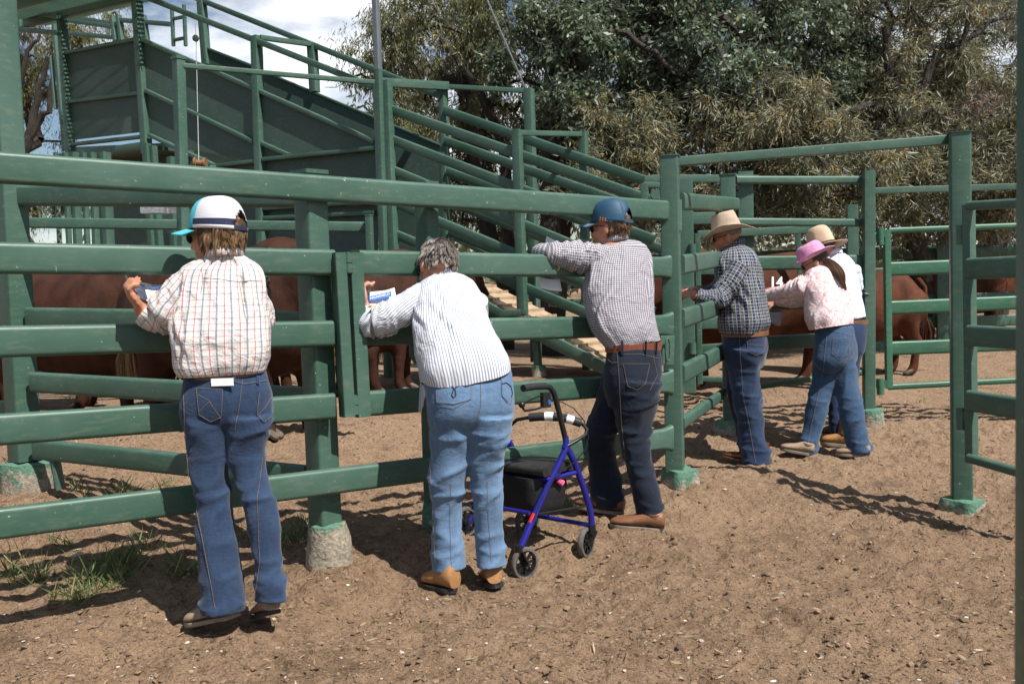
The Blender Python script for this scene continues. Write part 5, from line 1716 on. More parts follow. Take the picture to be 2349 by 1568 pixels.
# ---------- woman in the white plaid shirt
p1 = thing('person', 'person in white plaid shirt and turquoise and white cap, on tiptoe, nearest the left', 'person', P(540, 1425, 3.55))
T1 = [(490, 540, 579, 3.50, .9), (474, 560, 589, 3.50, .8), (438, 590, 606, 3.51, .55), (416, 602, 630, 3.51, .55), (408, 609, 680, 3.50, .6), (402, 616, 728, 3.49, .62), (398, 618, 775, 3.48, .62),
      (402, 617, 815, 3.48, .62), (410, 612, 842, 3.48, .60), (420, 606, 858, 3.48, .57)]
A1 = [[(456, 640, 3.50, .074), (428, 668, 3.49, .077), (398, 700, 3.49, .076), (372, 726, 3.50, .068), (352, 728, 3.49, .058), (337, 720, 3.48, .052), (328, 714, 3.475, .047)],
      [(568, 655, 3.53, .056), (588, 695, 3.58, .054), (592, 735, 3.62, .054), (556, 735, 3.68, .048), (520, 728, 3.72, .042)]]
J1 = [(430, 606, 846, 3.50, .60), (424, 614, 880, 3.50, .62), (417, 622, 920, 3.50, .62), (420, 622, 955, 3.505, .55), (430, 612, 985, 3.515, .44), (455, 585, 1004, 3.53, .26)]
L1 = [[(420, 540, 955, 3.50), (427, 536, 1000, 3.50), (432, 524, 1045, 3.50), (440, 524, 1100, 3.50), (449, 528, 1134, 3.50), (455, 532, 1169, 3.50), (456, 541, 1237, 3.50), (460, 550, 1305, 3.50), (464, 557, 1356, 3.50), (463, 560, 1401, 3.50)],
      [(512, 622, 955, 3.50), (520, 616, 1000, 3.50), (524, 609, 1045, 3.50), (543, 613, 1100, 3.49), (551, 618, 1134, 3.48), (560, 632, 1169, 3.48), (577, 642, 1237, 3.48), (584, 646, 1305, 3.48), (581, 657, 1340, 3.48), (590, 650, 1376, 3.48)]]
hm1 = head_frame(P(499, 541, 3.50), (-.96, .28, -.05), (0, .05, 1))
sl = P(329, 714, 3.475); wr = P(322, 708, 3.465)
b1 = body_obj(p1, M['skin'], T1, 12, A1, L1, hm1, P(512, 592, 3.50), [(sl, wr, P(304, 680, 3.44) - wr, (.8, .45, .35), 1.5, -1, 1.08)])
sh1 = shirt(p1, M['plaid'], T1, 12, [(A1[0], sleeve_disp(1.3, .010, .6)), (A1[1], sleeve_disp(4.3))], shirt_disp(.7, .012, .014), flat=.85)
collar(p1, M['plaid'], collar_ring(P(514, 582, 3.495), (.1, -.12, 1), .078, .060, .052, (-.55, .8, 0)))
j1 = pants('jeans', p1, M['denim1'], J1, L1, 12, creases=((0, 1140, 1.3), (1, 1130, 1.3), (0, 1370, 1.4), (1, 1345, 1.6), (0, 1000, .8), (1, 1000, .8)), seed=1.0, amp=.010)
belt_ring(p1, [(432, 604, 857, 3.50, .63)], 12, M['brown_leather'])
shoe('shoe', P(552, 1410, 3.50), P(428, 1432, 3.55), .098, .085, (M['grey_suede'], M['sole_tan']), p1, ankle=.03, sole=.016)
shoe('shoe', P(628, 1408, 3.46), P(594, 1416, 3.66), .088, .07, (M['grey_suede'], M['sole_dark']), p1, ankle=.03, sole=.016)
M['turq'] = mat_simple('turquoise_cap_cloth', (.075, .44, .52), .8, 0, .08, 40)
M['navyband'] = mat_simple('navy_band_cloth', (.015, .02, .06), .8, 0, .1, 40)
M['white_cloth'] = mat_simple('white_cap_cloth', (.78, .78, .80), .8, 0, .04, 40)
def mat_mesh(name, col, dark):
    m, nt, b = new_mat(name); pos = geopos(nt)
    s_ = nt.nodes.new('ShaderNodeSeparateXYZ'); nt.links.new(pos, s_.inputs[0])
    c = mixc(nt, stripe(nt, s_.outputs[2], .0055, 0, .42), col, dark)
    nt.links.new(c, b.inputs['Base Color']); b.inputs['Roughness'].default_value = .6
    bump_(nt, stripe(nt, s_.outputs[2], .0075, 0, .5), .3, .003, b); return m
M['mesh_white'] = mat_mesh('white_cap_mesh', (.62, .61, .66), (.46, .45, .50))
M['mesh_blue'] = mat_mesh('blue_cap_mesh', (.014, .07, .135), (.006, .032, .07))
c1, br1 = cap(hm1, p1, (M['turq'], M['mesh_white'], M['navyband'], M['turq'], M['white_cloth'], M['navyband']), 1.05, front=.42)
sunglasses(hm1, p1)
h1 = scalp_strands(hm1, 1900, rp, lambda d: -.62 < d.z < .15 and d.y < .40, lambda d: .092 + .085 * d.z + .03 * max(0, -d.x), ((.060, .033, .016), (.23, .135, .068)), lambda p, d: Vector((p.x * -2.2, .22 if d.y > 0 else .10, -1)), wave=.9, lift=.004, nseg=9, grav=.5, kids=22, gather=.85, kr=.008)
hair_obj('hair', h1, p1, .0018)
skull_cap(hm1, p1, lambda d: -.75 < d.z < .35 and d.y < .35, (.07, .04, .02), name='hair_base', off=1.05)
sk = Skin([j1]); mb = MB()
for pk in ([(451, 890), (511, 892), (508, 955), (457, 950), 14], [(592, 900), (619, 896), (617, 955), (588, 950), 16]):
    mb = MB()
    if sk.patch(mb, pk, .0035): mb.build('back_pocket', M['denim1'], j1)
mb = MB()
for ln in ([(451, 890), (457, 950), (484, 966), (508, 955), (511, 892), (451, 890)], [(453, 904), (480, 918), (506, 958)], [(456, 944), (470, 930), (482, 921)], [(594, 902), (589, 950), (605, 967), (620, 956)], [(592, 948), (606, 935), (620, 912)],
           [(432, 872), (515, 868), (560, 880), (612, 872)], [(556, 872), (549, 930), (540, 985)], [(423, 905), (426, 990), (436, 1100), (455, 1180), (478, 1300), (494, 1395)], [(436, 860), (432, 880)], [(600, 1050), (590, 1150), (597, 1290), (586, 1370)]):
    sk.line(mb, ln, .0008, .0042)
mb.build('stitching', M['stitch'], j1)
mb = MB()
for (x, y) in ((437, 866), (536, 866), (590, 870)):
    a, b_ = sk.hit(x, y - 8, .006), sk.hit(x, y + 10, .006)
    if a and b_: mb.bar(a, b_, .011, .004)
mb.build('belt_loop', M['denim1'], j1)
skb = Skin([br1]); mb = MB()
text_cast(mb, skb, 'TO OUR INDUSTRY', 420, 517, 30, .10, .003, 1.0, 1.5)
if mb.f: mb.build('brim_lettering', M['white_cloth'], br1)
ss = Skin([sh1]); mb = MB()
ss.line(mb, [(468, 637), (505, 640), (548, 647), (575, 644), (600, 645)], .0013, .0005); ss.line(mb, [(549, 648), (556, 690), (566, 740)], .0014, .0005); ss.line(mb, [(556, 648), (561, 690)], .0012, .0005); ss.line(mb, [(462, 615), (466, 645), (460, 672)], .0014, .0004)
mb.build('yoke_seam', M['grey_suede'], sh1)
cd = sk.hit(497, 884, .004)
mb = MB()
if cd:
    a0, a1 = P(484, 873, (cd - CAM).dot(FW) - .006), P(536, 874, (cd - CAM).dot(FW) - .004)
    mb.bar((a0 + a1) / 2 + Vector((0, 0, .010)), (a0 + a1) / 2 - Vector((0, 0, .018)), (a1 - a0).length, .002, up=Vector((0, 1, 0)))
    tag(mb.build('paper_card', M['paper'], None), 'white card tucked in the back jeans pocket of the plaid shirt wearer', 'card')

# ---------- grey haired person in the striped shirt
p2 = thing('person', 'grey haired person in blue and white striped shirt, bending over the gate beside the walker', 'person', P(1075, 1358, 3.99))
T2 = [(1002, 1040, 640, 4.20, .9), (986, 1060, 646, 4.19, .8), (964, 1086, 656, 4.17, .58), (952, 1102, 680, 4.14, .58), (948, 1116, 715, 4.10, .64), (948, 1127, 756, 4.05, .70), (953, 1141, 795, 4.00, .72),
      (961, 1160, 828, 3.96, .72, 18, -14), (965, 1172, 850, 3.94, .70, 18, -24), (968, 1172, 857, 3.94, .70, 18, -26)]
A2 = [[(985, 676, 4.14, .074), (945, 697, 4.10, .070), (908, 719, 4.07, .066), (876, 737, 4.06, .063), (852, 742, 4.06, .060), (842, 732, 4.09, .052), (839, 719, 4.12, .046)],
      [(1088, 690, 4.18, .066), (1085, 735, 4.28, .058), (1040, 738, 4.36, .05), (1000, 728, 4.40, .042)]]
J2 = [(968, 1171, 846, 3.96, .60), (975, 1176, 880, 3.945, .66), (980, 1179, 920, 3.935, .68), (982, 1176, 955, 3.94, .60), (990, 1162, 985, 3.955, .46), (1010, 1142, 1002, 3.97, .26)]
L2 = [[(980, 1090, 950, 3.93), (985, 1082, 1000, 3.94), (988, 1075, 1040, 3.95), (988, 1069, 1105, 3.97), (989, 1062, 1142, 3.98), (990, 1061, 1215, 4.0), (991, 1064, 1270, 4.01), (993, 1068, 1305, 4.01)],
      [(1062, 1178, 950, 3.93), (1070, 1166, 1000, 3.94), (1076, 1156, 1040, 3.95), (1082, 1150, 1105, 3.97), (1085, 1151, 1142, 3.98), (1093, 1154, 1215, 4.0), (1095, 1157, 1270, 4.01), (1095, 1162, 1298, 4.01)]]
hm2 = head_frame(P(1003, 611, 4.20), (-.52, .72, -.46), (.05, .45, .9))
sl = P(839, 716, 4.10); wr = P(836, 701, 4.10)
b2 = body_obj(p2, M['skin_fair'], T2, 18, A2, L2, hm2, P(1020, 650, 4.17), [(sl, wr, P(832, 664, 4.10) - wr, (.8, .35, .3), 1.2, -1, .98)])
shirt(p2, M['stripes'], T2, 18, [(A2[0], sleeve_disp(2.7, .010, .6)), (A2[1], sleeve_disp(6.1))], shirt_disp(3.1, .009, .004, 3.0))
collar(p2, M['stripes'], collar_ring(P(1020, 643, 4.175), (-.15, .45, .9), .066, .060, .035, (-.5, .85, -.3)))
j2 = pants('jeans', p2, M['denim2'], J2, L2, 18, creases=((0, 1110, 1.2), (1, 1100, 1.3), (0, 1285, .9), (1, 1280, .9), (0, 990, .9), (1, 985, 1.0), (1, 1040, .9)), seed=4.0, amp=.011)
# tail of the shirt hanging at the side
mb = MB(); tl = []
for i in range(9):
    t = i / 8
    tl.append([P(966 + 18 * q - 6 * t * (1 - q), 850 + (95 if q < .6 else 60) * t, 3.93 + .10 * (1 - q)) for q in (0, .33, .66, 1)])
vs = [p for r_ in tl for p in r_]
mb.add(vs, [(i * 4 + j, i * 4 + j + 1, (i + 1) * 4 + j + 1, (i + 1) * 4 + j) for i in range(8) for j in range(3)])
o = mb.build('shirt_tail', M['stripes'], p2, uv=[((j % 4) * .02, (j // 4) * .02) for j in range(len(vs))])
o.modifiers.new('thick', 'SOLIDIFY').thickness = .003
shoe('boot', P(1046, 1360, 3.95), P(974, 1340, 4.08), .096, .115, (M['tan_suede'], M['sole_dark']), p2, sole=.022, ankle=.005, ank_r=.034)
shoe('boot', P(1136, 1350, 3.97), P(1122, 1334, 4.22), .096, .115, (M['tan_suede'], M['sole_dark']), p2, sole=.022, ankle=.005, ank_r=.034)
sunglasses(hm2, p2)
hc = ((.07, .055, .046), (.26, .225, .195))
h2 = scalp_strands(hm2, 2400, rp, lambda d: d.z > -.6 and d.y < .6 and not (abs(d.x) > .75 and d.y > -.25 and d.z < .1), lambda d: .058 if d.z > 0 else .036, hc, lambda p, d: Vector((p.x * 2.5, (p.y + .05) * 3.5, -1.1 + d.z * .75)), wave=.8, lift=.006, nseg=7, grav=.35, kids=14, gather=.75, kr=.007)
hair_obj('hair', h2, p2, .0018)
skull_cap(hm2, p2, scalp_back, (.12, .10, .09), name='hair_base', off=1.06)
sk = Skin([j2]); mb = MB()
for pk in ([(999, 858), (1082, 852), (1081, 915), (1003, 922), 8], [(1148, 857), (1173, 855), (1174, 905), (1151, 908), 16]):
    mb = MB()
    if sk.patch(mb, pk, .0035): mb.build('back_pocket', M['denim2'], j2)
mb = MB()
for ln in ([(999, 858), (1003, 922), (1042, 934), (1080, 914), (1082, 852), (999, 858)], [(1148, 857), (1151, 908), (1170, 926), (1177, 905)], [(1102, 850), (1103, 930), (1085, 990)], [(985, 870), (984, 960), (990, 1100), (1000, 1290)], [(1035, 1100), (1032, 1200), (1036, 1300)], [(1118, 1100), (1122, 1200), (1128, 1290)]):
    sk.line(mb, ln, .0008, .0042)
mb.build('stitching', M['stitch'], j2)
mb = MB()
lp = [(1002, 880), (1020, 879), (1035, 884), (1044, 894), (1046, 906), (1041, 912), (1036, 906), (1040, 894), (1052, 884), (1066, 878), (1081, 876)]
sk.line(mb, lp, .0022, .005, 2.0); sk.line(mb, [(1150, 880), (1160, 878), (1170, 886), (1174, 904), (1171, 908)], .0022, .005, 2.0)
mb.build('pocket_loop_stitch', M['stitch_dark'], j2)
mb = MB(); wv = P(836, 700, 4.15); ax = (wr - sl).normalized()
ring = []
s_ = ax.cross(Vector((0, 1, 0))).normalized(); u_ = s_.cross(ax)
for i in range(24):
    a = 2 * math.pi * i / 24; ring.append(sl.lerp(wr, .75) + s_ * .031 * math.cos(a) + u_ * .031 * math.sin(a))
mb.tube(ring, .0028, 6, closed=True); mb.build('bracelet', M['wire'], p2)

# ---------- man in the grey checked shirt and blue cap
p3 = thing('person', 'person in grey checked shirt and blue cap with one arm along the rail', 'person', P(1460, 1215, 4.72))
T3 = [(1398, 1434, 551, 4.84, .9), (1390, 1450, 557, 4.84, .75), (1376, 1478, 566, 4.83, .55), (1362, 1489, 586, 4.82, .55), (1348, 1492, 622, 4.80, .60), (1341, 1496, 663, 4.78, .63), (1344, 1498, 700, 4.76, .64),
      (1356, 1501, 740, 4.74, .64), (1378, 1508, 772, 4.73, .64), (1394, 1511, 790, 4.73, .62)]
A3 = [[(1408, 594, 4.80, .074), (1372, 594, 4.78, .073), (1330, 589, 4.75, .067), (1290, 584, 4.72, .061), (1256, 580, 4.70, .055), (1240, 578, 4.74, .049), (1242, 578, 4.82, .044), (1256, 580, 4.90, .040)],
      [(1458, 615, 4.86, .052), (1470, 645, 4.95, .052), (1450, 640, 5.02, .05), (1420, 625, 5.04, .042)]]
J3 = [(1396, 1512, 792, 4.73, .64), (1390, 1515, 830, 4.72, .72), (1387, 1515, 868, 4.72, .76), (1390, 1508, 900, 4.72, .70), (1398, 1496, 930, 4.72, .55)]
L3 = [[(1386, 1475, 865, 4.77), (1368, 1448, 915, 4.80), (1354, 1428, 955, 4.82), (1346, 1412, 1000, 4.84), (1348, 1412, 1040, 4.85), (1352, 1420, 1080, 4.86), (1357, 1428, 1120, 4.86), (1368, 1432, 1162, 4.86)],
      [(1402, 1514, 875, 4.70), (1409, 1502, 930, 4.70), (1418, 1491, 980, 4.70), (1425, 1490, 1012, 4.70), (1431, 1494, 1045, 4.70), (1442, 1502, 1090, 4.70), (1454, 1513, 1142, 4.70), (1462, 1522, 1175, 4.70), (1467, 1527, 1202, 4.70)]]
hm3 = head_frame(P(1402, 521, 4.84), (-.84, .54, -.05), (0, 0.05, 1))
sl = P(1254, 580, 4.89); wr = P(1266, 583, 4.95)
b3 = body_obj(p3, M['skin'], T3, 22, A3, L3, hm3, P(1414, 560, 4.84), [(sl, wr, P(1292, 600, 4.98) - wr, (0, .3, -1), .6, 1, 1.05)])
sh3 = shirt(p3, M['check3'], T3, 22, [(A3[0], sleeve_disp(8.2, .011, .35, 1.2)), (A3[1], sleeve_disp(3.7))], shirt_disp(5.5, .014, .010, 6.0), flat=.7)
collar(p3, M['check3'], collar_ring(P(1414, 553, 4.835), (0, -.05, 1), .068, .063, .034, (-.6, .8, 0)))
j3 = pants('jeans', p3, M['denim3'], J3, L3, 22, creases=((0, 1000, 1.4), (1, 1000, 1.3), (1, 1060, 1.0), (0, 1140, 1.2), (1, 1185, 1.4), (1, 920, 1.0)), seed=7.0, amp=.012)
belt_ring(p3, [(1393, 1513, 795, 4.73, .64)], 22, M['belt'], h=.042)
shoe('shoe', P(1524, 1218, 4.66), P(1399, 1206, 4.72), .098, .085, (M['brown_leather'], M['sole_tan']), p3, sole=.02, ankle=.01)
shoe('shoe', P(1430, 1180, 4.83), P(1315, 1160, 4.92), .098, .085, (M['brown_leather'], M['sole_tan']), p3, sole=.02, ankle=.01)
M['orange_band'] = mat_simple('orange_cap_band', (.55, .20, .035), .8, 0, .3, 60)
M['blue_cloth'] = mat_simple('blue_cap_cloth', (.016, .066, .125), .8, 0, .12, 40)
M['pale_blue_cloth'] = mat_simple('faded_blue_brim_cloth', (.10, .18, .25), .8, 0, .1, 40)
c3, br3 = cap(hm3, p3, (M['blue_cloth'], M['mesh_blue'], M['blue_cloth'], M['pale_blue_cloth'], M['blue_cloth'], M['blue_cloth']), 1.05, front=.35)
sunglasses(hm3, p3)
skc = Skin([c3])
mb = MB(); skc.patch(mb, [(1374, 497), (1391, 500), (1390, 509), (1373, 506)], .003, 6); skc.patch(mb, [(1413, 504), (1421, 505), (1420, 514), (1412, 513)], .003, 6)
if mb.f: mb.build('cap_flag', M['orange_band'], c3)
mb = MB(); text_cast(mb, skc, '07 4627 4113', 1392, 509, 19, .12, .003, 1.2)
if mb.f: mb.build('cap_number', M['white_cloth'], c3)
h3 = scalp_strands(hm3, 800, rp, lambda d: -.75 < d.z < .15 and d.y < .25 and not (abs(d.x) > .8 and d.y > -.2), lambda d: .034, ((.085, .048, .026), (.20, .12, .066)), lambda p, d: Vector((0, -.1, -1)), wave=.4, lift=.004, nseg=6, grav=.2, kids=10, gather=.6, kr=.006)
hair_obj('hair', h3, p3, .0019)
skull_cap(hm3, p3, lambda d: -.75 < d.z < .3 and d.y < .12, (.11, .065, .035), name='hair_base', off=1.04)
sk = Skin([j3]); mb = MB()
for pk in ([(1429, 834), (1490, 834), (1480, 880), (1440, 885), 6],): sk.patch(mb, pk, .0035)
if mb.f: mb.build('back_pocket', M['denim3'], j3)
mb = MB()
for ln in ([(1429, 834), (1440, 885), (1462, 893), (1480, 880), (1490, 834), (1429, 834)], [(1416, 806), (1421, 870), (1426, 960), (1440, 1100), (1455, 1195)], [(1427, 813), (1470, 812), (1508, 822)], [(1497, 815), (1507, 860), (1490, 895)], [(1392, 820), (1405, 832), (1418, 830)]):
    sk.line(mb, ln, .0008, .0042)
mb.build('stitching', M['stitch'], j3)
mb = MB()
for x in (1428, 1480, 1503):
    a, b_ = sk.hit(x, 806, .012), sk.hit(x, 814, .006)
    if a and b_: mb.bar(a + Vector((0, 0, .05)), b_, .011, .004)
mb.build('belt_loop', M['denim3'], j3)

# ---------- man in the dark checked shirt and felt hat
p4 = thing('person', 'person in navy and olive checked shirt and tan felt hat, leaning on the side fence', 'person', P(1720, 1062, 6.45))
T4 = [(1668, 1702, 555, 6.48, .9), (1658, 1712, 568, 6.48, .8), (1650, 1732, 584, 6.47, .64), (1643, 1744, 612, 6.46, .62), (1645, 1750, 650, 6.45, .64), (1649, 1756, 690, 6.45, .65), (1650, 1762, 722, 6.45, .66),
      (1652, 1764, 745, 6.45, .64, 66, -10), (1658, 1756, 764, 6.45, .62, 66, -14)]
A4 = [[(1698, 612, 6.27, .080), (1680, 642, 6.25, .078), (1663, 668, 6.23, .072), (1648, 684, 6.20, .064), (1622, 683, 6.18, .055), (1600, 677, 6.16, .047), (1592, 675, 6.15, .043)],
      [(1668, 618, 6.66, .07), (1650, 660, 6.62, .06), (1625, 672, 6.50, .05), (1600, 668, 6.38, .042)]]
J4 = [(1661, 1757, 762, 6.45, .72), (1660, 1759, 790, 6.45, .74), (1663, 1757, 818, 6.45, .72), (1668, 1748, 842, 6.45, .62), (1676, 1736, 856, 6.45, .5)]
L4 = [[(1664, 1740, 800, 6.54), (1664, 1724, 850, 6.55), (1668, 1722, 900, 6.56), (1682, 1732, 950, 6.56), (1694, 1744, 1000, 6.56), (1697, 1748, 1035, 6.56), (1698, 1752, 1050, 6.56)],
      [(1666, 1756, 800, 6.36), (1672, 1742, 850, 6.37), (1680, 1742, 900, 6.38), (1690, 1748, 950, 6.38), (1698, 1754, 1000, 6.38), (1702, 1764, 1038, 6.38), (1704, 1769, 1063, 6.38)]]
hm4 = head_frame(P(1668, 541, 6.47), (-.93, .28, -.22), (-.22, 0.05, 1))
sl = P(1594, 676, 6.15); wr = P(1586, 674, 6.14)
b4 = body_obj(p4, M['skin'], T4, 66, A4, L4, hm4, P(1687, 566, 6.48), [(sl, wr, P(1562, 676, 6.14) - wr, (.1, .5, -.9), .7, 1, 1.1), (P(1606, 668, 6.40), P(1590, 666, 6.32), (-.8, -.5, 0), (0, 0, -1), .7, -1, 1.05)], voxel=.008, hs=1.0)
sh4 = shirt(p4, M['check4'], T4, 66, [(A4[0], sleeve_disp(2.2, .012, .5)), (A4[1], sleeve_disp(9.1))], shirt_disp(1.9, .013, .014, 3.5), flat=.7)
collar(p4, M['check4'], collar_ring(P(1688, 558, 6.475), (.12, -.05, 1), .070, .064, .036, (-.9, .3, 0)))
j4 = pants('jeans', p4, M['denim4'], J4, L4, 66, creases=((1, 900, 1.2), (1, 940, 1.0), (1, 1040, 1.6), (0, 1035, 1.4), (1, 850, .7)), seed=2.0, voxel=.008, amp=.013)
belt_ring(p4, [(1659, 1759, 763, 6.45, .72)], 66, M['brown_leather'])
shoe('boot', P(1750, 1064, 6.40), P(1655, 1046, 6.46), .09, .075, (M['red_boot'], M['brown_leather']), p4, sole=.012, ankle=.08, taper=.5, heel_h=.022)
shoe('boot', P(1760, 1062, 6.56), P(1690, 1050, 6.62), .09, .075, (M['red_boot'], M['brown_leather']), p4, sole=.012, ankle=.08, taper=.5, heel_h=.022)
M['felt'] = mat_simple('tan_hat_felt', (.44, .345, .26), .95, 0, .14, 14, spec=.1)
M['felt2'] = mat_simple('sandy_hat_felt', (.52, .385, .275), .95, 0, .12, 14, spec=.1)
M['hatband'] = mat_simple('tan_hat_band', (.38, .26, .16), .8, 0, .15, 40)
M['hatband_dark'] = mat_simple('olive_hat_cord', (.09, .07, .035), .8, 0, .15, 40)
ha4, hb4 = hat(hm4, p4, M['felt'], M['hatband'], .126, .088, .022, droop=.030, pinch=.02, top_r=.76)
mb = MB(); q4 = hm4 @ Vector((-.088, -.006 + .01, .052))
m3 = hm4.to_3x3(); ball(mb, q4, .004, .011, .011, m3, 12, 8); mb.build('hat_badge', M['rusty'], ha4)
sunglasses(hm4, p4)
skull_cap(hm4, p4, lambda d: -.5 < d.z < .3 and d.y < .1, (.18, .12, .08), name='hair_base', off=1.02)
sk = Skin([j4]); mb = MB()
for pk in ([(1711, 766), (1756, 766), (1750, 812), (1717, 806), 4],): sk.patch(mb, pk, .004)
if mb.f: mb.build('back_pocket', M['denim4'], j4)
mb = MB()
for ln in ([(1711, 766), (1716, 806), (1735, 815), (1752, 806), (1756, 768), (1711, 766)], [(1714, 789), (1754, 792)], [(1696, 768), (1698, 800), (1704, 900), (1722, 990), (1733, 1060)]):
    sk.line(mb, ln, .0010, .0046)
mb.build('stitching', M['stitch'], j4)
mb = MB(); mb.tube([P(1566, 664, 6.12), P(1573, 660, 6.12)], .004, 8); tag(mb.build('red_pen', mat_simple('red_plastic', (.5, .02, .03), .3)), 'red pen in the hand over the side fence', 'pen')
mb = MB(); mb.bar(P(1553, 664, 6.16), P(1566, 668, 6.13), .002, .02); tag(mb.build('note_paper', M['paper']), 'slip of white paper held beside the red pen', 'paper')

# ---------- man in the pale blue shirt, behind the pink hat
p6 = thing('person', 'person in plain pale blue shirt and domed sand coloured hat behind the pink hat', 'person', P(1925, 1030, 6.8))
T6 = [(1900, 1936, 583, 6.98, .9), (1890, 1948, 593, 6.97, .7), (1880, 1958, 606, 6.96, .58), (1876, 1964, 632, 6.95, .58), (1876, 1970, 665, 6.94, .60), (1878, 1976, 700, 6.93, .62), (1882, 1981, 725, 6.92, .62), (1886, 1982, 733, 6.92, .60)]
A6 = [[(1952, 618, 6.98, .072), (1960, 655, 7.05, .062), (1950, 690, 7.15, .05), (1930, 700, 7.28, .042)], [(1884, 625, 7.02, .066), (1855, 655, 7.10, .056), (1825, 672, 7.14, .048), (1800, 668, 7.16, .042)]]
J6 = [(1899, 1984, 734, 6.92, .66), (1898, 1984, 770, 6.90, .74), (1898, 1979, 806, 6.90, .70), (1908, 1962, 832, 6.90, .5)]
L6 = [[(1897, 1945, 795, 6.90), (1898, 1940, 860, 6.88), (1900, 1937, 920, 6.86), (1903, 1937, 975, 6.85), (1904, 1939, 992, 6.85)], [(1928, 1978, 795, 6.90), (1928, 1968, 860, 6.90), (1927, 1962, 920, 6.88), (1924, 1958, 985, 6.87), (1922, 1958, 1008, 6.86)]]
hm6 = head_frame(P(1888, 577, 7.0), (-.35, .85, -.30), (-.20, .22, .95))
sl = P(1802, 668, 7.15); wr = P(1792, 664, 7.15)
b6 = body_obj(p6, M['skin'], T6, 12, A6, L6, hm6, P(1914, 592, 6.97), [(sl, wr, P(1768, 661, 7.14) - wr, (0, 0, -1), .5, 1, 1.0)], voxel=.009)
shirt(p6, M['pale'], T6, 12, [(A6[0], sleeve_disp(5.2)), (A6[1], sleeve_disp(3.3))], shirt_disp(6.6, .012, .004, 2.5), flat=.7)
collar(p6, M['pale'], collar_ring(P(1914, 586, 6.97), (-.1, .2, 1), .068, .063, .034, (-.2, .95, 0)))
j6 = pants('jeans', p6, M['denim6'], J6, L6, 12, creases=((0, 960, 1.2), (1, 980, 1.2)), seed=9.0, voxel=.009)
belt_ring(p6, [(1899, 1985, 739, 6.92, .67)], 12, M['brown_leather'], h=.036)
shoe('boot', P(1946, 1026, 6.80), P(1882, 1018, 6.85), .10, .11, (M['tan_suede'], M['sole_tan']), p6, sole=.026, ankle=.10, ank_r=.05)
shoe('boot', P(1930, 1004, 6.95), P(1884, 998, 7.02), .10, .11, (M['brown_leather'], M['sole_tan']), p6, sole=.026, ankle=.08, ank_r=.05)
hat(hm6, p6, M['felt2'], M['hatband_dark'], .150, .082, -.004, dome=1, droop=.012, s=1.06)
skull_cap(hm6, p6, lambda d: -.5 < d.z < .3 and d.y < .2, (.10, .06, .035), name='hair_base', off=1.02)

# ---------- woman with the pink hat
p5 = thing('person', 'person in pink hat and pink paisley shirt with a long brown ponytail', 'person', P(1915, 1045, 6.5))
T5 = [(1874, 1902, 603, 6.74, .9), (1868, 1912, 612, 6.73, .8), (1858, 1924, 624, 6.72, .58), (1850, 1934, 648, 6.70, .60), (1849, 1942, 680, 6.67, .62), (1852, 1947, 708, 6.64, .64), (1856, 1952, 734, 6.61, .64), (1864, 1953, 750, 6.60, .60, 50, -12)]
A5 = [[(1882, 640, 6.62, .074), (1855, 652, 6.62, .070), (1822, 665, 6.68, .060), (1790, 672, 6.76, .053), (1764, 678, 6.84, .047), (1748, 680, 6.90, .044)],
      [(1868, 665, 6.86, .06), (1838, 688, 6.95, .050), (1808, 692, 7.02, .045), (1786, 690, 7.08, .040)]]
J5 = [(1876, 1953, 747, 6.60, .70), (1872, 1960, 785, 6.585, .70), (1870, 1964, 814, 6.58, .66), (1878, 1955, 838, 6.58, .52), (1892, 1938, 852, 6.58, .32)]
L5 = [[(1868, 1938, 825, 6.58), (1862, 1918, 880, 6.58), (1854, 1903, 920, 6.57), (1848, 1893, 960, 6.56), (1840, 1882, 1000, 6.55), (1834, 1873, 1025, 6.54), (1832, 1873, 1041, 6.54)],
      [(1900, 1965, 825, 6.55), (1914, 1966, 880, 6.52), (1924, 1975, 920, 6.50), (1931, 1983, 960, 6.49), (1940, 1990, 1000, 6.48), (1946, 1994, 1025, 6.47), (1949, 1997, 1038, 6.47)]]
hm5 = head_frame(P(1868, 599, 6.73), (-.85, .25, -.45), (-.42, .1, .9))
sl = P(1750, 680, 6.89); wr = P(1738, 682, 6.94)
b5 = body_obj(p5, M['skin_fair'], T5, 50, A5, L5, hm5, P(1886, 612, 6.73), [(sl, wr, P(1715, 684, 7.0) - wr, (0, 0, -1), .6, 1, .95), (P(1788, 690, 7.07), P(1778, 692, 7.1), (-.8, .3, -.3), (0, .4, -1), .8, -1, .95)], voxel=.009, hs=.96)
shirt(p5, M['floral'], T5, 50, [(A5[0], sleeve_disp(7.7, .013, .3, 1.2)), (A5[1], sleeve_disp(1.2))], shirt_disp(8.8, .014, .012, 6.0), flat=.45)
collar(p5, M['floral'], collar_ring(P(1888, 606, 6.725), (-.2, .1, 1), .066, .060, .034, (-.8, .5, 0)))
j5 = pants('jeans', p5, M['denim5'], J5, L5, 50, creases=((0, 900, 1.0), (1, 930, 1.0), (0, 1030, 1.4), (1, 1020, 1.2), (0, 830, .9)), seed=5.0, voxel=.008, amp=.012)
shoe('shoe', P(1864, 1045, 6.50), P(1789, 1031, 6.55), .09, .08, (M['grey_suede'], M['sole_tan']), p5, sole=.02, ankle=.01)
shoe('shoe', P(1995, 1048, 6.44), P(1917, 1043, 6.50), .09, .08, (M['grey_suede'], M['sole_tan']), p5, sole=.02, ankle=.01)
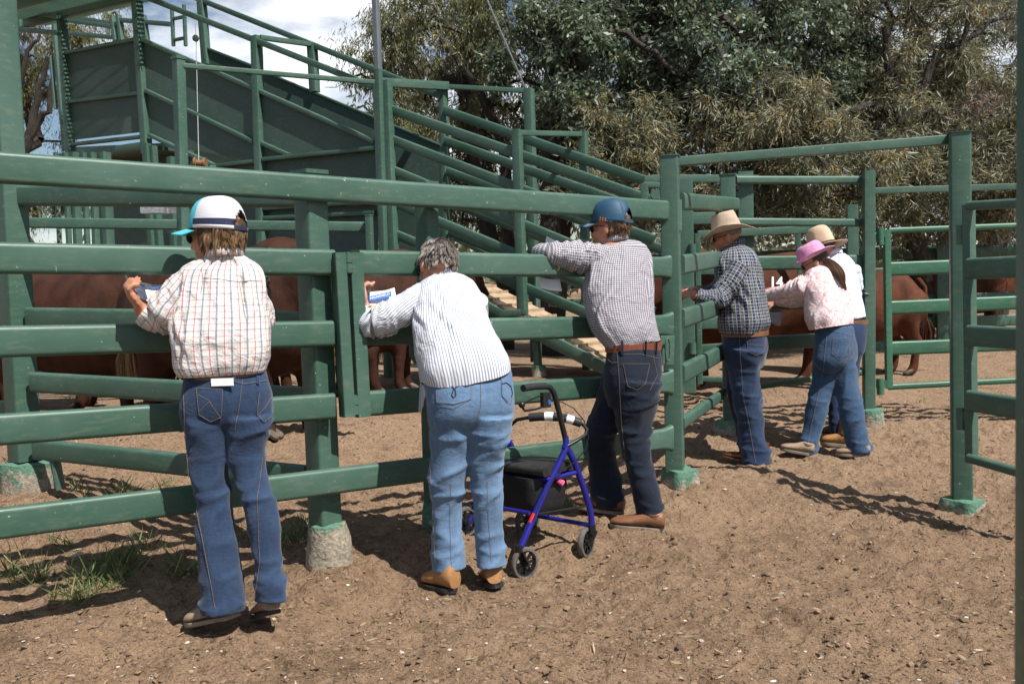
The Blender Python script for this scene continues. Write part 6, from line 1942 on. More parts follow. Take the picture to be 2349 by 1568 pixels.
def mat_pinkhat():
    m, nt, b = new_mat('pink_woven_hat'); pos = geopos(nt)
    n = noise_(nt, mapping(nt, pos, (1, 1, 5), (.5, .2, 0)), 45, 5, .65)
    nt.links.new(ramp(nt, n, [(.35, (.42, .14, .30)), (.6, (.66, .33, .50)), (.75, (.78, .55, .66))]), b.inputs['Base Color']); b.inputs['Roughness'].default_value = .85
    bump_(nt, n, .3, .004, b); return m
M['pinkhat'] = mat_pinkhat()
hat(hm5, p5, M['pinkhat'], M['pinkhat'], .105, .062, .018, dome=1.3, droop=-.006, s=1.0)
sunglasses(hm5, p5)
skull_cap(hm5, p5, lambda d: -.6 < d.z < .35 and d.y < .25, (.045, .026, .016), name='hair_base', off=1.05)
pt_ = []
for i in range(420):
    a = rp.uniform(0, 6.28); r0 = rp.uniform(.2, 1) ** .5; pts = []
    jx, jy = math.cos(a) * r0, math.sin(a) * r0; ph = rp.uniform(0, 6.28)
    for k in range(12):
        t = k / 11; w = (.018 + .030 * math.sin(min(1, t * 1.25) * math.pi) ** .8) * (1 - .55 * t ** 4)
        c = P(1893 + 52 * t - 6 * t * t + 4 * math.sin(t * 3), 594 + 18 * t + 52 * t ** 1.25, 6.66 - .10 * math.sin(t * 2.2))
        pts.append(c + Vector((jx * w, jy * w, .006 * math.sin(ph + t * 7))))
    tt = rp.uniform(); pt_.append((pts, tuple(np.array((.045, .024, .014)) * (1 - tt) + np.array((.17, .095, .05)) * tt)))
hair_obj('ponytail', pt_, p5, .0045)
sk = Skin([j5]); mb = MB()
for pk in ([(1911, 776), (1946, 776), (1945, 814), (1908, 812), 8],): sk.patch(mb, pk, .004)
if mb.f: mb.build('back_pocket', M['denim5'], j5)
mb = MB()
for ln in ([(1911, 776), (1908, 812), (1926, 824), (1946, 812), (1947, 776), (1911, 776)], [(1911, 798), (1918, 814), (1927, 800), (1937, 812), (1945, 790)], [(1898, 760), (1889, 850), (1870, 940), (1850, 1030)], [(1905, 757), (1955, 770)], [(1955, 765), (1953, 815), (1925, 870)]):
    sk.line(mb, ln, .0010, .0046)
mb.build('stitching', M['stitch'], j5)

# ---------- what they hold
def booklet(name, label, pages, cat='booklet'):
    t = thing(name, label, cat, pages[0][1][0])
    for (nm, q, mat) in pages:
        mb = MB(); a, b, c, d = [Vector(x) for x in q]; n_ = 7; vs = []
        nn = (b - a).cross(d - a).normalized()
        for j in range(n_):
            for i in range(n_):
                u, v = i / (n_ - 1), j / (n_ - 1)
                vs.append(a.lerp(b, u).lerp(d.lerp(c, u), v) + nn * .012 * math.sin(u * math.pi) * (1 - .4 * v))
        mb.add(vs, [(j * n_ + i, j * n_ + i + 1, (j + 1) * n_ + i + 1, (j + 1) * n_ + i) for j in range(n_ - 1) for i in range(n_ - 1)])
        o = mb.build(nm, mat, t); o.modifiers.new('thick', 'SOLIDIFY').thickness = .002
    return t
M['photo_dark'] = mat_simple('printed_photo', (.06, .07, .10), .5, 0, .6, 25)
M['blue_ink'] = mat_simple('blue_ink', (.03, .13, .52), .6, 0, .05, 30)
M['yellow_ink'] = mat_simple('yellow_ink', (.75, .45, .03), .6, 0, .05, 30)
M['dark_ink'] = mat_simple('dark_ink', (.05, .06, .08), .6, 0, .2, 60)
M['grey_print'] = mat_simple('grey_printed_page', (.35, .36, .42), .6, 0, .2, 60)
bk1 = booklet('sale_booklet', 'open white booklet with a dark photo, held by the plaid shirt wearer',
        [('left_page', (P(287, 631, 3.60), P(331, 649, 3.68), P(343, 690, 3.50), P(304, 688, 3.47)), M['paper']), ('right_page', (P(331, 649, 3.68), P(388, 648, 3.70), P(390, 690, 3.52), P(343, 690, 3.50)), M['paper'])])
mb = MB(); mb.add([P(299, 641, 3.555), P(330, 654, 3.615), P(340, 687, 3.47), P(311, 684, 3.45)], [(0, 1, 2, 3)]); mb.build('printed_photo', M['photo_dark'], bk1)
mb = MB()
for k in range(2): mb.add([P(347, 655 + k * 5, 3.63 - k * .022), P(378, 654 + k * 5, 3.645 - k * .022), P(378, 655.5 + k * 5, 3.638 - k * .022), P(347, 656.5 + k * 5, 3.623 - k * .022)], [(0, 1, 2, 3)])
mb.build('print_lines', M['blue_ink'], bk1)
A_, B_, C_, D_ = P(848, 668, 4.17), P(905, 660, 4.19), P(914, 714, 4.13), P(848, 716, 4.11)
bk2 = booklet('sale_catalogue', 'white catalogue with a blue cattle company banner, under the striped sleeve', [('front_page', (A_, B_, C_, D_), M['paper']), ('back_page', (P(822, 664, 4.19), P(850, 664, 4.20), P(850, 712, 4.13), P(824, 712, 4.12)), M['paper'])])
nn = (B_ - A_).cross(D_ - A_).normalized()
if nn.dot(CAM - A_) < 0: nn = -nn
ux = (B_ - A_).normalized(); uy = (A_ - D_).normalized(); wd = (B_ - A_).length; ht = (A_ - D_).length
def bp(u, v, k=.016): return A_ + ux * (wd * u) - uy * (ht * v) + nn * k
mb = MB(); mb.add([bp(-.02, .34), bp(.86, .24), bp(.88, .50), bp(.0, .56)], [(0, 1, 2, 3)]); mb.build('banner', M['blue_ink'], bk2)
mb = MB(); mb.add([bp(.10, .80), bp(.95, .74), bp(.95, .84), bp(.10, .90)], [(0, 1, 2, 3)]); mb.build('yellow_strip', M['yellow_ink'], bk2)
mb = MB(); mb.add([bp(.08, .93), bp(.98, .87), bp(.98, 1.02), bp(.08, 1.05)], [(0, 1, 2, 3)]); mb.build('dark_strip', M['dark_ink'], bk2)
tx = (bp(.86, .24) - bp(-.02, .34)).normalized()
mb = MB(); text_on(mb, 'NGARFIELD', bp(.02, .505, .018), tx, uy, wd * .80); mb.build('banner_lettering', M['paper'], bk2)
mb = MB(); text_on(mb, 'CATTLE CO. 187', bp(.12, .60, .018), tx, uy, wd * .62); mb.build('banner_subtitle', M['blue_ink'], bk2)
bk3 = booklet('folded_papers', 'white papers dangling through the fence below the grey checked arm', [('page', (P(1236, 634, 4.80), P(1284, 640, 4.82), P(1289, 668, 4.78), P(1238, 660, 4.76)), M['paper']), ('under_page', (P(1240, 640, 4.84), P(1286, 640, 4.86), P(1280, 675, 4.84), P(1250, 664, 4.82)), M['grey_print']), ('top_page', (P(1254, 541, 4.86), P(1276, 552, 4.88), P(1276, 566, 4.88), P(1250, 560, 4.86)), M['paper'])], 'papers')
bk4 = booklet('grey_printed_sheet', 'grey printed sheet hanging below the pink paisley sleeve', [('page', (P(1765, 716, 7.02), P(1796, 714, 7.06), P(1790, 748, 7.04), P(1764, 738, 7.0)), M['grey_print'])], 'paper')

chain_o = thing('gate_chain', 'short dark chain hanging on the fence beside the plaid shirt', 'chain', P(613, 640, 3.95))
chain([P(611, 628, 3.96), P(613, 660, 3.96), P(616, 694, 3.96)], 'links', chain_o, M['chain'], .042, .0055)
ch2 = thing('latch_chain', 'green painted chain looped on the post beside the pale blue shirt', 'chain', P(1985, 680, 7.38))
chain([P(1973, 645, 7.36), P(1976, 662, 7.36), P(1984, 672, 7.37), P(1992, 674, 7.38), P(1994, 662, 7.38)], 'links', ch2, GRN, .05, .008)
M['brass'] = mat_simple('brass', (.45, .30, .08), .35, .9, .15, 30)
mb = MB(); c = P(1275, 614, 4.70); mb.tube([c + Vector((math.cos(a) * .017, 0, math.sin(a) * .017)) for a in np.linspace(-2.6, 1.6, 14)], .005, 8); tag(mb.build('brass_hook', M['brass']), 'small brass hook on the rail below the grey checked sleeve', 'hook')
# ------------------------------------------------------------------ walking frame
wk = thing('rollator_walker', 'blue four wheeled walking frame with black seat, bag and handles', 'walker', G(1260, 1300, 0))
M['blue_frame'] = mat_simple('metallic_blue_frame', (.022, .022, .27), .28, .35, .08, 10, spec=.6)
M['rubber'] = mat_simple('black_rubber', (.018, .018, .019), .6, 0, .25, 30)
M['tyre'] = mat_simple('dusty_grey_tyre', (.10, .092, .085), .85, 0, .3, 40)
M['vinyl'] = mat_simple('worn_black_vinyl', (.022, .021, .021), .45, 0, .5, 18, bump=.2)
M['bag'] = mat_simple('black_nylon_bag', (.012, .012, .013), .7, 0, .3, 30, bump=.3)
M['pink'] = mat_simple('bright_pink_cloth', (.72, .10, .22), .7, 0, .1, 30)
M['label_white'] = mat_simple('torn_white_label', (.72, .72, .72), .7, 0, .1, 40)
M['badge'] = mat_simple('blue_badge', (.02, .12, .45), .4, 0, .05, 30)
M['reflector'] = mat_simple('red_reflector', (.6, .03, .02), .3, 0, .2, 60)
def D1(px): return 4.22 + (px - 1204) * .00154
def w1(px, py, o=0.0): return P(px, py, D1(px) + o)
WS = Vector((-.28, .23, 0)); WF = Vector((.81, .59, 0)).normalized(); WX = Vector((.59, -.81, 0)).normalized()
def side(pts, r, name, mat, seg=12, parent=wk, both=True):
    for k in ((0, 1) if both else (0,)):
        mb = MB(); mb.tube([Vector(p) + WS * k for p in pts], r, seg); mb.build(name, mat, parent)
side([w1(1297, 1000), w1(1299, 1026), w1(1258, 1110), w1(1220, 1194), w1(1198, 1246), w1(1190, 1266)], .0155, 'rear_leg', M['blue_frame'])
side([w1(1299, 1022), w1(1318, 1060), w1(1340, 1122), w1(1354, 1170), w1(1357, 1190), w1(1357, 1218)], .0155, 'front_leg', M['blue_frame'])
side([w1(1298, 1010), w1(1276, 920), w1(1270, 900), w1(1262, 889), w1(1250, 885)], .0135, 'handle_post', M['black'])
side([w1(1252, 885), w1(1226, 886, -.03), w1(1200, 890, -.06)], .0165, 'grip', M['rubber'], 14)
for k in (0, 1):
    mb = MB(); s_ = WS * k
    mb.bar(w1(1251, 900) + s_, w1(1252, 934) + s_, .03, .05, .008, up=WF); o = mb.build('brake_housing', M['black'], wk)
    mb = MB(); mb.tube([w1(1246, 905) + s_, w1(1222, 914, -.02) + s_, w1(1199, 925, -.04) + s_], .0045, 8); mb.tube([w1(1197, 932, -.04) + s_, w1(1204, 942, -.03) + s_, w1(1230, 938, -.01) + s_, w1(1246, 932) + s_], .0055, 8); ball(mb, w1(1197, 928, -.04) + s_, .0155, .0155, .0155); mb.build('brake_lever', M['black'], o)
    mb = MB(); mb.lathe([(0, 0), (.0125, 0), (.0125, .003), (0, .003)], w1(1258, 921) + s_ - FW * .016, axis=-FW, seg=18); mb.build('badge', M['badge'], o)
    mb = MB(); mb.lathe([(0, -.012), (.018, -.012), (.018, .012), (0, .012)], w1(1298, 1026) + s_, axis=WX, seg=16); mb.build('pivot', M['blue_frame'], wk)
# padded back bar
bk = [w1(1170, 976) + WS * .55, w1(1184, 962) + WS * .40, w1(1216, 956) + WS * .28, w1(1262, 955) + WS * .10, w1(1306, 961, .02), w1(1336, 972, .03), w1(1348, 984, .03), w1(1343, 998, .01), w1(1320, 1012), w1(1304, 1022)]
full = [w1(1304, 1022) + WS, w1(1320, 1012) + WS, w1(1347, 996, .04) + WS, w1(1352, 978, .05) + WS * .85] + [w1(1352, 966, .06) + WS * .6, w1(1352, 964, .05) + WS * .3] + [w1(1346, 974, .03), w1(1348, 984, .03), w1(1343, 998, .01), w1(1320, 1012), w1(1304, 1022)]
mb = MB(); mb.tube([P(1110, 1010, 4.53), P(1140, 990, 4.51), P(1172, 974, 4.49), P(1186, 962, 4.47), P(1214, 957, 4.44), P(1262, 955, 4.42), P(1306, 962, 4.40), P(1336, 972, 4.41), P(1347, 984, 4.41), P(1343, 997, 4.40), P(1322, 1011, 4.38), P(1302, 1022, 4.36)], .009, 12); mb.build('back_bar', M['black'], wk)
mb = MB(); mb.tube([P(1214, 957, 4.44), P(1238, 955, 4.43), P(1262, 955, 4.42), P(1286, 957, 4.41), P(1308, 962, 4.40), P(1332, 970, 4.41)], .021, 14); o = mb.build('back_pad', M['rubber'], wk)
for lb in ([P(1250, 955, 4.423), P(1260, 954.5, 4.419), P(1270, 955.3, 4.414)], [P(1300, 959.5, 4.400), P(1308, 961.5, 4.398), P(1315, 963.8, 4.399)]):
    mb = MB(); mb.tube(lb, .0218, 14, cap=False); mb.build('torn_label', M['label_white'], o)
# seat
sa, sb = w1(1262, 1082), w1(1314, 1066)
mb = MB(); c = (sa + sb) / 2 + WS * .5
mb.bar(c - WS.normalized() * .17, c + WS.normalized() * .17, .26, .042, .016, nst=2); mb.build('seat', M['vinyl'], wk, sharp=60)
side([w1(1252, 1099), w1(1320, 1083)], .011, 'seat_rail', M['blue_frame'])
for q in (w1(1256, 1100), w1(1318, 1084)):
    mb = MB(); mb.tube([q, q + WS], .011, 10); mb.build('seat_cross_tube', M['blue_frame'], wk)
# bag under the seat
mb = MB(); rows = []
for (t, k, dz) in ((0, 1.0, 0), (.25, 1.03, 0), (.6, .98, 0), (.9, .86, 0), (1.0, .6, 0)):
    cc = c + Vector((0, 0, -.035 - .195 * t)); rows.append((cc, WF, .125 * k, .15 * k))
lf = Loft(rows, step=.012, seg=40, power=4.0, disp=lambda um, v, th, p, t: fn(p.x * 16, p.y * 16, p.z * 16) * .006)
mb.add(lf.v, lf.f); bag = mb.build('seat_bag', M['bag'], wk)
mb = MB(); mb.bar(w1(1279, 1099, .012), w1(1291, 1108, .012), .02, .03, .01); mb.build('pink_cloth', M['pink'], bag)
mb = MB(); mb.tube([w1(1234, 1178), w1(1295, 1168), w1(1355, 1158)], .006, 8); mb.build('side_strut', M['black'], wk)
mb = MB(); mb.tube([w1(1355, 1204), w1(1355, 1204) + WS], .0115, 10); mb.build('front_cross_tube', M['blue_frame'], wk)
mb = MB(); mb.tube([w1(1215, 1176), w1(1215, 1176) + WS], .010, 10); mb.build('rear_cross_tube', M['blue_frame'], wk)
mb = MB(); mb.tube([w1(1226, 1178, -.001), w1(1217, 1199, -.001)], .0132, 12, cap=False); mb.build('reflector', M['reflector'], wk)
mb = MB()
def cpath(pts): return [w1(x, y, o) for (x, y, o) in pts]
mb.tube(cpath([(1262, 920, 0), (1290, 922, -.01), (1316, 936, -.02), (1340, 964, -.02), (1350, 1000, -.03), (1343, 1030, -.03), (1320, 1058, -.03), (1292, 1078, -.03), (1268, 1096, -.02), (1250, 1130, -.02), (1232, 1170, -.02), (1208, 1230, -.01)]), .0026, 6); mb.build('brake_cable', M['black'], wk)
def wheel(c, ax, r, w, parent):
    ax = Vector(ax).normalized(); c = Vector(c)
    o_ = []
    mb = MB(); mb.lathe([(r * .80, -w * .5), (r * .95, -w * .5), (r, -w * .25), (r, w * .25), (r * .95, w * .5), (r * .80, w * .5), (r * .80, -w * .5)], c, ax, 36); wo = mb.build('wheel', M['tyre'], parent)
    mb = MB(); mb.lathe([(r * .72, -w * .4), (r * .81, -w * .45), (r * .81, w * .45), (r * .72, w * .4), (r * .72, -w * .4)], c, ax, 36)
    x = ax.cross(Vector((0, 0, 1))).normalized(); y = ax.cross(x)
    for i in range(8):
        a = 2 * math.pi * i / 8; d = x * math.cos(a) + y * math.sin(a); mb.bar(c + d * r * .15, c + d * r * .75, .009, w * .5, up=ax)
    mb.lathe([(0, -w * .75), (r * .2, -w * .75), (r * .2, w * .75), (0, w * .75)], c, ax, 18); mb.build('rim', M['black'], wo)
    return wo
R_w = .074
ga = G(1205, 1341, 0.0); gb = G(1346, 1299, 0.0)
for k in (0, 1):
    for (g, nm, ax) in ((ga, 'r', WX), (gb, 'f', Vector((.86, -.5, 0)) if k == 0 else WX)):
        q = g + WS * k; zz = hgt(q.x, q.y)
        wheel(Vector((q.x, q.y, zz + R_w)), ax, R_w, .026, wk)
        mb = MB(); top = (w1(1190, 1262) if nm == 'r' else w1(1357, 1214)) + WS * k; cc = Vector((q.x, q.y, zz + R_w))
        for s_ in (-1, 1):
            mb.bar(top + Vector(ax) * (.020 * s_), cc + Vector(ax) * (.020 * s_), .008, .03, .002, up=Vector(ax))
        mb.tube([top + Vector((0, 0, -.02)), top + Vector((0, 0, .025))], .02, 12); mb.build('fork', M['black'], wk)

# ------------------------------------------------------------------ cattle
def mat_hide(name, c0, c1):
    m, nt, b = new_mat(name); pos = objco(nt)
    n = noise_(nt, mapping(nt, pos, (1, 1, .5)), 5, 5, .6); n2 = noise_(nt, mapping(nt, pos, (1, 1, .5)), 160, 3, .6)
    c = ramp(nt, n, [(.3, c0), (.7, c1)])
    c = mixc(nt, math_(nt, 'MULTIPLY', n2, .35), c, tuple(x * .5 for x in c0))
    nt.links.new(c, b.inputs['Base Color']); b.inputs['Roughness'].default_value = .75; b.inputs['Specular IOR Level'].default_value = .15
    nn = bump_(nt, n2, .5, .008, b)
    bump_(nt, noise_(nt, pos, 7, 3, .5, .4), .25, .05, b, nn); return m
M['hide_dark'] = mat_hide('dark_red_brown_hide', (.022, .009, .006), (.075, .030, .018))
M['hide_red'] = mat_hide('chestnut_red_hide', (.050, .017, .009), (.135, .047, .023))
M['tail_blond'] = mat_simple('blond_tail_hair', (.24, .15, .07), .8, 0, .3, 30)
M['hoof'] = mat_simple('dark_hoof_horn', (.10, .075, .055), .6, 0, .3, 20)
M['brand'] = mat_simple('white_brand_paint', (.85, .85, .85), .8, 0, .05, 20)

def bull(label, px, d, yaw, mat, graze=0.0, s=1.0, tail_mat=None, group='cattle in the yards', hx=0.0, head_turn=0.0):
    c = P(px, 800, d); gz = hgt(c.x, c.y) + .0
    t = thing('bull', label, 'bull', (c.x, c.y, gz), group)
    m = Matrix.Translation(Vector((c.x, c.y, gz))) @ Matrix.Rotation(math.radians(yaw), 4, 'Z') @ Matrix.Scale(s, 4)
    def W(x, y, z): return m @ Vector((x, y, z))
    m3 = m.to_3x3()
    def D_(x, y, z): return m3 @ Vector((x, y, z))
    mb = MB()
    Y = D_(0, 1, 0).normalized()
    rows = [(-.92, 1.12, .11, .15), (-.86, 1.07, .23, .30), (-.72, 1.02, .32, .41), (-.5, .98, .34, .46), (-.2, .93, .375, .48), (.1, .91, .39, .49), (.35, .93, .375, .50), (.55, .97, .33, .49), (.72, .99, .27, .46), (.86, 1.0, .18, .34)]
    lf = Loft([(W(x, 0, z), Y, w * s, h * s) for (x, z, w, h) in rows], step=.05, seg=32, power=2.2); mb.add(lf.v, lf.f)
    g = graze
    nk = [(.55, 1.08, .26, .40), (.82, 1.14 - .20 * g, .22, .35), (1.03, 1.18 - .46 * g, .18, .27), (1.20, 1.20 - .74 * g, .15, .20)]
    lf = Loft([(W(x - .12 * g * i / 3, head_turn * i * .07, z), Y, w * s, h * s) for i, (x, z, w, h) in enumerate(nk)], step=.05, seg=24); mb.add(lf.v, lf.f)
    hx0, hz0 = 1.19 - .12 * g, 1.22 - .76 * g; hy = head_turn * .22
    dx, dz = (.36 - .20 * g), (-.30 - .10 * g)
    hd = [(0, 0, .14, .145), (.3, .3, .135, .14), (.6, .6, .105, .11), (.88, .88, .095, .09), (1.0, 1.0, .07, .06)]
    lf = Loft([(W(hx0 + dx * a, hy + head_turn * .2 * a, hz0 + dz * b), Y, w * s, h * s) for (a, b, w, h) in hd], step=.03, seg=20); mb.add(lf.v, lf.f)
    for sd in (-1, 1):
        e = [W(hx0 - .02, hy + sd * .10, hz0 + .05), W(hx0 - .06, hy + sd * .20, hz0 + .01), W(hx0 - .08, hy + sd * .28, hz0 - .05)]
        capsule(mb, e, [.035 * s, .045 * s, .02 * s], 8)
        ball(mb, W(hx0 + dx * .28, hy + sd * .10, hz0 + dz * .22), .03 * s, .03 * s, .03 * s)
    ball(mb, W(.55, 0, 1.36), .26 * s, .13 * s, .14 * s, m3)                                   # hump
    capsule(mb, [W(.78, 0, .90), W(.86, 0, .72), W(.70, 0, .58)], [.10 * s, .10 * s, .05 * s], 10)   # dewlap
    capsule(mb, [W(.2, 0, .60), W(-.05, 0, .55), W(-.2, 0, .58)], [.06 * s, .07 * s, .04 * s], 10)
    hfs = []
    for sd in (-1, 1):
        o = .06 * sd
        capsule(mb, [W(.52 + o, sd * .17, .85), W(.54 + o, sd * .18, .62), W(.55 + o, sd * .17, .42), W(.55 + o, sd * .17, .38), W(.54 + o, sd * .17, .22), W(.54 + o, sd * .17, .12), W(.57 + o, sd * .17, .05)], [x * s for x in (.17, .11, .075, .07, .052, .058, .065)], 14)
        capsule(mb, [W(-.62 - o, sd * .17, .95), W(-.56 - o, sd * .19, .74), W(-.66 - o, sd * .18, .52), W(-.74 - o, sd * .17, .44), W(-.71 - o, sd * .17, .30), W(-.69 - o, sd * .17, .12), W(-.65 - o, sd * .17, .05)], [x * s for x in (.24, .18, .10, .075, .056, .060, .065)], 14)
        for fx in (.59 + o, -.63 - o):
            hoofs = MB()
            for q in (-1, 1):
                capsule(hoofs, [W(fx - .03, sd * .17 + q * .028, .075), W(fx + .055, sd * .17 + q * .028, .028)], [.030 * s, .030 * s], 8)
            hfs.append(hoofs)
    me = remeshed(mb, .028 * s, 3, 'body'); me.materials.append(mat); me.name = 'body'
    bo = link(bpy.data.objects.new('body', me), t)
    for hf in hfs: hf.build('hoof', M['hoof'], t)
    tl = MB(); capsule(tl, [W(-.90, 0, 1.28), W(-.98, 0, 1.18), W(-1.0, .01, .9), W(-.99, .01, .68)], [.035 * s, .03 * s, .02 * s, .018 * s], 8); tl.build('tail', mat, t)
    ts = MB(); rr = np.random.default_rng(int(px))
    for i in range(70):
        a, b = rr.normal(size=2) * .02; L_ = rr.uniform(.25, .42)
        ts.tube([W(-.99 + a * .5, .01 + b * .5, .74), W(-.99 + a * 1.6, .01 + b * 1.6, .74 - L_ * .5), W(-.985 + a * 1.8, .01 + b * 1.4, .74 - L_)], .006 * s, 4, rs=[1, 1, .3])
    ts.build('tail_tuft', tail_mat or mat, t)
    return t, bo

bull('dark brown bull with its head lowered, behind the rails at the far left', 195, 8.1, -8, M['hide_dark'], 1.0, 1.0, M['hide_dark'])
bull('dark brown bull standing just right of the plaid shirt, behind the fence', 520, 7.1, -24, M['hide_dark'], .2, 1.0, M['tail_blond'])
bull('dark brown bull seen from behind with a pale tail, past the gate hinge', 930, 9.7, 52, M['hide_dark'], .3, 1.0, M['tail_blond'])
bull('dark bull at the back of the group, facing left behind the one with lowered head', 60, 9.3, 168, M['hide_dark'], .8, .97, M['tail_blond'])
bull('dark bull at the back of the group, just left of the capped post', 640, 8.9, 200, M['hide_dark'], .7, .97, M['tail_blond'])
bull('brown bull half hidden behind the booklet, its rump to the camera', 428, 8.6, 80, M['hide_dark'], .2, .98, M['tail_blond'])
bull('brown bull past the hinge post, standing behind the one with the pale tail', 800, 9.2, 15, M['hide_dark'], .6, .98, M['tail_blond'])
_, b14 = bull('red bull with 14 painted in white on its side', 1722, 9.4, 176, M['hide_red'], .6, .95)
bull('red bull in tree shade behind the bright green gate, tail to the right', 1960, 11.3, 182, M['hide_red'], .3, .90)
bull('distant red bull facing right beyond the open gate', 2195, 14.6, 2, M['hide_red'], .3, 1.0)
sk = Skin([b14]); mb = MB()
def fat(mb_, txt, px, py, w):
    for (ox, oy) in ((0, 0), (.8, 0), (0, .8), (-.8, 0), (0, -.8)): text_cast(mb_, sk, txt, px + ox, py + oy, w, 0, .012, 1.05)
fat(mb, '14', 1764, 659, 31)
if mb.f: mb.build('brand_number', M['brand'], b14)

# ------------------------------------------------------------------ loose things on the ground
def stones(name, n, region, size, mat, seed, flat=.6, label=None, cat=None, cols=None):
    r = np.random.default_rng(seed)
    base = np.array([(0, 0, 1), (.89, 0, .45), (.28, .85, .45), (-.72, .53, .45), (-.72, -.53, .45), (.28, -.85, .45), (.72, .53, -.45), (-.28, .85, -.45), (-.89, 0, -.45), (-.28, -.85, -.45), (.72, -.53, -.45), (0, 0, -1)])
    tri = np.array([(0, 1, 2), (0, 2, 3), (0, 3, 4), (0, 4, 5), (0, 5, 1), (1, 6, 2), (2, 7, 3), (3, 8, 4), (4, 9, 5), (5, 10, 1), (6, 7, 2), (7, 8, 3), (8, 9, 4), (9, 10, 5), (10, 6, 1), (11, 7, 6), (11, 8, 7), (11, 9, 8), (11, 10, 9), (11, 6, 10)])
    x, y = region(r, n)
    z = hbase(x, y) + clump_h(x, y)
    sz = size[0] * (size[1] / size[0]) ** (r.uniform(size=n) ** 2.2)
    V = base[None] * (1 + r.normal(size=(n, 12, 1)) * .22) * sz[:, None, None] * np.stack([r.uniform(.7, 1.4, n), r.uniform(.7, 1.3, n), flat * r.uniform(.5, 1.2, n)], -1)[:, None]
    a = r.uniform(0, 6.28, n); ca, sa = np.cos(a)[:, None], np.sin(a)[:, None]
    X = V[..., 0] * ca - V[..., 1] * sa + x[:, None]; Y = V[..., 0] * sa + V[..., 1] * ca + y[:, None]; Z = V[..., 2] + (z + sz * .12)[:, None]
    co = np.stack([X, Y, Z], -1).reshape(-1, 3)
    me = raw_mesh(name, co, [(np.arange(n) * 12)[:, None, None].repeat(20, 1) .reshape(-1, 1) + np.tile(tri, (n, 1))], mat, smooth=False)
    if cols is not None:
        at = me.color_attributes.new('leafcol', 'FLOAT_COLOR', 'POINT'); k = r.integers(0, len(cols), n)
        c4 = np.ones((n, 12, 4), dtype=np.float32); c4[:, :, :3] = (np.array(cols)[k] * r.uniform(.7, 1.2, (n, 1)))[:, None]; at.data.foreach_set('color', c4.ravel())
    o = bpy.data.objects.new(name, me); COL.objects.link(o); return kind(o, 'stuff', label, cat)
def near_region(r, n):
    px = r.uniform(-60, 2420, n); u = r.uniform(size=n); py = 1000 + (1640 - 1000) * u ** .8
    X = []; Y = []
    for a, b in zip(px, py):
        g = G(a, b, .04); X.append(g.x); Y.append(g.y)
    return np.array(X), np.array(Y)
def mat_bits(name):
    m, nt, b = new_mat(name); at = nt.nodes.new('ShaderNodeAttribute'); at.attribute_name = 'leafcol'
    nt.links.new(at.outputs['Color'], b.inputs['Base Color']); b.inputs['Roughness'].default_value = .9; return m
M['bits'] = mat_bits('ground_bits')
dirtc = [(.19, .122, .075), (.155, .10, .06), (.22, .143, .09), (.11, .07, .043)]
stones('dirt_clods', 9500, near_region, (.0035, .014), M['bits'], 41, .6, 'loose crumbs and clods of brown dirt over the yard floor', 'dirt', dirtc)
stones('pebbles', 900, near_region, (.003, .011), M['bits'], 42, .5, 'scattered pale pebbles on the dirt', 'pebbles', [(.45, .36, .28), (.36, .26, .2), (.5, .44, .38), (.22, .2, .18)])
# fallen leaves and straw
r = np.random.default_rng(43); n = 650
x, y = near_region(r, n); z = hbase(x, y) + clump_h(x, y) + .006
pos = np.stack([x, y, z], -1); dirs = np.stack([r.normal(size=n), r.normal(size=n), np.abs(r.normal(size=n)) * .15], -1)
cc = np.array([(.42, .30, .17), (.30, .19, .11), (.44, .35, .23), (.20, .12, .08)])[r.integers(0, 4, n)]
me = leaf_mesh('fallen_leaves', pos, dirs, r.uniform(.015, .055, n), r.uniform(.004, .012, n), r.uniform(-.5, .5, n), cc, M['leaf'], r)
o = bpy.data.objects.new('fallen_leaves', me); COL.objects.link(o); kind(o, 'stuff', 'dry fallen leaves and straw strewn over the dirt', 'leaves')
# one broken stone behind the walker
for i, (px, py, sz, lab) in enumerate(((1078, 1243, .055, 'pale broken stone lying behind the walker'), (1792, 1003, .03, 'small rounded stone beside the pink hat'), (180, 1318, .03, 'flat grey stone among the grass at left'))):
    g = G(px, py, .08); mb = MB(); ball(mb, (g.x, g.y, hgt(g.x, g.y) + sz * .35), sz, sz * .7, sz * .55, None, 14, 9)
    mb.v = [tuple(Vector(v) + Vector((1, 1, 1)) * fn(v[0] * 30, v[1] * 30, v[2] * 30) * sz * .35) for v in mb.v]
    tag(mb.build('stone', mat_simple('pale_stone_%d' % i, (.42, .34, .26), .9, 0, .3, 30, bump=.4), sharp=30), lab, 'stone')

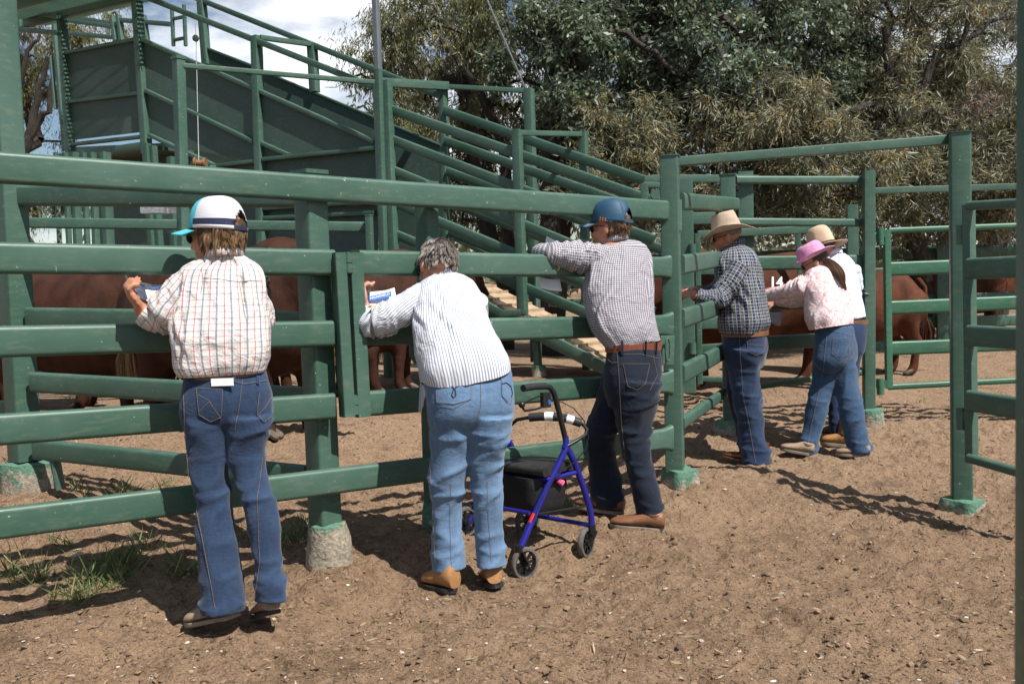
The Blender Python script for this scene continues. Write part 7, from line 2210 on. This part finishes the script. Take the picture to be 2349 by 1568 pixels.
# grass tufts
r = np.random.default_rng(44)
P_ = []; Dd = []; Ll = []; Ww = []; Cl = []
tufts = [(60, 1345, 1.1), (20, 1330, 1.0), (255, 1320, 1.3), (225, 1345, 1.2), (300, 1325, 1.1), (180, 1405, .9), (255, 1360, .8), (190, 1215, .7), (300, 1205, 1.0), (280, 1190, .9), (400, 1180, 1.1), (430, 1195, .9), (420, 1340, .9), (560, 1235, .9), (680, 1240, 1.0), (650, 1255, .8), (90, 1130, .8), (120, 1145, .7), (40, 1150, .6), (150, 1275, .5), (330, 1270, .6), (205, 1385, .6), (500, 1260, .6), (700, 1225, .7), (1660, 950, .35), (1640, 960, .3), (1620, 905, .3), (1290, 1170, .4), (1310, 1165, .4), (2110, 890, .2),
         (20, 880, 1.0), (40, 890, 1.0), (70, 885, .8), (200, 905, .6), (300, 870, .6), (160, 915, .5), (900, 868, .4), (1180, 905, .3)]
for (px, py, k) in tufts:
    for q in range(3):
        g = G(px + r.normal() * 16 * k, py + r.normal() * 9 * k, .12 if py > 1100 else .25); nb = int(26 * k)
        bx = g.x + r.normal(size=nb) * .035; by = g.y + r.normal(size=nb) * .035
        P_.append(np.stack([bx, by, hbase(bx, by) + clump_h(bx, by) - .005], -1))
        a = r.uniform(0, 6.28, nb); el = r.uniform(.25, 1.3, nb)
        Dd.append(np.stack([np.cos(a) * np.cos(el), np.sin(a) * np.cos(el), np.sin(el)], -1)); Ll.append(r.uniform(.05, .14, nb) * (.6 + .5 * k)); Ww.append(r.uniform(.003, .007, nb))
        cA, cB = np.array((.055, .10, .025)), np.array((.16, .20, .075)); t = r.uniform(size=(nb, 1)); c = cA * (1 - t) + cB * t
        dry = r.uniform(size=nb) < .15; c[dry] = (.30, .25, .13); Cl.append(c)
P_, Dd, Ll, Ww, Cl = map(np.concatenate, (P_, Dd, Ll, Ww, Cl))
me = leaf_mesh('grass_tufts', P_, Dd, Ll, Ww, -np.abs(r.normal(size=len(Ll))) * .5, Cl, M['leaf'], r)
o = bpy.data.objects.new('grass_tufts', me); COL.objects.link(o); kind(o, 'stuff', 'green grass tufts growing along the foot of the fence', 'grass')
tot = sum(len(o.data.loop_triangles) if (o.data.calc_loop_triangles() or True) else 0 for o in COL.objects if o.type == 'MESH')
print('TRIANGLES', tot)
